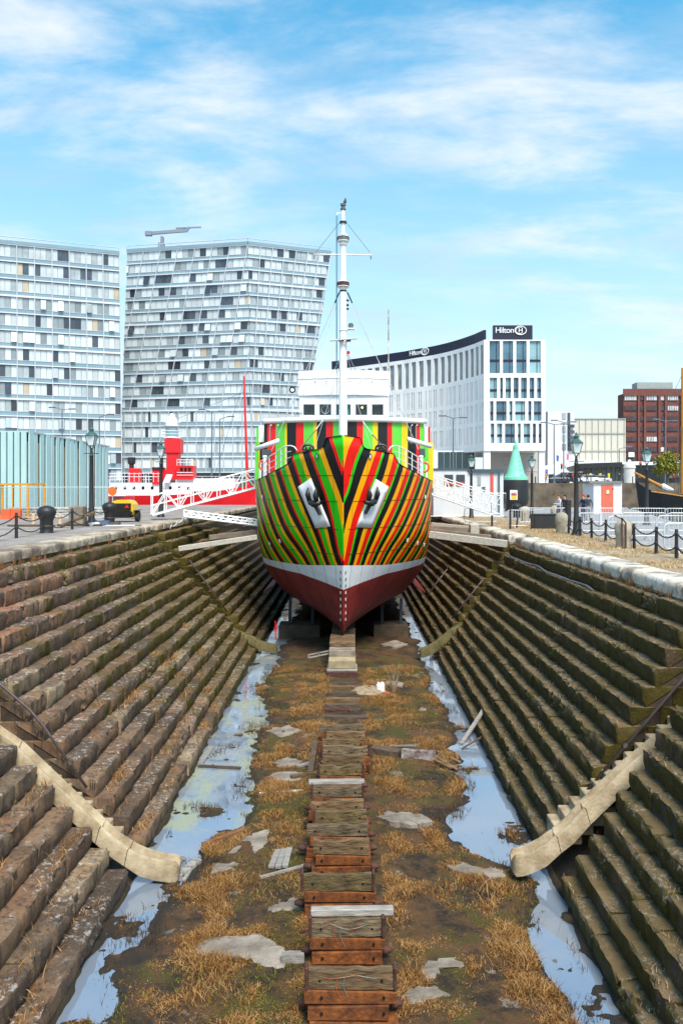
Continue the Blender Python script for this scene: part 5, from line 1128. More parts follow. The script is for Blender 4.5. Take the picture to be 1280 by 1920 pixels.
# --- bollards and chain posts
BSTONE = mat('bollard_stone', (.36, .32, .24), .9, .3, 4, .4, 20)
def bollard(m, kind):
    t = thing(kind, 'x', 'bollard', (0, 0, 0))
    mb = MB()
    if kind == 'iron_bollard': mb.lathe([(.30, 0), (.28, .05), (.27, .5), (.35, .72), (.40, .86), (.38, 1.0), (.28, 1.1), (.1, 1.16), (.02, 1.17)], (0, 0, 0), 16)
    else: mb.lathe([(.30, 0), (.29, .45), (.33, .55), (.34, .8), (.31, .95), (.22, 1.06), (.1, 1.11), (.02, 1.12)], (0, 0, 0), 16)
    o = mb.build('shaft', m, t); smooth_angle(o, 60)
    if kind == 'iron_bollard':
        b = MB(); b.pipe([(.36 * math.cos(a), .36 * math.sin(a), .3) for a in np.linspace(0, 6.283, 17)[:-1]], .02, 5, closed=True); b.build('ring_chain', RAIL, t)
    return t
ib = bollard(IRON, 'iron_bollard'); ib.location = (-12.9, 34.3, .45); ib['label'] = 'fat black iron bollard nearest the camera on the left quay'; tag(ib, group='iron bollards on the left quay')
dup(ib, (-13.1, 44, .45), .5, 'black iron bollard right in front of the yellow compressor')
sb = bollard(BSTONE, 'stone_bollard'); sb.location = (10.8, 31.4, 0); sb['label'] = 'mossy round topped stone bollard with iron bars beside it'; tag(sb, group='stone bollards on the right quay')
dup(sb, (11.2, 42, 0), .4, 'round topped stone bollard beside the nearest right lamp post'); dup(sb, (12.6, 57, 0), .9, 'round topped stone bollard behind the black box'); dup(sb, (15.5, 60, 0), .2, 'far stone bollard in front of the red door shed')
b2 = dup(ib, (13.9, 66, 0), .2, 'black iron bollard at the foot of the buoy'); b2['group'] = 'iron bollards on the right quay'
mb = MB(); mb.pipe([(10.62, 31.05, 0), (10.62, 31.05, 1.15), (10.3, 30.95, 1.3)], .03, 6); mb.pipe([(10.76, 31.02, 0), (10.76, 31.02, 1.0), (10.6, 31.0, 1.2)], .03, 6); tag(mb.build('iron_bars', RUSTD), 'two bent rusty bars in front of the mossy stone bollard', 'iron bars')
def post(x, y, z, lb, g, h=.98, tl=0.):
    t = thing('chain_post', lb, 'post', (x, y, z), 0, g); mb = MB(); mb.lathe([(.065, 0), (.055, h - .04), (.06, h - .03), (.045, h)], (0, 0, 0), 10); mb.v = [(a + tl * c, b, c) for a, b, c in mb.v]; mb.build('shaft', IRON, t, world=False)
    for zz in (.42, .86):
        b = MB(); b.pipe([(.07 * math.cos(a), .07 * math.sin(a), zz) for a in np.linspace(0, 6.283, 9)[:-1]], .012, 4, closed=True); b.build('chain_ring', RAIL, t, world=False)
    return t
gl, gr = 'chain posts on the left quay', 'chain posts on the right quay'
LP = [(-12.6, 27.2), (-12.62, 30.5), (-12.8, 37.2)]; RP = [(10.8, 24.6), (10.95, 26.7), (11.0, 28.6), (11.15, 31.2), (11.25, 33.2), (11.35, 35.3), (11.35, 37.3), (11.4, 39.3), (11.35, 41.2)]
post(*LP[0], .45, 'black chain post at the left picture edge', gl); post(*LP[1], .45, 'black chain post left of the fat iron bollard', gl); post(*LP[2], .45, 'black chain post between the fat bollard and the lamp', gl)
ords = ['closest of all', 'second', 'third', 'fourth', 'fifth', 'sixth', 'seventh', 'eighth', 'ninth']
for k, (x, y) in enumerate(RP): post(x, y, 0, f'black chain post on the right quay, {ords[k]} from the camera', gr, tl=.02 * (k % 3 - 1))
post(8.9, 49.5, 0, 'black post at the quay end of the right gangway', 'posts by the right gangway', 1.5); post(9.9, 47., 0, 'leaning black post right of the gangway end', 'posts by the right gangway', 1.2, .1); post(9.4, 46.4, 0, 'thin black post nearest the timber shores on the right', 'posts by the right gangway', 1.2)
CH = mat('chain_iron', (.03, .026, .026), .6, .3, 15)
def chain(a, b, sag, lb, g):
    mb = MB(); pts = catenary(a, b, sag, 15); mb.pipe(pts, .022, 5)
    # links: beads along the curve
    for p in catenary(a, b, sag, 29): mb.box(p, (.05, .05, .035), 0)
    o = mb.build('chain', CH); tag(o, lb, 'chain', g)
lnodes = [(-12.6, 27.2), (-12.62, 30.5), (-12.9, 34.3), (-12.8, 37.2), (-13.25, 41.4), (-13.1, 44)]
sp = ['between the left edge post and the next post', 'between the left post and the fat bollard', 'from the fat bollard to the next post', 'from the post to the left lamp', 'from the left lamp to the second bollard']
for k in range(5):
    for zz, w in ((.88, 'upper'), (.45, 'lower')): chain((*lnodes[k], .45 + zz), (*lnodes[k + 1], .45 + zz), .3, f'{w} chain hanging {sp[k]}', 'chains on the left quay')
for k in range(len(RP) - 1):
    for zz, w in ((.86, 'upper'), (.42, 'lower')): chain((*RP[k], zz), (*RP[k + 1], zz), .22, f'{w} chain span between right chain posts, {ords[k]} span from the camera', 'chains on the right quay')
# --- crowd barriers
GALV = mat('galvanised_steel', (.62, .66, .69), .35, .12, 6, metal=.35)
def make_barrier():
    t = thing('crowd_barrier', 'x', 'barrier', (0, 0, 0), 0, 'steel crowd barriers on the right quay'); L, H, z0, r = 2.3, 1.1, .2, .16
    pts = []
    for cx, cz, a0 in ((L / 2 - r, H - r, 0), (-L / 2 + r, H - r, 90), (-L / 2 + r, z0 + r, 180), (L / 2 - r, z0 + r, 270)):
        for a in (0, 30, 60, 90): pts.append((cx + r * math.cos(R_(a0 + a)), 0, cz + r * math.sin(R_(a0 + a))))
    mb = MB(); mb.pipe(pts, .024, 6, closed=True); mb.build('frame', GALV, t, smooth=True)
    for i in range(13):
        x = -L / 2 + .18 + i * (L - .36) / 12; mb = MB(); mb.tube((x, 0, z0), (x, 0, H), .011, n=5); mb.build('bar', GALV, t)
    for x in (-.72, .72):
        mb = MB(); mb.pipe([(x, -.32, 0), (x, -.2, .1), (x, 0, z0), (x, .2, .1), (x, .32, 0)], .02, 5); mb.build('foot', GALV, t)
    return t
bar = make_barrier(); first = True
bl = [((12.85, 36.2), 8, 'crowd barrier with its rounded end just right of the mossy bollard'), ((12.35, 28.5), 6, 'nearest crowd barrier at the right picture edge'), ((14.8, 28.9), 10, 'crowd barrier continuing the nearest one to the right'), ((10.4, 46.8), 8, 'crowd barrier between the black box and the leaning post'), ((12.9, 41.0), 5, 'crowd barrier with its rounded end behind the black box'), ((15.3, 36.7), 4, 'second crowd barrier from the mossy bollard'), ((17.6, 37.0), 2, 'third crowd barrier from the mossy bollard'),
      ((15.3, 41.4), -3, 'crowd barrier right behind the nearest right lamp post'), ((17.6, 41.1), -5, 'crowd barrier at the right edge in the middle row'), ((12.2, 52), 2, 'far crowd barrier left of the standing people'), ((14.6, 52.), 0, 'far crowd barrier before the couple'), ((17., 51.8), -4, 'far crowd barrier before the red door shed'), ((19.3, 51.4), -6, 'far crowd barrier right of the red door shed'), ((21.4, 51.0), -8, 'farthest right crowd barrier of the back row'),
      ((8.6, 52), 20, 'crowd barrier at the landing of the right gangway'), ((16.4, 33.4), 62, 'crowd barrier turned sideways near the right edge'), ((14.4, 45.6), 70, 'crowd barrier turned sideways behind the lamp post')]
for (x, y), a, lb in bl:
    o = bar if first else copy_tree(bar); first = False; o.location = (x, y, 0); o.rotation_euler = (0, 0, R_(a)); o['label'] = lb
# mesh site-fence panels with feet
WIREM = mat('fence_wire', (.6, .63, .65), .4, .1, metal=.3)
def make_fence():
    t = thing('site_fence', 'x', 'fence panel', (0, 0, 0), 0, 'site fence panels'); L, H = 3.4, 2.0; mb = MB(); mb.pipe([(-L / 2, 0, .1), (-L / 2, 0, H), (L / 2, 0, H), (L / 2, 0, .1)], .03, 6, closed=True); mb.build('frame', WIREM, t)
    mb = MB(); 
    for i in range(1, 34): mb.tube((-L / 2 + i * .1, 0, .1), (-L / 2 + i * .1, 0, H), .003, n=3, cap=False)
    for i in range(1, 9): mb.tube((-L / 2, 0, .1 + i * .22), (L / 2, 0, .1 + i * .22), .003, n=3, cap=False)
    tag(mb.build('mesh', WIREM, t), kind='stuff')
    for x in (-L / 2, L / 2): mb = MB(); mb.box((x, 0, .06), (.24, .6, .12), .03); mb.build('foot', CONC, t)
    return t
fn = make_fence(); first = True
for x, y, z, a, lb in ((-18.7, 50.5, .45, 0, 'site fence panel in front of the teal shed corner'), (-15.2, 50.5, .45, 3, 'site fence panel behind the left lamp post'), (-22.2, 50.5, .45, 0, 'site fence panel behind the orange cage'), (11.4, 66.5, 0, 0, 'site fence panel carrying the coloured notice'), (7.9, 66.3, 0, 2, 'site fence panel before the red cabin door')):
    o = fn if first else copy_tree(fn); first = False; o.location = (x, y, z); o.rotation_euler = (0, 0, R_(a)); o['label'] = lb
mb = MB(); c = W(962.5, 928, 66.3); mb.box(c, (.62, .02, .8)); t = thing('notice_board', 'white notice with yellow, blue and red lines on the fence', 'notice', c); mb.build('board', WHITE, t)
for k, (m, z) in enumerate(((P_Y, .18), (mat('notice_blue', (.05, .08, .4), .5), .08), (P_R, -.01), (P_Y, -.2))):
    mb = MB(); mb.box(c + Vector((0, -.02, z)), (.44, .012, .07 if k < 3 else .24)); mb.build('print_band', m, t)
# black box by the chains
a, b = W(1001, 985, 46.), W(1048, 966, 46.); t = thing('black_planter', 'low black box standing in the dry grass behind the chains', 'box', ((a.x + b.x) / 2, 46.5, 0)); mb = MB(); mb.box(((a.x + b.x) / 2, 46.5, .42), (b.x - a.x, 1., .84), .03); mb.build('body', IRON, t); mb = MB(); mb.box(((a.x + b.x) / 2, 46.5, .87), (b.x - a.x + .06, 1.06, .05), .01); mb.build('lid', IRON, t)
mb = MB(); mb.lathe([(.2, 0), (.2, 1.35), (.22, 1.38), (.22, 1.62), (.18, 1.66)], (13.9, 50.6, 0), 14); tag(mb.build('waste_bin', IRON), 'tall dark bin in front of the standing couple', 'bin')
# orange cage, water barriers
ORG = mat('orange_frame', (.62, .27, .01), .5, .15, 4); ORB = mat('orange_plastic', (.72, .09, .02), .5, .1)
Yc = 52.; t = thing('tool_cage', 'orange yellow tube cage standing in front of the teal shed', 'cage', ((35 - VPX) / F * Yc, Yc, .45))
x0, x1, zb, zt = (-12 - VPX) / F * Yc, (53 - VPX) / F * Yc, .45, EYE - (908 - VPY) / F * Yc; y1 = Yc + 1.4
cs = [(x0, Yc), (x1, Yc), (x1 + .55, y1), (x0, y1)]
for i, (x, y) in enumerate(cs): mb = MB(); mb.beam((x, y, zb), (x, y, zt), .13, .13); mb.build('corner_post', ORG, t)
for z in (zt, zb + .1):
    for i in range(4): mb = MB(); a, b = cs[i], cs[(i + 1) % 4]; mb.beam((*a, z), (*b, z), .12, .12); mb.build('rail', ORG, t)
for k in (.28, .55, .78): mb = MB(); mb.beam((x0 + (x1 - x0) * k, Yc + .03, zb), (x0 + (x1 - x0) * k, Yc + .03, zt), .07, .07); mb.build('upright', ORG, t)
for i, (xa, xb) in enumerate(((4, 22), (22.5, 40.5))):
    a, b = W(xa, 970, 50.5), W(xb, 953, 50.5); mb = MB(); L = b.x - a.x; h = .62
    pr = [(-.26, 0), (.26, 0), (.2, .2), (.12, h), (-.12, h), (-.2, .2)]; mb.prism([(a.x, 50.5 + p, .45 + q) for p, q in pr], (L - .02, 0, 0)); tag(mb.build('plastic_barrier', ORB), ['left', 'right'][i] + ' orange plastic barrier block in front of the tube cage', 'barrier', 'orange plastic barriers')
# yellow towable compressor
cx, cy, cz = (228 - VPX) / F * 45.5, 45.5, .45; t = thing('compressor', 'yellow and black towable compressor parked behind the iron bollard', 'compressor', (cx, cy, cz)); YP = mat('machine_yellow', (.75, .48, .01), .35, .05); RUB = mat('rubber', (.02, .02, .02), .8)
mb = MB(); pr = [(-.62, .42), (.62, .42), (.66, .7), (.62, 1.0), (.5, 1.18), (.25, 1.26), (-.25, 1.26), (-.5, 1.18), (-.62, 1.0), (-.66, .7)]; mb.prism([(cx + x, cy, cz + z) for x, z in pr], (0, 1.25, 0)); mb.build('bonnet', YP, t)
mb = MB(); mb.box((cx, cy - .04, cz + .86), (1.1, .1, .42), .03); rp = mb.build('rear_panel', SBLACK, t)
for s in (-.34, .34): mb = MB(); mb.prism([(cx + s - .12, cy - .1, cz + .82), (cx + s + .12, cy - .1, cz + .82), (cx + s, cy - .1, cz + 1.0)], (0, -.02, 0)); mb.build('red_reflector', P_R, rp)
mb = MB(); mb.box((cx, cy + .1, cz + .52), (1.25, .3, .2), .03); mb.box((cx, cy + .5, cz + .35), (1.0, 1.4, .2)); mb.build('chassis', SBLACK, t)
for s in (-.74, .74): mb = MB(); mb.lathe([(.14, -.1), (.32, -.1), (.33, 0), (.32, .1), (.14, .1)], (cx + s, cy + .7, cz + .33), 16, Matrix.Rotation(R_(90), 3, 'Y')); w = mb.build('wheel', RUB, t); mb = MB(); mb.box((cx + s, cy + .7, cz + .69), (.24, .9, .06), .02); mb.build('mudguard', mat('guard_grey', (.2, .24, .3), .5), t)
# debris around lamp and coping, left
TAR = mat('blue_tarp', (.06, .09, .16), .6, .5, 6); 
for lb, px, py, Y, d, m, rz, nm in (('crumpled dark blue tarpaulin by the left lamp foot', 188, 982, 42., (.9, .5, .22), TAR, .3, 'tarpaulin'), ('white board lying on the left quay near the coping', 226, 989, 41., (1.5, .3, .04), WHITE, .1, 'board'), ('bundle of pale rags beside the left lamp', 176, 986, 40.6, (.5, .3, .16), WIREW, .8, 'rag_bundle'), ('dark flat sack in front of the compressor', 214, 983, 42.3, (.6, .4, .1), DARKWOOD, 0, 'sack')):
    c = W(px, py, Y); mb = MB(); mb.box((c.x, Y, .45 + d[2] / 2), d, .03, rz=rz); mb.v = [(x + rgk.uniform(-.03, .03), y + rgk.uniform(-.03, .03), z + (rgk.uniform(-.04, .04) if z > .5 else 0)) for x, y, z in mb.v]; tag(mb.build(nm, m), lb, nm.replace('_', ' '))
mb = MB(); a = W(114, 988, 38.5); b = W(175, 962, 40.); mb.beam((a.x, 38.5, .55), (b.x, 40.2, 1.15), .16, .12, ch=.01); tag(mb.build('timber_beam', OLDWOOD), 'brown timber leaning up against a concrete block on the left quay', 'timber')
c = W(143, 965, 41.5); mb = MB(); mb.box((c.x, 41.8, .95), (.75, .75, 1.0), .05); tag(mb.build('concrete_block', CONC), 'pale concrete block behind the chain post', 'block'); mb = MB(); mb.box((c.x + .5, 40.6, .5), (2.2, .35, .1), .01); tag(mb.build('timber_beam', DARKWOOD), 'dark timber lying flat at the foot of the concrete block', 'timber')
mb = MB(); mb.box((c.x - 2.0, 40.2, .5), (1.9, .3, .08), .01); tag(mb.build('timber_beam', OLDWOOD), 'flat timber lying behind the fat iron bollard', 'timber')
for k, px in enumerate((113, 63)):
    c = W(px, 965, 43); mb = MB(); mb.lathe([(.09, .45), (.09, .95), (.06, 1.0)], (c.x, 43, 0), 10); tag(mb.build('short_post', mat('pale_post', (.6, .45, .3), .7)), ['short pale post behind the fat iron bollard', 'short pale post right of the orange barriers'][k], 'post')
c = W(211, 921, 47.); t = thing('disc_sign', 'round orange disc sign on a thin pole by the shed end', 'sign', (c.x, 47, .45)); mb = MB(); mb.lathe([(.25, -.01), (.26, 0), (.25, .01)], c, 20, Matrix.Rotation(R_(90), 3, 'X')); mb.build('disc', mat('sign_orange', (.75, .13, .01), .5), t); mb = MB(); mb.tube((c.x, 47.06, .45), (c.x, 47.06, c.z), .025); mb.build('pole', GALV, t)
# gabion wall in front of the shed
GAB = mat('gabion_stone', (.5, .49, .47), .9, .3, 3, .5, 10, rnd=.2); rg2 = random.Random(31)
t = thing('gabion_wall', 'low pale rubble wall along the foot of the teal shed', 'wall', (-19.8, 53.6, .45)); mb = MB()
for i in range(58):
    for j in range(4): mb.box((-22.5 + i * .13 * 1.0, 53.4 + rg2.uniform(-.03, .03), .52 + j * .17), (.2, .3, .15), .035, M=Euler((rg2.uniform(-.2, .2), rg2.uniform(-.3, .3), rg2.uniform(-.4, .4))).to_matrix())
tag(mb.build('wall_stones', GAB, t), kind='stuff'); mb = MB(); mb.box((-18.8, 53.7, .78), (7.4, .3, .7)); mb.build('core', GAB, t)
# --- teal shed with vertical cladding panels
TEALP = mat('teal_cladding', (.40, .60, .60), .45, .08, 1.5, rnd=.06, stretch=(1, 1, .2)); TEALD = mat('shed_dark_gap', (.05, .06, .06), .7); PLY = mat('shed_ply', (.48, .40, .28), .8, .2)
Xs = -22.05; z1 = EYE + (VPY - 808) / F * 55; t = thing('teal_shed', 'long shed clad in pale teal vertical metal panels', 'shed', (Xs - 4, 64, .45))
mb = MB(); mb.box((Xs - 6.1, 64.5, (.45 + z1) / 2 - .12), (12, 18.6, z1 - .7)); mb.build('core_wall', TEALD, t)
mb = MB(); mb.box((Xs - 5.95, 64.5, z1 - .04), (12.1, 19, .1)); mb.build('roof', mat('shed_roof_grey', (.45, .48, .48), .6), t)
mb = MB(); mb.box((Xs - .09, 64.5, (.5 + z1) / 2 - .3), (.04, 18.5, z1 - 1.3)); mb.build('inner_board', PLY, t)
ys = np.linspace(55.15, 73.9, 19)
for k in range(18):
    w = (ys[k + 1] - ys[k]) * rg2.uniform(.6, .86); h = z1 - .45 - (.12 if k % 2 else 0.02); mb = MB(); x = Xs + rg2.uniform(-.02, .06); y = ys[k] + w / 2
    mb.prism([(x, y - w / 2, .5), (x + .07, y - w / 2 + .05, .5), (x + .07, y + w / 2 - .05, .5), (x, y + w / 2, .5)], (0, 0, h)); mb.build('cladding_panel', TEALP, t)
for k in range(14):
    x = Xs - .22 - k * .46; mb = MB(); mb.prism([(x - .2, 55.05, .5), (x - .17, 54.97, .5), (x + .17, 54.97, .5), (x + .2, 55.05, .5)], (0, 0, z1 - .5)); mb.build('front_panel', TEALP, t)
# --- timbers spanning between ship and quay (shores)
def shore(lb, a, b, w, h, m): mb = MB(); mb.beam(a, b, w, h, ch=.02); tag(mb.build('timber_shore', m), lb, 'timber', 'timber shores against the hull')
SH = mat('shore_timber', (.46, .41, .33), .85, .25, 2, .5, 10, col2=(.56, .52, .44), stretch=(3, 3, 8)); SHD = mat('shore_timber_dark', (.2, .16, .12), .85, .3, 2, .5, 10)
shore('long pale timber shore from the left wall to the hull', W(335, 1029, 40.8), W(482, 1007, 41.6), .3, .26, SH); shore('dark timber shore behind the long pale one at the left', W(392, 1008, 46), W(482, 998, 46.5), .28, .3, SHD); shore('thin dark pole above the left shores', W(360, 985, 47), W(482, 991, 47), .14, .14, SHD)
shore('big pale timber shore from the hull to the right coping', W(805, 1002, 41.6), W(950, 1020, 39.8), .3, .36, SH); shore('brown timber shore just behind the big right one', W(806, 996, 44), W(920, 1008, 43), .26, .28, SHD); shore('second brown timber shore at the right', W(806, 990, 47), W(895, 995, 46.5), .26, .28, SHD); shore('farthest pale timber shore at the right', W(808, 983, 51), W(880, 990, 50), .22, .24, SH)
mb = MB(); c = W(888, 992, 46.5); mb.box(c, (.5, .7, .55), .03); tag(mb.build('shore_block', SH), 'pale timber block at the end of the right shores', 'block')
# --- gangways
def gangway(lb, a, b, width, rail_h, n, deck_m=None, truss=True):
    a, b = Vector(a), Vector(b); t = thing('gangway', lb, 'gangway', a); d = (b - a).normalized(); s = d.cross(Vector((0, 0, 1))).normalized() * (width / 2); up = Vector((0, 0, rail_h))
    mb = MB(); mb.beam(a, b, width, .08); mb.build('deck', deck_m or GREYDECK, t)
    for k in (-1, 1):
        mb = MB(); mb.tube(a + s * k + up, b + s * k + up, .035, n=6); mb.build('top_rail', WHITE, t); mb = MB(); mb.tube(a + s * k, b + s * k, .055, n=6); mb.build('bottom_chord', WHITE, t); mb = MB(); mb.tube(a + s * k + up * .5, b + s * k + up * .5, .025, n=5); mb.build('mid_rail', WHITE, t)
        for i in range(n + 1):
            p = a.lerp(b, i / n) + s * k; mb = MB(); mb.tube(p, p + up, .035, n=5); mb.build('stanchion', WHITE, t)
            if i < n and truss: q = a.lerp(b, (i + 1) / n) + s * k; mb = MB(); (mb.tube(p + up, q, .032, n=5) if i % 2 else mb.tube(p, q + up, .032, n=5)); mb.build('brace', WHITE, t)
    return t
GREYDECK = mat('gangway_deck', (.5, .52, .53), .6)
gangway('large white truss gangway rising from the left quay to the ship', W(285, 966, 49.5), W(482, 914, 51.5), 1.3, 1.2, 8)
gangway('low white truss gangway lying level between left quay and ship', W(345, 968, 46), W(482, 985, 47), .9, .34, 10)
gangway('white gangway sloping down from the ship to the right quay', W(810, 925, 52), W(930, 965, 49.5), 1.3, 1.15, 7)
# white folded steps on the left wall edge, hose
for k in range(5):
    c = W(308 + k * 11, 998 - k * 7, 44.5 + k * .6); mb = MB(); mb.pipe([c + Vector((-.16, 0, -.1)), c, c + Vector((.1, 0, .22))], .03, 5); tag(mb.build('white_bracket', WHITE), ['lowest', 'second', 'third', 'fourth', 'topmost'][k] + ' white bent bracket on the left wall near the gangway', 'bracket', 'white brackets on the left wall')
mb = MB(); pts = [Vector((7.62 - .0 * i, 25 + i * .9, ZR[2] + .06 + .02 * math.sin(i * 1.7))) + Vector((.1 * math.sin(i * .9), 0, 0)) for i in range(16)]; mb.pipe(pts, .03, 6); tag(mb.build('hose', mat('blue_grey_cable', (.12, .14, .2), .5)), 'blue grey cable lying along the second step of the right wall', 'cable')
# --- cabin, buoy, red-door shed
CAB = mat('cabin_grey', (.62, .64, .66), .5, .06, 1); NAVY = mat('cabin_trim', (.05, .09, .12), .5)
def bx(par, nm, x0, x1, y0, y1, Y, dep, m, off=0, ch=0): a, b = W(x0, y1, Y), W(x1, y0, Y); mb = MB(); mb.box(((a.x + b.x) / 2, Y + dep / 2 + off, (a.z + b.z) / 2), (b.x - a.x, dep, b.z - a.z), ch); return mb.build(nm, m, par)
t = thing('site_cabin', 'grey site cabin with two square windows and a red door', 'cabin', W(876, 968, 69)); bx(t, 'body', 812, 943, 880, 967.9, 69, 3.2, CAB); bx(t, 'roof_trim', 811, 878, 878, 881, 68.9, 3.4, NAVY); bx(t, 'fascia', 878, 944, 879.5, 886, 68.8, 3.5, NAVY)
for x0 in (833, 855): w = bx(t, 'window', x0, x0 + 16, 890, 911, 68.93, .1, mat('cabin_glass', (.05, .06, .08), .2)); bx(w, 'window_lining', x0 + 1, x0 + 15, 904, 910, 68.9, .04, mat('red_board', (.4, .05, .05), .6))
bx(t, 'vent_panel', 895, 901, 889, 910, 68.93, .1, mat('vent_grey', (.3, .32, .33), .6)); bx(t, 'door', 919, 924.5, 888, 926, 68.92, .1, mat('cabin_red', (.75, .08, .05), .5)); bx(t, 'corner_pipe', 934, 936.5, 884, 967, 68.8, .1, mat('pipe_teal', (.03, .12, .12), .5))
for y in (913, 917, 920): bx(t, 'louvre', 903, 909.5, y, y + 2, 68.93, .08, NAVY)
t = thing('green_buoy', 'tall green conical buoy with a black lower drum', 'buoy', W(965, 957.5, 85)); c = W(966, 957.5, 85); BG = mat('buoy_green', (.2, .62, .42), .5, .1); k = 85 / F; q0 = 14.5
mb = MB(); mb.lathe([(20 * k, 0), (20 * k, 10 * k), (22.5 * k, 14 * k), (23.5 * k, 20 * k), (23.5 * k, 54 * k), (22.8 * k, 57.5 * k)], c, 24); o = mb.build('drum', IRON, t); smooth_angle(o)
mb = MB(); mb.lathe([(r_ * k, (h_ + q0) * k) for r_, h_ in ((22.9, 43), (22.9, 48), (19, 49.5), (16, 56), (6.3, 96), (4.8, 101), (5.2, 102), (5.2, 105))], c, 24); o = mb.build('cone', BG, t); smooth_angle(o)
mb = MB(); mb.lathe([(r_ * k, (h_ + q0) * k) for r_, h_ in ((4, 105), (4.5, 108), (1.8, 111), (2.2, 115), (.8, 119))], c, 10); mb.build('lantern', BG, t)
for a in range(4): mb = MB(); q = c + Vector((math.cos(a * 1.57 + .4) * 20 * k, math.sin(a * 1.57 + .4) * 20 * k, (49 + q0) * k)); mb.pipe([q + Vector((-.12, 0, 0)), q + Vector((-.1, 0, .25)), q + Vector((.1, 0, .25)), q + Vector((.12, 0, 0))], .035, 5); mb.build('lifting_eye', BG, t)
for z in (62, 70, 78, 86): mb = MB(); rr = (16 - (z - 56) * .243) * k; mb.beam(c + Vector((rr * .25 + .0, -rr * 1.02, (z + q0) * k)), c + Vector((rr * .65, -rr * .82, (z + q0) * k)), .04, .04); mb.build('rung', BG, t)
t = thing('substation_shed', 'white block shed with a red door on the right quay', 'shed', W(1135, 956, 75)); WB = mat('shed_white', (.70, .71, .73), .7, .08, 1.5); bx(t, 'body', 1112, 1165, 906, 966, 75, 2.8, WB); a = W(1103, 966, 76.5)
mb = MB(); p0, p1 = W(1103, 966, 77.5), W(1112, 966, 75.02); zt_ = W(0, 906, 75).z; mb.prism([(p0.x, p0.y, 0), (p1.x, p1.y, 0), (p1.x, p1.y + 2.7, 0), (p0.x, p0.y + 2, 0)], (0, 0, zt_)); mb.build('side_wall', mat('shed_white_side', (.62, .64, .68), .7, .08, 1.5), t)
bx(t, 'roof_slab', 1104, 1166, 902, 906, 74.8, 3.2, mat('roof_felt', (.22, .2, .18), .9)); d = bx(t, 'door', 1127, 1149, 909, 962, 74.93, .1, mat('faded_red', (.62, .13, .08), .6, .1)); bx(d, 'sign_plate', 1136, 1141, 919, 926, 74.88, .06, mat('cream_plate', (.7, .62, .4), .6)); bx(d, 'hinge', 1147, 1150, 916, 917.5, 74.88, .06, IRON)
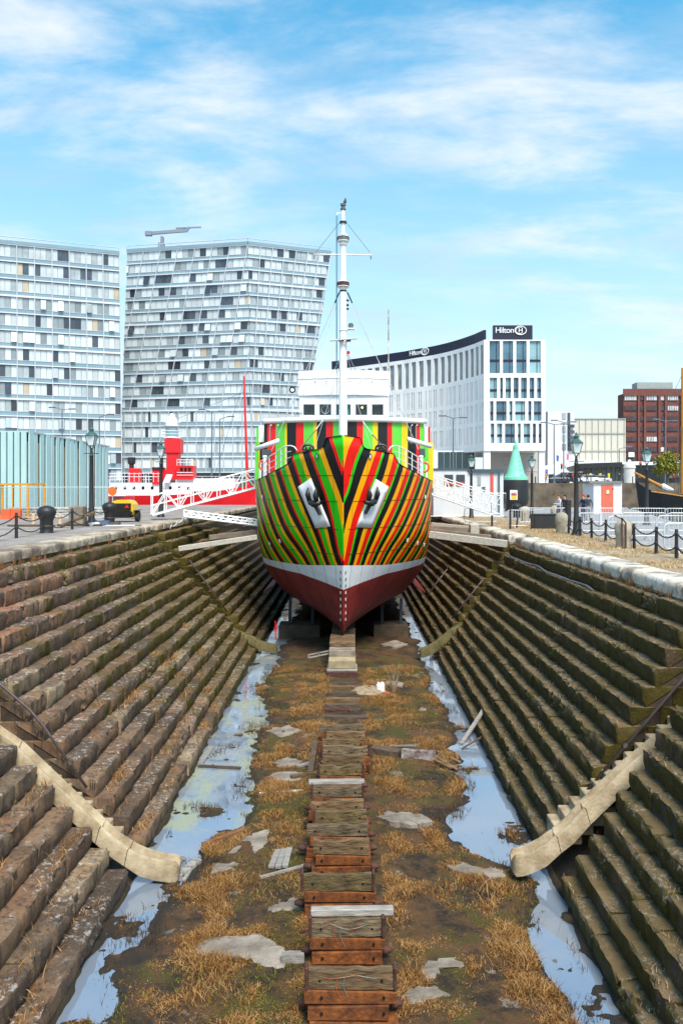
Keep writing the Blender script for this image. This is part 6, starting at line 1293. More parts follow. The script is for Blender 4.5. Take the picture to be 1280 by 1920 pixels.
# ------------------------------------------------------------------ buildings behind the dock
FRAME = mat('facade_frame', (.44, .48, .52), .45, .05, .3); SLABM = mat('facade_slab', (.62, .65, .68), .5, .05, .3); SPAN = mat('spandrel_blue', (.20, .30, .35), .25, .1, .2)
PALE = mat('pane_blind', (.57, .63, .64), .22, .16, .3, rnd=.2); MIDP = mat('pane_grey', (.32, .37, .39), .12, .3, .3, rnd=.35); DARKP = mat('pane_dark', (.05, .06, .08), .1, .4, .3, spec=.7, rnd=.4); WARM = mat('pane_curtain', (.5, .42, .3), .5, .2, .3)
mb = MB(); mb.box((.5, .0, .5), (1, .02, 1)); PANE = {}
for k, m in (('p', PALE), ('m', MIDP), ('d', DARKP), ('w', WARM)):
    me = mb.mesh('window_pane'); me.materials.append(m); PANE[k] = me
def facade(root, TL, TR, BL, BR, nf, nb, ppb, slant, rg, budget, dark=.25, core=6., rail=True, split=.62):
    TL, TR, BL, BR = map(Vector, (TL, TR, BL, BR)); 
    def P(s, t): return (BL * (1 - s) + BR * s) * (1 - t) + (TL * (1 - s) + TR * s) * t
    r = (TR - TL).normalized(); n = Vector((r.y, -r.x, 0)); n = n if n.y < 0 else -n; n.normalize(); rest = {k: MB() for k in PANE}
    mb = MB(); q = [P(0, 0), P(1, 0), P(1, 1), P(0, 1)]; mb.add([p - n * .25 for p in q] + [p - n * core for p in q], [(0, 1, 2, 3), (7, 6, 5, 4), (0, 4, 5, 1), (1, 5, 6, 2), (2, 6, 7, 3), (3, 7, 4, 0)]); mb.build('core_wall', MIDP, root)
    for f in range(nf + 1):
        t = f / nf; mb = MB(); a, b = P(0, t), P(1, t); big = f % 3 == nf % 3; mb.beam(a + n * .12, b + n * .12, .5, .36 if big else .2); mb.build('floor_band', SLABM, root)
        if f < nf:
            t0, t1 = t, t + .27 / nf; mb = MB(); a, b = P(0, t0), P(1, t0); c, d = P(1, t1), P(0, t1); mb.prism([a - n * .05, b - n * .05, c - n * .05, d - n * .05], n * .1); mb.build('spandrel_band', SPAN, root)
            mb = MB(); tm = t + .62 / nf * 0 + .27 / nf; mb.beam(P(0, tm) + n * .06, P(1, tm) + n * .06, .12, .1); mb.build('transom', FRAME, root)
    for b in range(nb + 3):
        s0 = b / nb; s1 = s0 + slant
        # clip slanted mullion to the face
        ta, tb = 0., 1.
        s_at = lambda t: (s0 - slant) + slant * t + 0.0
        lo = [t for t in np.linspace(0, 1, 101) if -.001 <= s_at(t) <= 1.001]
        if len(lo) < 3: continue
        ta, tb = lo[0], lo[-1]; mb = MB(); mb.beam(P(s_at(ta), ta) + n * .15, P(s_at(tb), tb) + n * .15, .2, .34, up=n); mb.build('mullion', FRAME, root)
    for f in range(nf):
        t0, t1 = (f + .29) / nf, (f + .93) / nf; tm = (t0 + t1) / 2; npn = nb * ppb; sh = (slant * (tm - 1)) % (1 / nb)
        for i in range(-ppb, npn + ppb):
            s0, s1 = i / npn + sh, (i + .94) / npn + sh; s0, s1 = max(s0, 0), min(s1, 1)
            if s1 - s0 < .3 / npn: continue
            a, b, c = P(s0, t0), P(s1, t0), P(s0, t1); w = (b - a).length; h = (c - a).z
            cl = ((i // 2) * 7 + f * 13) % 5
            v = rg.random() + (.15 if (math.sin(i * .9 + f * 2.1) > .5) else -.05); k = 'd' if v < dark * .5 else 'm' if v < dark * 1.25 else 'w' if v > 1.085 else 'p'
            u = Vector((0, 0, 1)); nn = n; tilt = 0
            M = Matrix(((r.x * w, -n.x, 0, a.x), (r.y * w, -n.y, 0, a.y), (0, 0, h, a.z), (0, 0, 0, 1)))
            if rg.random() < .07: M = Matrix.Translation(Vector(a) + Vector((0, 0, h)) + n * .1) @ Matrix.Rotation(R_(-14), 4, r) @ Matrix.Translation(-(Vector(a) + Vector((0, 0, h)))) @ M
            if budget[0] > 0: inst('window_pane', PANE[k], root, M); budget[0] -= 1
            else: p0 = Vector(a); rest[k].prism([p0, p0 + r * w, p0 + r * w + Vector((0, 0, h)), p0 + Vector((0, 0, h))], -n * .02)
    for k, m in (('p', PALE), ('m', MIDP), ('d', DARKP), ('w', WARM)):
        if rest[k].v: tag(rest[k].build('window_panes', m, root, fix=False), kind='stuff')
    if rail:
        mb = MB(); mb.beam(TL + n * .2 + Vector((0, 0, .35)), TR + n * .2 + Vector((0, 0, .35)), .5, .7); mb.build('roof_edge', SPAN, root)
        hgt = Vector((0, 0, 1.5)); mb = MB(); mb.tube(TL + hgt, TR + hgt, .1, n=5); mb.build('roof_rail', FRAME, root); m_ = int((TR - TL).length / 2.6)
        for i in range(m_ + 1): p = TL.lerp(TR, i / m_); mb = MB(); mb.tube(p, p + hgt, .07, n=5); mb.build('rail_post', FRAME, root)
rgb = random.Random(4)
def at_h(px, z, Y): return Vector(((px - VPX) / F * Y, Y, z))
# left tower
zt = EYE + (VPY - 478) / F * 172; t = thing('apartment_tower', 'left glass apartment tower with white floor bands', 'building', at_h(110, FG, 168))
facade(t, at_h(-70, zt, 161.5), at_h(224, zt, 172), at_h(-70, FG, 161.5), at_h(229, FG, 172), 14, 9, 3, 0., rgb, [300], .3, 14)
# right tower
zt = EYE + (VPY - 459) / F * 185; t = thing('apartment_tower', 'angular glass apartment tower with slanted mullions behind the ship', 'building', at_h(430, FG, 187)); bud = [300]
cT, cB = at_h(465, zt, 185), at_h(469, 21., 185)
facade(t, at_h(239, zt, 191), cT, at_h(229, 21., 191), cB, 13, 7, 3, .22, rgb, bud, .3, 8)
facade(t, cT, at_h(620, zt, 192.4), cB, at_h(577, 21., 189), 13, 7, 2, .12, rgb, bud, .32, 8)
facade(t, at_h(200, 20.6, 187), at_h(472, 20.6, 184), at_h(200, FG + 3, 187), at_h(472, FG + 3, 184), 4, 16, 3, 0., rgb, [0], .16, 10, rail=False)
facade(t, at_h(472, 20.6, 184), at_h(600, 20.6, 190), at_h(472, FG + 3, 184), at_h(600, FG + 3, 190), 4, 8, 3, 0., rgb, [0], .2, 10, rail=False)
mb = MB(); mb.prism([at_h(202, FG, 187.3), at_h(472, FG, 184.3), at_h(598, FG, 190.3), at_h(598, FG, 196), at_h(202, FG, 196)], (0, 0, 3.05)); mb.build('shop_base', DARKP, t)
for px in range(210, 590, 16): c = at_h(px, FG, 186.4 if px < 470 else 187.5); mb = MB(); mb.beam(c, c + Vector((0, 0, 3.1)), .35, .35); mb.build('shopfront_column', SLABM, t)
# roof plant and cleaning crane
c = at_h(360, zt, 192); mb = MB(); mb.box(c + Vector((0, 3, 1.2)), (8, 4, 2.4), .1); mb.build('roof_plant', mat('plant_grey', (.5, .52, .54), .6), t)
t = thing('roof_crane', 'grey window cleaning crane on the roof of the angular tower', 'crane', at_h(305, zt, 191.5)); CG = mat('crane_grey', (.2, .23, .27), .5)
c = at_h(303, zt, 191.5)
for dx, z0, z1, w in ((0, 0, 1.0, 2.2), (0, 1.0, 2.4, 1.4), (0.2, 2.4, 3.9, .6)): mb = MB(); mb.box(c + Vector((dx, 0, (z0 + z1) / 2)), (w, 1.4, z1 - z0), .05); mb.build('tower_base', CG, t)
mb = MB(); mb.beam(W(275, 438, 191.5), W(352, 432, 191.5), .6, .7); mb.build('jib', CG, t); mb = MB(); mb.beam(W(352, 431, 191.5), W(355, 426, 191.5), .5, .5); mb.beam(W(330, 428, 191.5), W(377, 426, 191.5), .35, .3); mb.build('spreader', CG, t); mb = MB(); mb.box(W(279, 438, 191.5), (1.6, 1, 1.1), .08); mb.build('counterweight', CG, t)
# --- hotel: straight end face and long concave side
HST = mat('hotel_stone', (.82, .81, .79), .6, .05, .4); HGL = mat('hotel_glass', (.07, .15, .22), .06, .35, .25, col2=(.14, .28, .37), spec=.8, rnd=.25); HGL2 = mat('hotel_glass_curtain', (.22, .36, .40), .15, .3, .3, rnd=.25); NAVYB = mat('hotel_navy_parapet', (.006, .008, .028), .5, .2)
hotel = thing('hotel', 'white stone hotel with a long curved side and a black name board on the roof', 'building', W(960, 905, 130))
ZH = EYE + (VPY - 637) / F * 130
def rows_wall(O, r, wd, n, z_rows, zlo, zhi, depth=.45, frames=True):
    mb = MB(); O = Vector(O)
    def bx_(s0, s1, za, zb): 
        if s1 - s0 > .01 and zb - za > .01: p = O + r * s0; mb.prism([Vector((p.x, p.y, za)), Vector((p.x, p.y, za)) + r * (s1 - s0), Vector((p.x, p.y, zb)) + r * (s1 - s0), Vector((p.x, p.y, zb))], -n * depth)
    z = zlo
    for za, zb, wins in sorted(z_rows):
        bx_(0, wd, z, za); s = 0
        for a, b in wins: bx_(s, a, za, zb); s = b
        bx_(s, wd, za, zb); z = zb
        for a, b in wins:
            w = MB(); p = O + r * a - n * (depth * .75); w.prism([Vector((p.x, p.y, za)), Vector((p.x, p.y, za)) + r * (b - a), Vector((p.x, p.y, zb)) + r * (b - a), Vector((p.x, p.y, zb))], -n * .05); g = w.build('window', HGL if rgb.random() < (.75 if frames else .45) else HGL2, hotel)
            if frames and zb - za > 2:
                f = MB(); m = za + (zb - za) * .4; f.beam(p + r * 0 + Vector((0, 0, m - p.z)) + n * .05, p + r * (b - a) + Vector((0, 0, m - p.z)) + n * .05, .08, .35); f.beam(p + r * ((b - a) * .7) + Vector((0, 0, za - p.z)) + n * .05, p + r * ((b - a) * .7) + Vector((0, 0, zb - p.z)) + n * .05, .08, .1, up=n); f.build('window_bar', NAVYB, g)
    bx_(0, wd, z, zhi); return mb
def hz(py): return EYE + (VPY - py) / F * 130
r0 = Vector((1, 0, 0)); n0 = Vector((0, -1, 0)); OX = (907 - VPX) / F * 130; kx = 130 / F
rows_e = [(hz(700), hz(639), [(917, 936.5), (942, 961.5), (967, 986.5), (992, 1013)]), (hz(747), hz(708), [(917.5, 931.5), (937, 942), (947, 957.5), (962, 971.5), (976, 987), (992, 1001), (1006, 1014)]), (hz(789), hz(752), [(918, 924.5), (929.5, 949), (954, 960), (965, 984), (989.5, 995.5), (1000, 1014.5)]), (hz(831), hz(794), [(919, 926), (931, 941), (946, 964.5), (970, 975.5), (981, 993.5), (998, 1004), (1009, 1014.5)])]
O = Vector((OX, 130, 0)); wm = rows_wall(O, r0, (1022 - 907) * kx, n0, [(a, b, [((x - 907) * kx, (y - 907) * kx) for x, y in w]) for a, b, w in rows_e], hz(837), ZH); wm.build('end_wall', HST, hotel)
cv = [(907, 637), (888, 645), (870, 651), (850, 657), (830, 662), (806, 667), (780, 671), (755, 675.5), (730, 679), (705, 682.5), (680, 686), (650, 690), (620, 693), (590, 696)]
CP = []
for px, py in cv: Y = (ZH - EYE) * F / (VPY - py); CP.append(Vector(((px - VPX) / F * Y, Y, 0)))
# resample into bays
dens = []; 
for a, b in zip(CP[:-1], CP[1:]): dens.append((b - a).length)
tot = sum(dens); nb = 25; pts = []
for i in range(nb + 1):
    d = tot * i / nb; k = 0
    while k < len(dens) - 1 and d > dens[k]: d -= dens[k]; k += 1
    pts.append(CP[k].lerp(CP[k + 1], min(1, d / dens[k])))
side = MB()
for i in range(nb):
    a, b = pts[i + 1], pts[i]; r = (b - a).normalized(); n = Vector((r.y, -r.x, 0)); n = n if n.y < 0 else -n; wd = (b - a).length
    rws = [(hz(700), hz(645), [(wd * .18, wd * .82)])]
    for (ya, yb) in ((747, 710), (789, 755), (831, 797)):
        o = .05 * ((i * 7 + ya) % 3); w = [(wd * (.08 + o), wd * (.24 + o)), (wd * (.36 + o), wd * (.5 + o))] if (i + ya) % 3 else [(wd * (.1 + o), wd * (.2 + o)), (wd * (.55), wd * (.68)), (wd * (.78), wd * (.86))]
        rws.append((hz(ya), hz(yb), w))
    m = rows_wall(a, r, wd, n, rws, hz(837), ZH, .6, frames=False); side.add(m.v, m.f)
side.build('curved_wall', HST, hotel)
mb = MB(); poly = [p + Vector((0, .5, 0)) for p in pts] ; poly = poly + [Vector((pts[-1].x + 3, pts[-1].y + 15, 0)), Vector((OX + 115 * kx, 165, 0)), Vector((OX + 115 * kx - .02, 130.5, 0))]
mb.prism([Vector((p.x, p.y, hz(836))) for p in poly], (0, 0, ZH - hz(836) - .05)); mb.build('inner_core', MIDP, hotel)
# parapet board, set back
mb = MB(); back = [p + Vector((.6, 1.6, 0)) for p in pts]
vs = []; 
for p in back[:-2]:
    vs += [Vector((p.x, p.y, ZH - .1)), Vector((p.x, p.y, ZH + 1.9))]
mb.add(vs, [(2 * i, 2 * i + 2, 2 * i + 3, 2 * i + 1) for i in range(len(vs) // 2 - 1)]); o = mb.build('roof_parapet', NAVYB, hotel); so = o.modifiers.new('t', 'SOLIDIFY'); so.thickness = .4
a, b = W(924, 637, 131), W(997.5, 610, 131); mb = MB(); mb.box(((a.x + b.x) / 2, 131.3, (a.z + b.z) / 2), (b.x - a.x, .7, b.z - a.z)); sgn = mb.build('name_board', NAVYB, hotel)
SIGNW = mat('sign_white', (.85, .86, .87), .5, .02)
def hotel_sign(parent, c, rz, h, nm):
    R = Matrix.Rotation(rz, 4, 'Z') @ Matrix.Rotation(R_(90), 4, 'X')
    me = text_mesh('Hilton', h * 1.25, .03, 0, .92); me.materials.append(SIGNW); inst('sign_lettering', me, parent, Matrix.Translation(c) @ R @ Matrix.Translation((-h * .95, 0, 0)))
    mb = MB(); mb.pipe([(h * 1.5 + h * .88 * math.cos(t), h * .62 * math.sin(t) * 1.05, 0) for t in np.linspace(0, 6.283, 29)[:-1]], h * .07, 5, closed=True); mb.pipe([(h * 1.32 + h * .55 * math.cos(t), h * .5 * math.sin(t), 0) for t in np.linspace(.5, 5.8, 20)], h * .045, 5); me = mb.mesh('sign_ring'); me.materials.append(SIGNW); inst('sign_ring', me, parent, Matrix.Translation(c) @ R)
    me = text_mesh('H', h * 1.0, .03); me.materials.append(SIGNW); inst('sign_letter', me, parent, Matrix.Translation(c) @ R @ Matrix.Translation((h * 1.5, 0, 0)))
hotel_sign(sgn, W(957, 619.5, 130.85), 0, 1.06, 'end')
i0 = 12; pm = W(783, 653.5, 150.0); dirv = (pts[i0 - 3] - pts[i0 + 2]).normalized(); best = min(back, key=lambda p: abs((p.x / p.y) - (787 - VPX) / F)); hotel_sign(o, Vector((best.x - .2, best.y - .7, ZH + 1.15)), math.atan2(dirv.y, dirv.x), 1.0, 'side')
# ground storey: columns, soffit, lobby glass
mb = MB(); mb.prism([Vector((p.x, p.y, hz(845))) for p in [q + Vector((0, .02, 0)) for q in pts[:14]] + [Vector((OX + 115 * kx, 160, 0)), Vector((OX + 115 * kx, 130.02, 0))]], (0, 0, hz(837) - hz(845) - .01)); mb.build('soffit_band', HST, hotel)
for x0, x1, Y in ((907, 919, 130.3), (1010, 1021, 130.3), (985, 990, 140)): a, b = (x0 - VPX) / F * Y, (x1 - VPX) / F * Y; mb = MB(); mb.box(((a + b) / 2, Y + .6, (FG + hz(840)) / 2), (b - a, 1.2, hz(840) - FG)); mb.build('column', HST, hotel)
a, b = W(918, 905, 137), W(1008, 840, 137); mb = MB(); mb.box(((a.x + b.x) / 2, 138, (FG + hz(840)) / 2), (b.x - a.x, .5, hz(840) - FG)); mb.build('porch_wall', mat('porch_stone', (.5, .46, .42), .7, .1, .4), hotel)
a, b = W(800, 905, 136), W(892, 840, 136); mb = MB(); mb.box(((a.x + b.x) / 2, 137.2, (FG + hz(841)) / 2), (b.x - a.x, .4, hz(841) - FG)); mb.build('lobby_wall', HST, hotel)
for k in range(6): x0 = 822 + k * 11.5; a, b = W(x0, 888, 136), W(x0 + 10.5, 847, 136); mb = MB(); mb.box(((a.x + b.x) / 2, 136.9, (a.z + b.z) / 2), (b.x - a.x, .1, b.z - a.z)); mb.build('lobby_window', mat('lobby_glass', (.015, .05, .06), .08, .4, .3, spec=.7), hotel)
c = W(949, 863, 137); mb = MB(); mb.pipe([c + Vector((.85 * math.cos(t), -.2, .75 * math.sin(t))) for t in np.linspace(0, 6.283, 25)[:-1]], .06, 5, closed=True); mb.build('wall_ring_emblem', mat('emblem_grey', (.36, .35, .36), .5), hotel)
# --- white block with dark slots, beige hall, brick block
def simple(name, lb, cat, x0, x1, y0, Y, dep, m): 
    a, b = at_h(x0, FG, Y), at_h(x1, FG, Y); z = EYE + (VPY - y0) / F * Y; t = thing(name, lb, cat, ((a.x + b.x) / 2, Y, FG)); mb = MB(); mb.box(((a.x + b.x) / 2, Y + dep / 2, (FG + z) / 2), (b.x - a.x, dep, z - FG)); mb.build('wall', m, t); return t
def win(t, nm, x0, x1, y0, y1, Y, m, par=None): a, b = W(x0, y1, Y), W(x1, y0, Y); mb = MB(); mb.box(((a.x + b.x) / 2, Y - .02, (a.z + b.z) / 2), (b.x - a.x, .16, b.z - a.z)); return mb.build(nm, m, par or t)
t = simple('white_block', 'white block with a dark notched stair slot behind the hotel', 'building', 1026, 1076, 771, 152, 6, mat('white_render', (.66, .67, .70), .6, .05, .3))
for y in (774, 799, 815, 832): win(t, 'window', 1053, 1060, y, y + 12, 152, MIDP)
win(t, 'stair_slot', 1063, 1068, 774, 845, 152, DARKP)
for y in range(796, 850, 11): win(t, 'balcony', 1066, 1076, y, y + 6, 151.6, DARKP)
t = simple('beige_hall', 'large windowless beige clad hall', 'building', 1075, 1172, 785, 158, 5, mat('beige_cladding', (.52, .50, .42), .6, .06, .3, stretch=(8, 1, 1)))
for y in (784.5, 812, 845): win(t, 'cladding_band', 1075, 1172, y, y + 1.2, 157.9, mat('band_grey', (.34, .34, .30), .6))
for x in range(1085, 1170, 12): win(t, 'cladding_seam', x, x + .7, 786, 880, 157.95, mat('band_grey', (.34, .34, .30), .6))
BRK = mat('red_brick', (.15, .05, .038), .85, .2, 1.2, .3, 6); Yb = 165
t = simple('brick_block', 'tall red brick office block with rows of windows', 'building', 1168, 1330, 738, Yb, 3.5, BRK)
win(t, 'cornice', 1167, 1332, 729, 742, Yb - .3, BRK); 
a, b = at_h(1195, 0, Yb), at_h(1262, 0, Yb); z = EYE + (VPY - 729) / F * Yb; mb = MB(); mb.box(((a.x + b.x) / 2, Yb + 2, z + .6), (b.x - a.x, 3, 1.6)); mb.build('plant_room', mat('plant_green_grey', (.3, .33, .32), .6), t)
for x in (1194.5, 1206, 1233, 1245, 1275): win(t, 'pier', x, x + 4.5, 742, 872, Yb - .35, BRK)
BW = mat('brick_window', (.045, .04, .05), .12, .4, .5, spec=.6); BWL = mat('brick_window_lit', (.5, .55, .58), .2, .3, .5)
for k in range(7):
    y = 742 + k * 19.3
    for x0, x1 in ((1170, 1192), (1199.5, 1205), (1211, 1230), (1237.5, 1243.5), (1250.5, 1270), (1281, 1300)):
        w = win(t, 'window', x0, x1, y, y + 8.5, Yb - .1, BWL if (k == 0 and x0 > 1200) or (k + int(x0)) % 9 == 0 else BW)
        for j in range(1, int((x1 - x0) / 3.2)): win(t, 'glazing_bar', x0 + j * 3.2, x0 + j * 3.2 + .5, y, y + 8.5, Yb - .18, BRK, w)
win(t, 'board_sign', 1177, 1188, 848, 857, Yb - .4, WHITE)
# --- white canopy terminal
CANW = mat('canopy_white', (.72, .74, .76), .5, .04, .3); t = thing('bus_canopy', 'low terminal with a white sweeping roof on dark columns', 'terminal', at_h(1160, FG, 150))
mb = MB(); prf = [(1062, 876, 868), (1085, 870, 862), (1120, 868, 866), (1160, 870, 868), (1190, 872, 866), (1240, 872, 868), (1290, 866, 862)]
vs = []
for px, yb, yt in prf: vs += [W(px, yb, 148), W(px, yt, 148), W(px, yt - 1, 162), W(px, yb, 162)]
mb.add(vs, [(i * 4 + k, i * 4 + (k + 1) % 4, (i + 1) * 4 + (k + 1) % 4, (i + 1) * 4 + k) for i in range(len(prf) - 1) for k in range(4)] + [(0, 1, 2, 3), (len(vs) - 1, len(vs) - 2, len(vs) - 3, len(vs) - 4)]); mb.build('roof', CANW, t)
mb = MB(); a, b = at_h(1075, FG, 158), at_h(1290, FG, 158); mb.box(((a.x + b.x) / 2, 159, FG + 2), (b.x - a.x, .3, 4)); mb.build('glass_front', mat('terminal_glass', (.04, .07, .08), .1, .4, .5), t)
for px in range(1082, 1180, 9): c = at_h(px, FG, 149); mb = MB(); mb.tube(c, c + Vector((0, 0, W(0, 871, 149).z - FG)), .13, n=6); mb.build('column', NAVY, t)
mb = MB(); mb.beam(W(1085, 874, 147.5), W(1165, 871, 147.5), .4, .9); mb.build('fascia', IRON, t)
for px in (1106, 1124, 1140): mb = MB(); c = at_h(px, FG, 147); mb.box(c + Vector((0, 0, 1.0)), (.4, .4, 2.0)); mb.build('ticket_machine', mat('machine_lime', (.55, .55, .03), .5), t)
c = at_h(1215, FG, 150)
t = thing('dock_gatepost', 'thick round white stone gatepost on the far quay', 'pillar', at_h(1179, FG, 125)); mb = MB(); c = at_h(1179, FG, 125); mb.lathe([(.85, -1.2), (.85, 2.3), (.95, 2.35), (.95, 2.6), (.7, 3.0), (.4, 3.3)], c, 14); o = mb.build('shaft', mat('gatepost_stone', (.58, .56, .52), .8, .12, 1.), t); smooth_angle(o, 40); mb = MB(); mb.sphere(c + Vector((0, 0, 3.4)), .3, 8, 6); mb.build('cap_ball', HST, t)
# white tent dome and flags behind the hotel corner
c = at_h(1036, FG, 150); mb = MB(); mb.sphere(c, 3.4, 16, 8, (1.2, 1, 1.1)); t = thing('white_tent', 'white rounded tent beside the hotel corner', 'tent', c); mb.build('fabric', CANW, t)
for k, (px, y0, m) in enumerate(((1042, 852, 'b'), (1061, 850, 'r'))):
    t = thing('flagpole', ['flagpole with a blue flag near the hotel corner', 'flagpole with a pink flag near the hotel corner'][k], 'flagpole', at_h(px, FG, 140)); c = at_h(px, FG, 140); top = W(px, y0, 140); mb = MB(); mb.tube(c, top, .08, .05, 6); mb.build('pole', WHITE, t); mb = MB(); mb.prism([top + Vector((0, 0, 0)), top + Vector((.5, .1, -.3)), top + Vector((.4, .1, -1.3)), top + Vector((0, 0, -1.1))], (0, .04, 0)); mb.build('flag', mat('flag_blue', (.05, .12, .35), .7) if m == 'b' else mat('flag_pink', (.6, .15, .25), .7), t)
mb = MB(); a = W(1019.5, 906, 133); b = W(1027, 878, 133); mb.box(((a.x + b.x) / 2, 133, (a.z + b.z) / 2), (b.x - a.x, .15, b.z - a.z)); t = thing('totem_sign', 'blue and white totem sign beside the hotel column', 'sign', ((a.x + b.x) / 2, 133, FG)); mb.build('panel', WHITE, t); a, b = W(1019.7, 892, 132.8), W(1026.8, 880, 132.8); mb = MB(); mb.box(((a.x + b.x) / 2, 132.85, (a.z + b.z) / 2), (b.x - a.x, .06, b.z - a.z)); mb.build('blue_field', mat('totem_blue', (.12, .16, .5), .5), t)
# --- tall street lamps
SLM = mat('street_lamp_grey', (.12, .15, .19), .5)
def street_lamp(px, ytop, Y, arms, lb):
    c = at_h(px, FG, Y); top = W(px, ytop, Y); t = thing('street_lamp', lb, 'street lamp', c, 0, 'tall street lamps on the far road'); mb = MB(); mb.tube(c, top, .13, .08, 8); mb.build('pole', SLM, t)
    for s, l, dz in arms: mb = MB(); e = top + Vector((s * l, 0, dz)); mb.tube(top, e, .06, n=5); a = mb.build('arm', SLM, t); mb = MB(); mb.box(e + Vector((s * .4, 0, 0)), (1.1, .4, .18), .06); mb.build('lamp_head', SLM, a)
two = [(-1, 1.2, .35), (1, 1.2, .1)]; one = [(1, 1.4, .45)]
for px, yt, Y, ar, lb in ((117, 768, 130, two, 'two armed street lamp above the teal shed'), (187, 782, 128, one, 'one armed street lamp right of the two armed one at the left'), (397, 772, 130, two, 'two armed street lamp left of the red mast'), (412, 786, 128, one, 'one armed street lamp next to the red mast'), (849, 784, 120.5, two, 'two armed street lamp before the hotel lobby'), (1038, 796, 126, two, 'two armed street lamp right of the hotel'), (1056, 792, 136, two, 'two armed street lamp before the white block'), (1246, 790, 140, two, 'two armed street lamp before the brick block'), (1160, 842, 150, one, 'small street lamp before the beige hall')): street_lamp(px, yt, Y, ar, lb)
# ------------------------------------------------------------------ lightship and other boats
LR = mat('lightship_red', (.72, .012, .018), .4, .06, .6); YL = 99.
ls = thing('lightship', 'red lightship with a lantern tower moored beyond the left quay', 'ship', W(340, 975, YL))
def lw(x, y, d=0): return W(x, y, YL + d)
def lb_(nm, x0, x1, y0, y1, d, dep, m, par=None, ch=0): a, b = lw(x0, y1, d), lw(x1, y0, d); mb = MB(); mb.box(((a.x + b.x) / 2, YL + d + dep / 2, (a.z + b.z) / 2), (b.x - a.x, dep, b.z - a.z), ch); return mb.build(nm, m, par or ls)
mb = MB(); xs = [185, 205, 240, 300, 380, 440, 490, 515]; tp = [931, 930, 929, 929, 925, 915, 905, 899]; hw = [1.6, 2.6, 3.2, 3.4, 3.2, 2.4, 1.0, .2]; vs = []
for x, y, w in zip(xs, tp, hw):
    a, b = lw(x, y), lw(x, 975)
    vs += [Vector((a.x, YL + 3.4 - w, a.z)), Vector((a.x, YL + 3.4 + w, a.z)), Vector((a.x, YL + 3.4 + w * .8, b.z)), Vector((a.x, YL + 3.4 - w * .8, b.z))]
mb.add(vs, [(i * 4 + k, i * 4 + (k + 1) % 4, (i + 1) * 4 + (k + 1) % 4, (i + 1) * 4 + k) for i in range(len(xs) - 1) for k in range(4)] + [(0, 1, 2, 3), tuple(len(vs) - 1 - i for i in range(4))]); mb.build('hull', LR, ls)
lb_('deckhouse', 205, 360, 905, 930, 1.2, 4, WHITE); lb_('upper_house', 330, 440, 897, 921, 1.8, 3.2, WHITE); lb_('bulwark', 203, 335, 918, 930, .3, .15, WHITE)
for x in range(215, 355, 17): lb_('porthole', x, x + 5, 912, 919, 1.15, .1, GL)
lb_('funnel', 241, 261, 878, 905, 2, 1.6, LR, ch=.1); mb = MB(); mb.lathe([(.35, 0), (.3, 1.4), (.5, 1.6), (.5, 2.3), (.45, 2.35)], lw(247, 892, 2.8), 10); mb.build('black_vent', IRON, ls)
tw = lb_('tower', 312, 334, 829, 895, 2, 1.8, LR, ch=.08); lb_('tower_top', 308, 338, 822, 850, 1.8, 2.2, LR, tw, .1); lb_('tower_foot', 300, 336, 880, 900, 1.9, 2.2, LR, tw)
c = lw(322, 822, 2.9); mb = MB(); mb.lathe([(1.15, 0), (1.15, .1), (.75, .12), (.75, 1.5), (1.0, 1.55), (1.0, 1.65), (.75, 1.7), (.7, 2.5), (.35, 2.8), (.1, 3.2)], c, 14); ln = mb.build('lantern_room', WHITE, tw); mb = MB(); mb.lathe([(.78, .25), (.78, 1.4)], c, 14); mb.build('lantern_glazing', HGL2, ln)
for z in (.5, .9, 2.1): mb = MB(); mb.pipe([c + Vector((1.2 * math.cos(t), 1.2 * math.sin(t), z)) for t in np.linspace(0, 6.283, 17)[:-1]], .035, 4, closed=True); mb.build('gallery_rail', WHITE, ln)
w = lb_('wheelhouse', 330, 362, 873, 899, 1.2, 2.4, LR, None, .06)
for x in (338, 345.5, 353): lb_('window', x, x + 5, 877, 884, 1.15, .1, GL, w)
lb_('red_locker', 286, 303, 880, 908, 1., 1.4, LR); lb_('locker_roof', 285, 304, 876, 881, .9, 1.6, IRON)
mb = MB(); mb.beam(lw(318, 890, .8), lw(312, 905, .2), .9, .1); mb.build('white_ladder', WHITE, ls)
for y in (886, 891): mb = MB(); mb.tube(lw(332, y, 1.1), lw(362, y - 18, 1.1) if False else lw(362, y, 1.1), .04, n=5); mb.build('bridge_rail', WHITE, ls)
for x0, x1, y in ((205, 300, 888), (205, 300, 894), (332, 362, 862), (332, 362, 867)): mb = MB(); mb.tube(lw(x0, y, .8), lw(x1, y, .8), .035, n=4); mb.build('deck_rail', WHITE, ls)
for x in list(range(207, 300, 9)) + list(range(332, 364, 6)): mb = MB(); y0 = 886 if x < 300 else 861; mb.tube(lw(x, y0 + 18 if x < 300 else 873, .8), lw(x, y0, .8), .03, n=4); mb.build('rail_post', WHITE, ls)
mb = MB(); mb.tube(lw(464, 910, 3), lw(457.5, 705, 3), .22, .10, 8); mb.build('red_mast', LR, ls)
for a, b in (((458, 712), (400, 900)), ((458, 712), (492, 900)), ((320, 790), (458, 735))): mb = MB(); mb.tube(lw(*a, 3), lw(*b, 3), .02, n=4); mb.build('mast_stay', WIRE, ls)
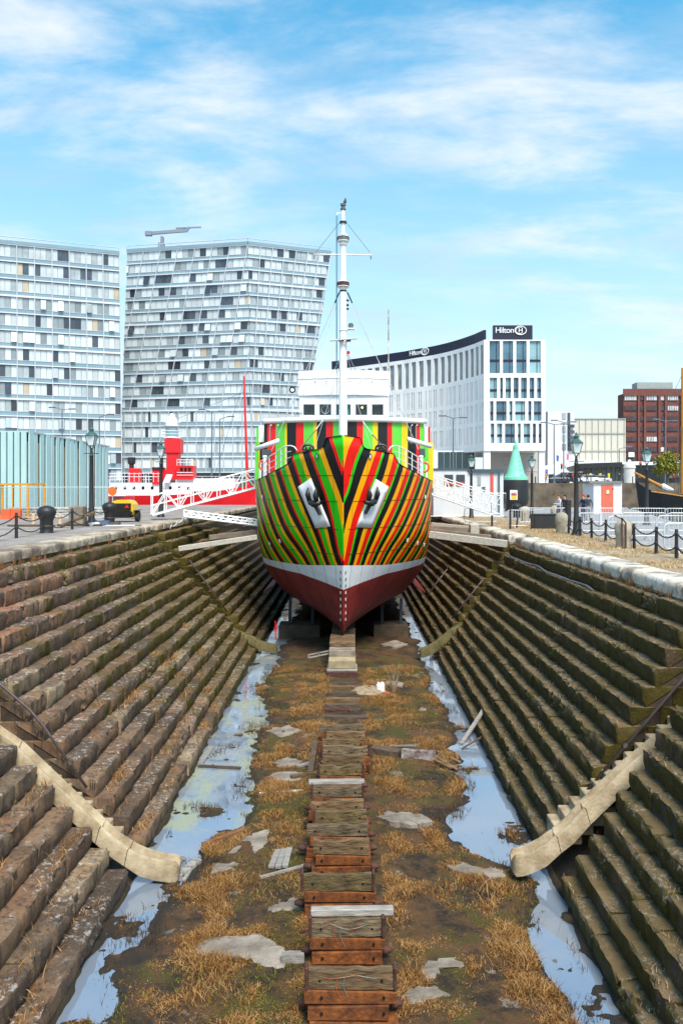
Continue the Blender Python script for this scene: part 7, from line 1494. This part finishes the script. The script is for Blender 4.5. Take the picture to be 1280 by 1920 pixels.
# schooner at the right
YS = 104.; t = thing('schooner', 'black hulled sailing ship with a varnished bowsprit at the far right quay', 'sailing ship', W(1270, 955, YS)); mb = MB(); xs = [1206, 1222, 1245, 1280, 1340]; tp = [902, 917, 925, 927, 928]; hw = [.1, 1.2, 2.4, 3.0, 3.1]; vs = []
for x, y, w in zip(xs, tp, hw):
    a = W(x, y, YS); b = W(x + (8 if x < 1230 else 0), 962, YS); vs += [Vector((a.x, YS + 3 - w, a.z)), Vector((a.x, YS + 3 + w, a.z)), Vector((b.x, YS + 3 + w * .6, b.z)), Vector((b.x, YS + 3 - w * .6, b.z))]
mb.add(vs, [(i * 4 + k, i * 4 + (k + 1) % 4, (i + 1) * 4 + (k + 1) % 4, (i + 1) * 4 + k) for i in range(len(xs) - 1) for k in range(4)] + [(0, 1, 2, 3), tuple(len(vs) - 1 - i for i in range(4))]); mb.build('hull', IRON, t)
VARN = mat('varnish', (.5, .22, .05), .4, .2); mb = MB(); mb.tube(W(1189, 886, YS + 2), W(1240, 913, YS + 3), .12, .28, 8); mb.build('bowsprit', VARN, t); mb = MB(); mb.tube(W(1279, 925, YS + 3), W(1279, 690, YS + 3), .32, .2, 10); mb.build('foremast', mat('mast_ochre', (.5, .2, .02), .5), t)
mb = MB(); mb.pipe([W(1234, 911, YS + 3), W(1242, 912, YS + 3), W(1250, 916, YS + 3), W(1262, 919, YS + 3)], [.15, .42, .38, .12], 8); mb.build('furled_sail', CANV, t); mb = MB(); mb.beam(W(1220, 921, YS - .1), W(1300, 933, YS - .1), .1, .15); mb.build('gold_strake', VARN, t)
for a, b in (((1279, 700), (1189, 886)), ((1279, 720), (1215, 905)), ((1279, 740), (1240, 913)), ((1279, 760), (1262, 925)), ((1270, 930), (1279, 800))): mb = MB(); mb.tube(W(*a, YS + 3), W(*b, YS + 2.6), .025, n=4); mb.build('rigging', WIRE, t)
# ------------------------------------------------------------------ trees
BARK = mat('bark', (.09, .07, .05), .9, .3, 5)
def tree(lb, px, py, Y, rx, rz, zc, cols, seed, n=2600):
    base = at_h(px, FG, Y); rg = np.random.default_rng(seed); t = thing('tree', lb, 'tree', base, 0, 'trees on the far road'); c = Vector((base.x, Y, W(px, py, Y).z))
    mb = MB(); mb.pipe([base, base.lerp(c, .6) + Vector((.1, 0, 0)), c], [.25, .18, .08], 7)
    for k in range(7): a = rg.uniform(0, 6.28); mb.pipe([base.lerp(c, .5 + .06 * k), c + Vector((math.cos(a) * rx * .4, math.sin(a) * rx * .4, rz * rg.uniform(-.2, .3))), c + Vector((math.cos(a) * rx * .75, math.sin(a) * rx * .7, rz * rg.uniform(0, .6)))], [.1, .06, .02], 5)
    mb.build('trunk', BARK, t)
    K = 34; d = rg.normal(0, 1, (K, 3)); d /= np.linalg.norm(d, axis=1)[:, None]; cen = d * (rg.random(K) ** .4)[:, None] * np.array((rx * .8, rx * .8, rz * .8)); ki = rg.integers(0, K, n); p = cen[ki] + rg.normal(0, 1, (n, 3)) * np.array((rx, rx, rz)) * .15
    s = rg.uniform(.12, .26, n) * (rx / 2.4); u = rg.normal(0, 1, (n, 3)); u /= np.linalg.norm(u, axis=1)[:, None]; v = np.cross(u, rg.normal(0, 1, (n, 3))); v /= np.linalg.norm(v, axis=1)[:, None]
    q = np.stack([p - u * s[:, None], p + v * s[:, None] * .6, p + u * s[:, None], p - v * s[:, None] * .6], 1).reshape(-1, 3) + np.array(c - root_loc(t)); me = bpy.data.meshes.new('crown'); me.from_pydata(q.tolist(), [], (np.arange(n)[:, None] * 4 + np.arange(4)).tolist()); me.materials.append(blade_mat('leaf_' + str(seed), cols)); a = me.attributes.new('rnd', 'FLOAT', 'POINT'); a.data.foreach_set('value', np.repeat((rg.random(n) * .6 + rg.random(K)[ki] * .4), 4)); o = bpy.data.objects.new('crown', me); COL.objects.link(o); o.parent = t
tree('yellow green tree in front of the brick block', 1250, 867, 135, 2.7, 2.6, 0, [(.1, (.10, .10, .012)), (.5, (.22, .22, .03)), (.95, (.38, .34, .06))], 5)
tree('dark green round tree in front of the beige hall', 1131, 857, 168, 2.0, 2.1, 0, [(.1, (.012, .03, .012)), (.6, (.04, .075, .03)), (.95, (.07, .11, .045))], 6)
tree('bronze leaved small tree behind the nearest right lamp', 1063, 878, 160, 2.0, 1.6, 0, [(.1, (.06, .045, .02)), (.6, (.12, .10, .05)), (.95, (.2, .16, .08))], 7, 1200)
tree('small dark tree at the left of the brick block', 1168, 862, 162, 1.0, 1.4, 0, [(.1, (.02, .03, .015)), (.6, (.06, .07, .03)), (.95, (.1, .1, .05))], 8, 800)
# ------------------------------------------------------------------ people
SKIN = (.45, .25, .17)
def person_mesh(top, legs, hair, pose=0):
    bm = bmesh.new(); sl = bm.verts.layers.skin.verify(); V = []
    def v(x, y, z, r): w = bm.verts.new((x, y, z)); w[sl].radius = (r, r * (.75 if .8 < z < 1.45 else 1)); V.append(w); return w
    def e(a, b): bm.edges.new((a, b))
    pel = v(0, 0, .93, .155); wa = v(0, 0, 1.08, .14); ch = v(0, -.01, 1.3, .17); nk = v(0, -.01, 1.46, .065); hd = v(0, -.03, 1.58, .095); tp = v(0, -.02, 1.69, .085)
    for a, b in ((pel, wa), (wa, ch), (ch, nk), (nk, hd), (hd, tp)): e(a, b)
    pel[sl].use_root = True
    for s in (-1, 1):
        sh = v(s * .19, 0, 1.4, .07); f = (-.18 if pose == 1 else 0.02 * s)
        el = v(s * .26, -.02 + f * .4, 1.12, .05); wr = v(s * (.14 if pose == 1 else .27), -.08 + f, .98 if pose != 1 else 1.12, .036); hn = v(s * (.10 if pose == 1 else .27), -.1 + f * 1.2, .88 if pose != 1 else 1.15, .042)
        e(ch, sh); e(sh, el); e(el, wr); e(wr, hn)
        st = .12 * s if pose == 2 else 0
        hp = v(s * .1, 0, .86, .105); kn = v(s * .11, -.02 + st * .6, .48, .07); an = v(s * .11, .02 + st * 1.4, .08, .045); to = v(s * .12, -.12 + st * 1.4, .035, .04)
        e(pel, hp); e(hp, kn); e(kn, an); e(an, to)
    me = bpy.data.meshes.new('body'); bm.to_mesh(me); bm.free()
    o = bpy.data.objects.new('tmp', me); COL.objects.link(o); o.modifiers.new('s', 'SKIN'); sb_ = o.modifiers.new('d', 'SUBSURF'); sb_.levels = 1; sb_.render_levels = 1
    bpy.context.view_layer.update(); m2 = bpy.data.meshes.new_from_object(o.evaluated_get(bpy.context.evaluated_depsgraph_get())); bpy.data.objects.remove(o); m2.shade_smooth()
    m2.materials.clear()
    for c, nm in ((top, 'cloth'), (legs, 'trousers'), (SKIN, 'skin')): m2.materials.append(mat(f'{nm}_{c[0]:.2f}_{c[1]:.2f}_{c[2]:.2f}', c, .8, .15, 6))
    ix = []
    for p in m2.polygons:
        z = p.center.z; x = abs(p.center.x); ix.append(2 if z > 1.47 or (z < .97 and x > .22 and z > .8) else 1 if z < .95 else 0)
    m2.polygons.foreach_set('material_index', ix); return m2
def person(lb, x, y, z, rz, top, legs, hair, pose=0, s=1., g=None, long=False):
    t = thing('person', lb, 'person', (x, y, z), rz, g); t.scale = (s, s, s)
    me = person_mesh(top, legs, hair, pose); o = bpy.data.objects.new('body', me); COL.objects.link(o); o.parent = t
    mb = MB(); mb.sphere((0, .015, 1.655), .108, 10, 7, (1, 1.02, 1.0)); mb.v = [(a, b, c) for a, b, c in mb.v]
    if long: mb.sphere((0, .05, 1.52), .10, 8, 6, (1, .6, 1.3))
    h = mb.build('hair', mat(f'hair_{hair[0]:.2f}_{hair[1]:.2f}', hair, .8, .2), t, smooth=True, world=False)
    # face: nose and eyes on the front of the head (-Y)
    mb = MB(); mb.sphere((0, -.13, 1.575), .018, 6, 4); mb.build('nose', mat('skin_face', SKIN, .7), t, world=False)
    for s_ in (-1, 1): mb = MB(); mb.sphere((s_ * .035, -.118, 1.6), .011, 6, 4); mb.build('eye', SBLACK, t, world=False)
    return t
person('person in a pale top leaning on the barrier, facing left', (1047 - VPX) / F * 58, 58, 0, R_(-70), (.5, .5, .52), (.05, .06, .1), (.12, .05, .02), 1, 1.12)
person('dark haired person in a navy top beside the dark bin', (1058 - VPX) / F * 59, 59, 0, R_(-50), (.02, .025, .06), (.03, .03, .04), (.02, .015, .012), 1, 1.1, long=True)
person('red haired person in a navy jacket looking down', (1093 - VPX) / F * 57, 57, 0, R_(-60), (.012, .02, .07), (.03, .04, .08), (.4, .025, .015), 1, 1.12, long=True)
person('person in a dark top with a pale bag behind the red haired one', (1102 - VPX) / F * 60, 60, 0, R_(150), (.05, .055, .05), (.35, .3, .28), (.06, .035, .02), 0, 1.1)
far = [(1023, 'far person in an orange top by the hotel column', (.6, .25, .05)), (1073, 'far person in a red top by the parked cars', (.65, .04, .08)), (1086, 'far person in dark clothes by the white car', (.03, .03, .05)), (1091, 'far person in a blue coat walking by the white car', (.04, .08, .2)), (1063, 'far person in black beside the dark van', (.02, .02, .02)), (1160, 'far person in black by the gatepost', (.02, .02, .025)), (1168, 'far person in a grey blue coat beside the gatepost', (.06, .09, .15)), (1187, 'far person in blue right of the gatepost', (.1, .13, .2)), (1199, 'far person in an orange coat right of the gatepost', (.6, .28, .1)), (1193, 'far person in a black coat left of the orange coat', (.02, .02, .02)), (1262, 'far person in a bright red coat near the sailing ship', (.7, .03, .03)), (1256, 'far person in a white top near the sailing ship', (.6, .6, .6)), (1270, 'far person in grey at the right edge', (.2, .2, .22)), (1100, 'far person in green behind the shed', (.08, .12, .06))]
src = {}
for k, (px, lb, c) in enumerate(far): person(lb, at_h(px, 0, 128 + (k % 4) * 2.5).x, 128 + (k % 4) * 2.5, FG, R_((k * 67) % 360), c, (.03, .035, .05), (.05, .03, .02), 2 if k % 2 else 0, 1.0, 'walkers on the far quay')
# ------------------------------------------------------------------ vehicles
def car(lb, px, Y, col, kind=0, rz=0.):
    c = at_h(px, FG, Y); t = thing('parked_car' if kind == 0 else 'van', lb, 'car' if kind == 0 else 'van', c, 0); m = mat(f'car_{col[0]:.2f}_{col[1]:.2f}_{col[2]:.2f}', col, .25, .03, coat=.5); L, Wd = (4.2, 1.75) if kind == 0 else (5.0, 1.95)
    pr = [(-L / 2, .3), (-L / 2, .75), (-L * .46, .92), (-L * .2, .98), (-L * .06, 1.0), (L * .38, 1.0), (L * .48, .85), (L / 2, .7), (L / 2, .3)] if kind == 0 else [(-L / 2, .35), (-L / 2, .9), (-L * .38, 1.1), (-L * .25, 1.9), (-L * .2, 2.05), (L * .5, 2.1), (L * .5, .35)]
    mb = MB(); mb.prism([(c.x + x, c.y, c.z + z) for x, z in pr], (0, Wd, 0)); o = mb.build('body', m, t); bv = o.modifiers.new('b', 'BEVEL'); bv.width = .07; bv.segments = 2
    if kind == 0:
        mb = MB(); cb = [(-L * .24, .97), (-L * .1, 1.42), (L * .22, 1.45), (L * .38, .98)]; mb.prism([(c.x + x, c.y + .12, c.z + z) for x, z in cb], (0, Wd - .24, 0)); mb.build('cabin_glass', DARKP, t); mb = MB(); mb.prism([(c.x - L * .11, c.y + .1, c.z + 1.41), (c.x + L * .23, c.y + .1, c.z + 1.44), (c.x + L * .2, c.y + .1, c.z + 1.5), (c.x - L * .07, c.y + .1, c.z + 1.48)], (0, Wd - .2, 0)); mb.build('roof', m, t)
    else:
        mb = MB(); mb.prism([(c.x - L * .33, c.y - .02, c.z + 1.15), (c.x - L * .24, c.y - .02, c.z + 1.8), (c.x - L * .05, c.y - .02, c.z + 1.8), (c.x - L * .05, c.y - .02, c.z + 1.15)], (0, .05, 0)); mb.build('side_window', DARKP, t)
    for x in (-L * .31, L * .31):
        for y in (.0, Wd): mb = MB(); mb.lathe([(.16, -.1), (.31, -.1), (.32, 0), (.31, .1), (.16, .1)], (c.x + x, c.y + y, c.z + .32), 12, Matrix.Rotation(R_(90), 3, 'X')); w = mb.build('wheel', RUB, t); mb = MB(); mb.lathe([(.16, -.08), (.05, -.11)], (c.x + x, c.y + y - .0, c.z + .32), 10, Matrix.Rotation(R_(90), 3, 'X')); mb.build('rim', GALV, w)
    for x in (-L / 2 + .02, L / 2 - .02): mb = MB(); mb.box((c.x + x, c.y + .2, c.z + .68), (.1, .3, .14), .03); mb.build('headlight' if x < 0 else 'tail_light', WHITE if x < 0 else P_R, t)
car('dark blue car parked at the left of the far row', 1049, 134, (.02, .03, .06)); car('black van parked behind the far walkers', 1066, 139, (.015, .015, .018), 1); car('white and red car parked before the terminal', 1103, 133, (.75, .76, .78)); car('white van parked near the hotel corner', 1040, 146, (.75, .76, .77), 1); car('silver car at the right end of the parked row', 1124, 137, (.5, .52, .55))
# far kerb rails, bollards along the far quay edge
ON = 'first second third fourth fifth sixth seventh eighth ninth tenth eleventh twelfth thirteenth fourteenth fifteenth sixteenth seventeenth eighteenth nineteenth twentieth'.split()
for k in range(20):
    x = 22 + k * 2.1; mb = MB(); mb.lathe([(.09, 0), (.08, .9), (.1, .95), (.04, 1.0)], (x, 121, FG), 8); o = mb.build('far_post', IRON); tag(o, f'small black post on the far quay edge, {ON[k]} from the hotel end', 'post', 'posts along the far quay edge')
mb = MB(); 
t = thing('quay_railing', 'thin white railing along the far quay behind the lightship', 'railing', (-40, 121, FG))
for z in (.5, 1.0): mb = MB(); mb.tube((-80, 121, FG + z), (8, 121, FG + z), .03, n=4); mb.build('rail', WHITE, t)
for k in range(45): mb = MB(); mb.tube((-80 + k * 2, 121, FG), (-80 + k * 2, 121, FG + 1), .03, n=4); mb.build('post', WHITE, t)
# traffic lights
for k, px in enumerate((1200, 1052)):
    c = at_h(px, FG, 126 + k * 8); t = thing('traffic_light', ['traffic light right of the white gatepost', 'traffic light near the hotel corner'][k], 'traffic light', c); mb = MB(); mb.tube(c, c + Vector((0, 0, 2.6)), .06, n=6); mb.build('pole', IRON, t); mb = MB(); mb.box(c + Vector((0, 0, 2.9)), (.3, .25, .9), .03); h = mb.build('head', IRON, t)
    mb = MB(); mb.lathe([(.1, 0), (.09, .05)], c + Vector((0, -.13, 3.2)), 10, Matrix.Rotation(R_(90), 3, 'X')); mb.build('red_lens', mat('red_lens', (.9, .02, .02), .4, 0, emis=1.2), h)
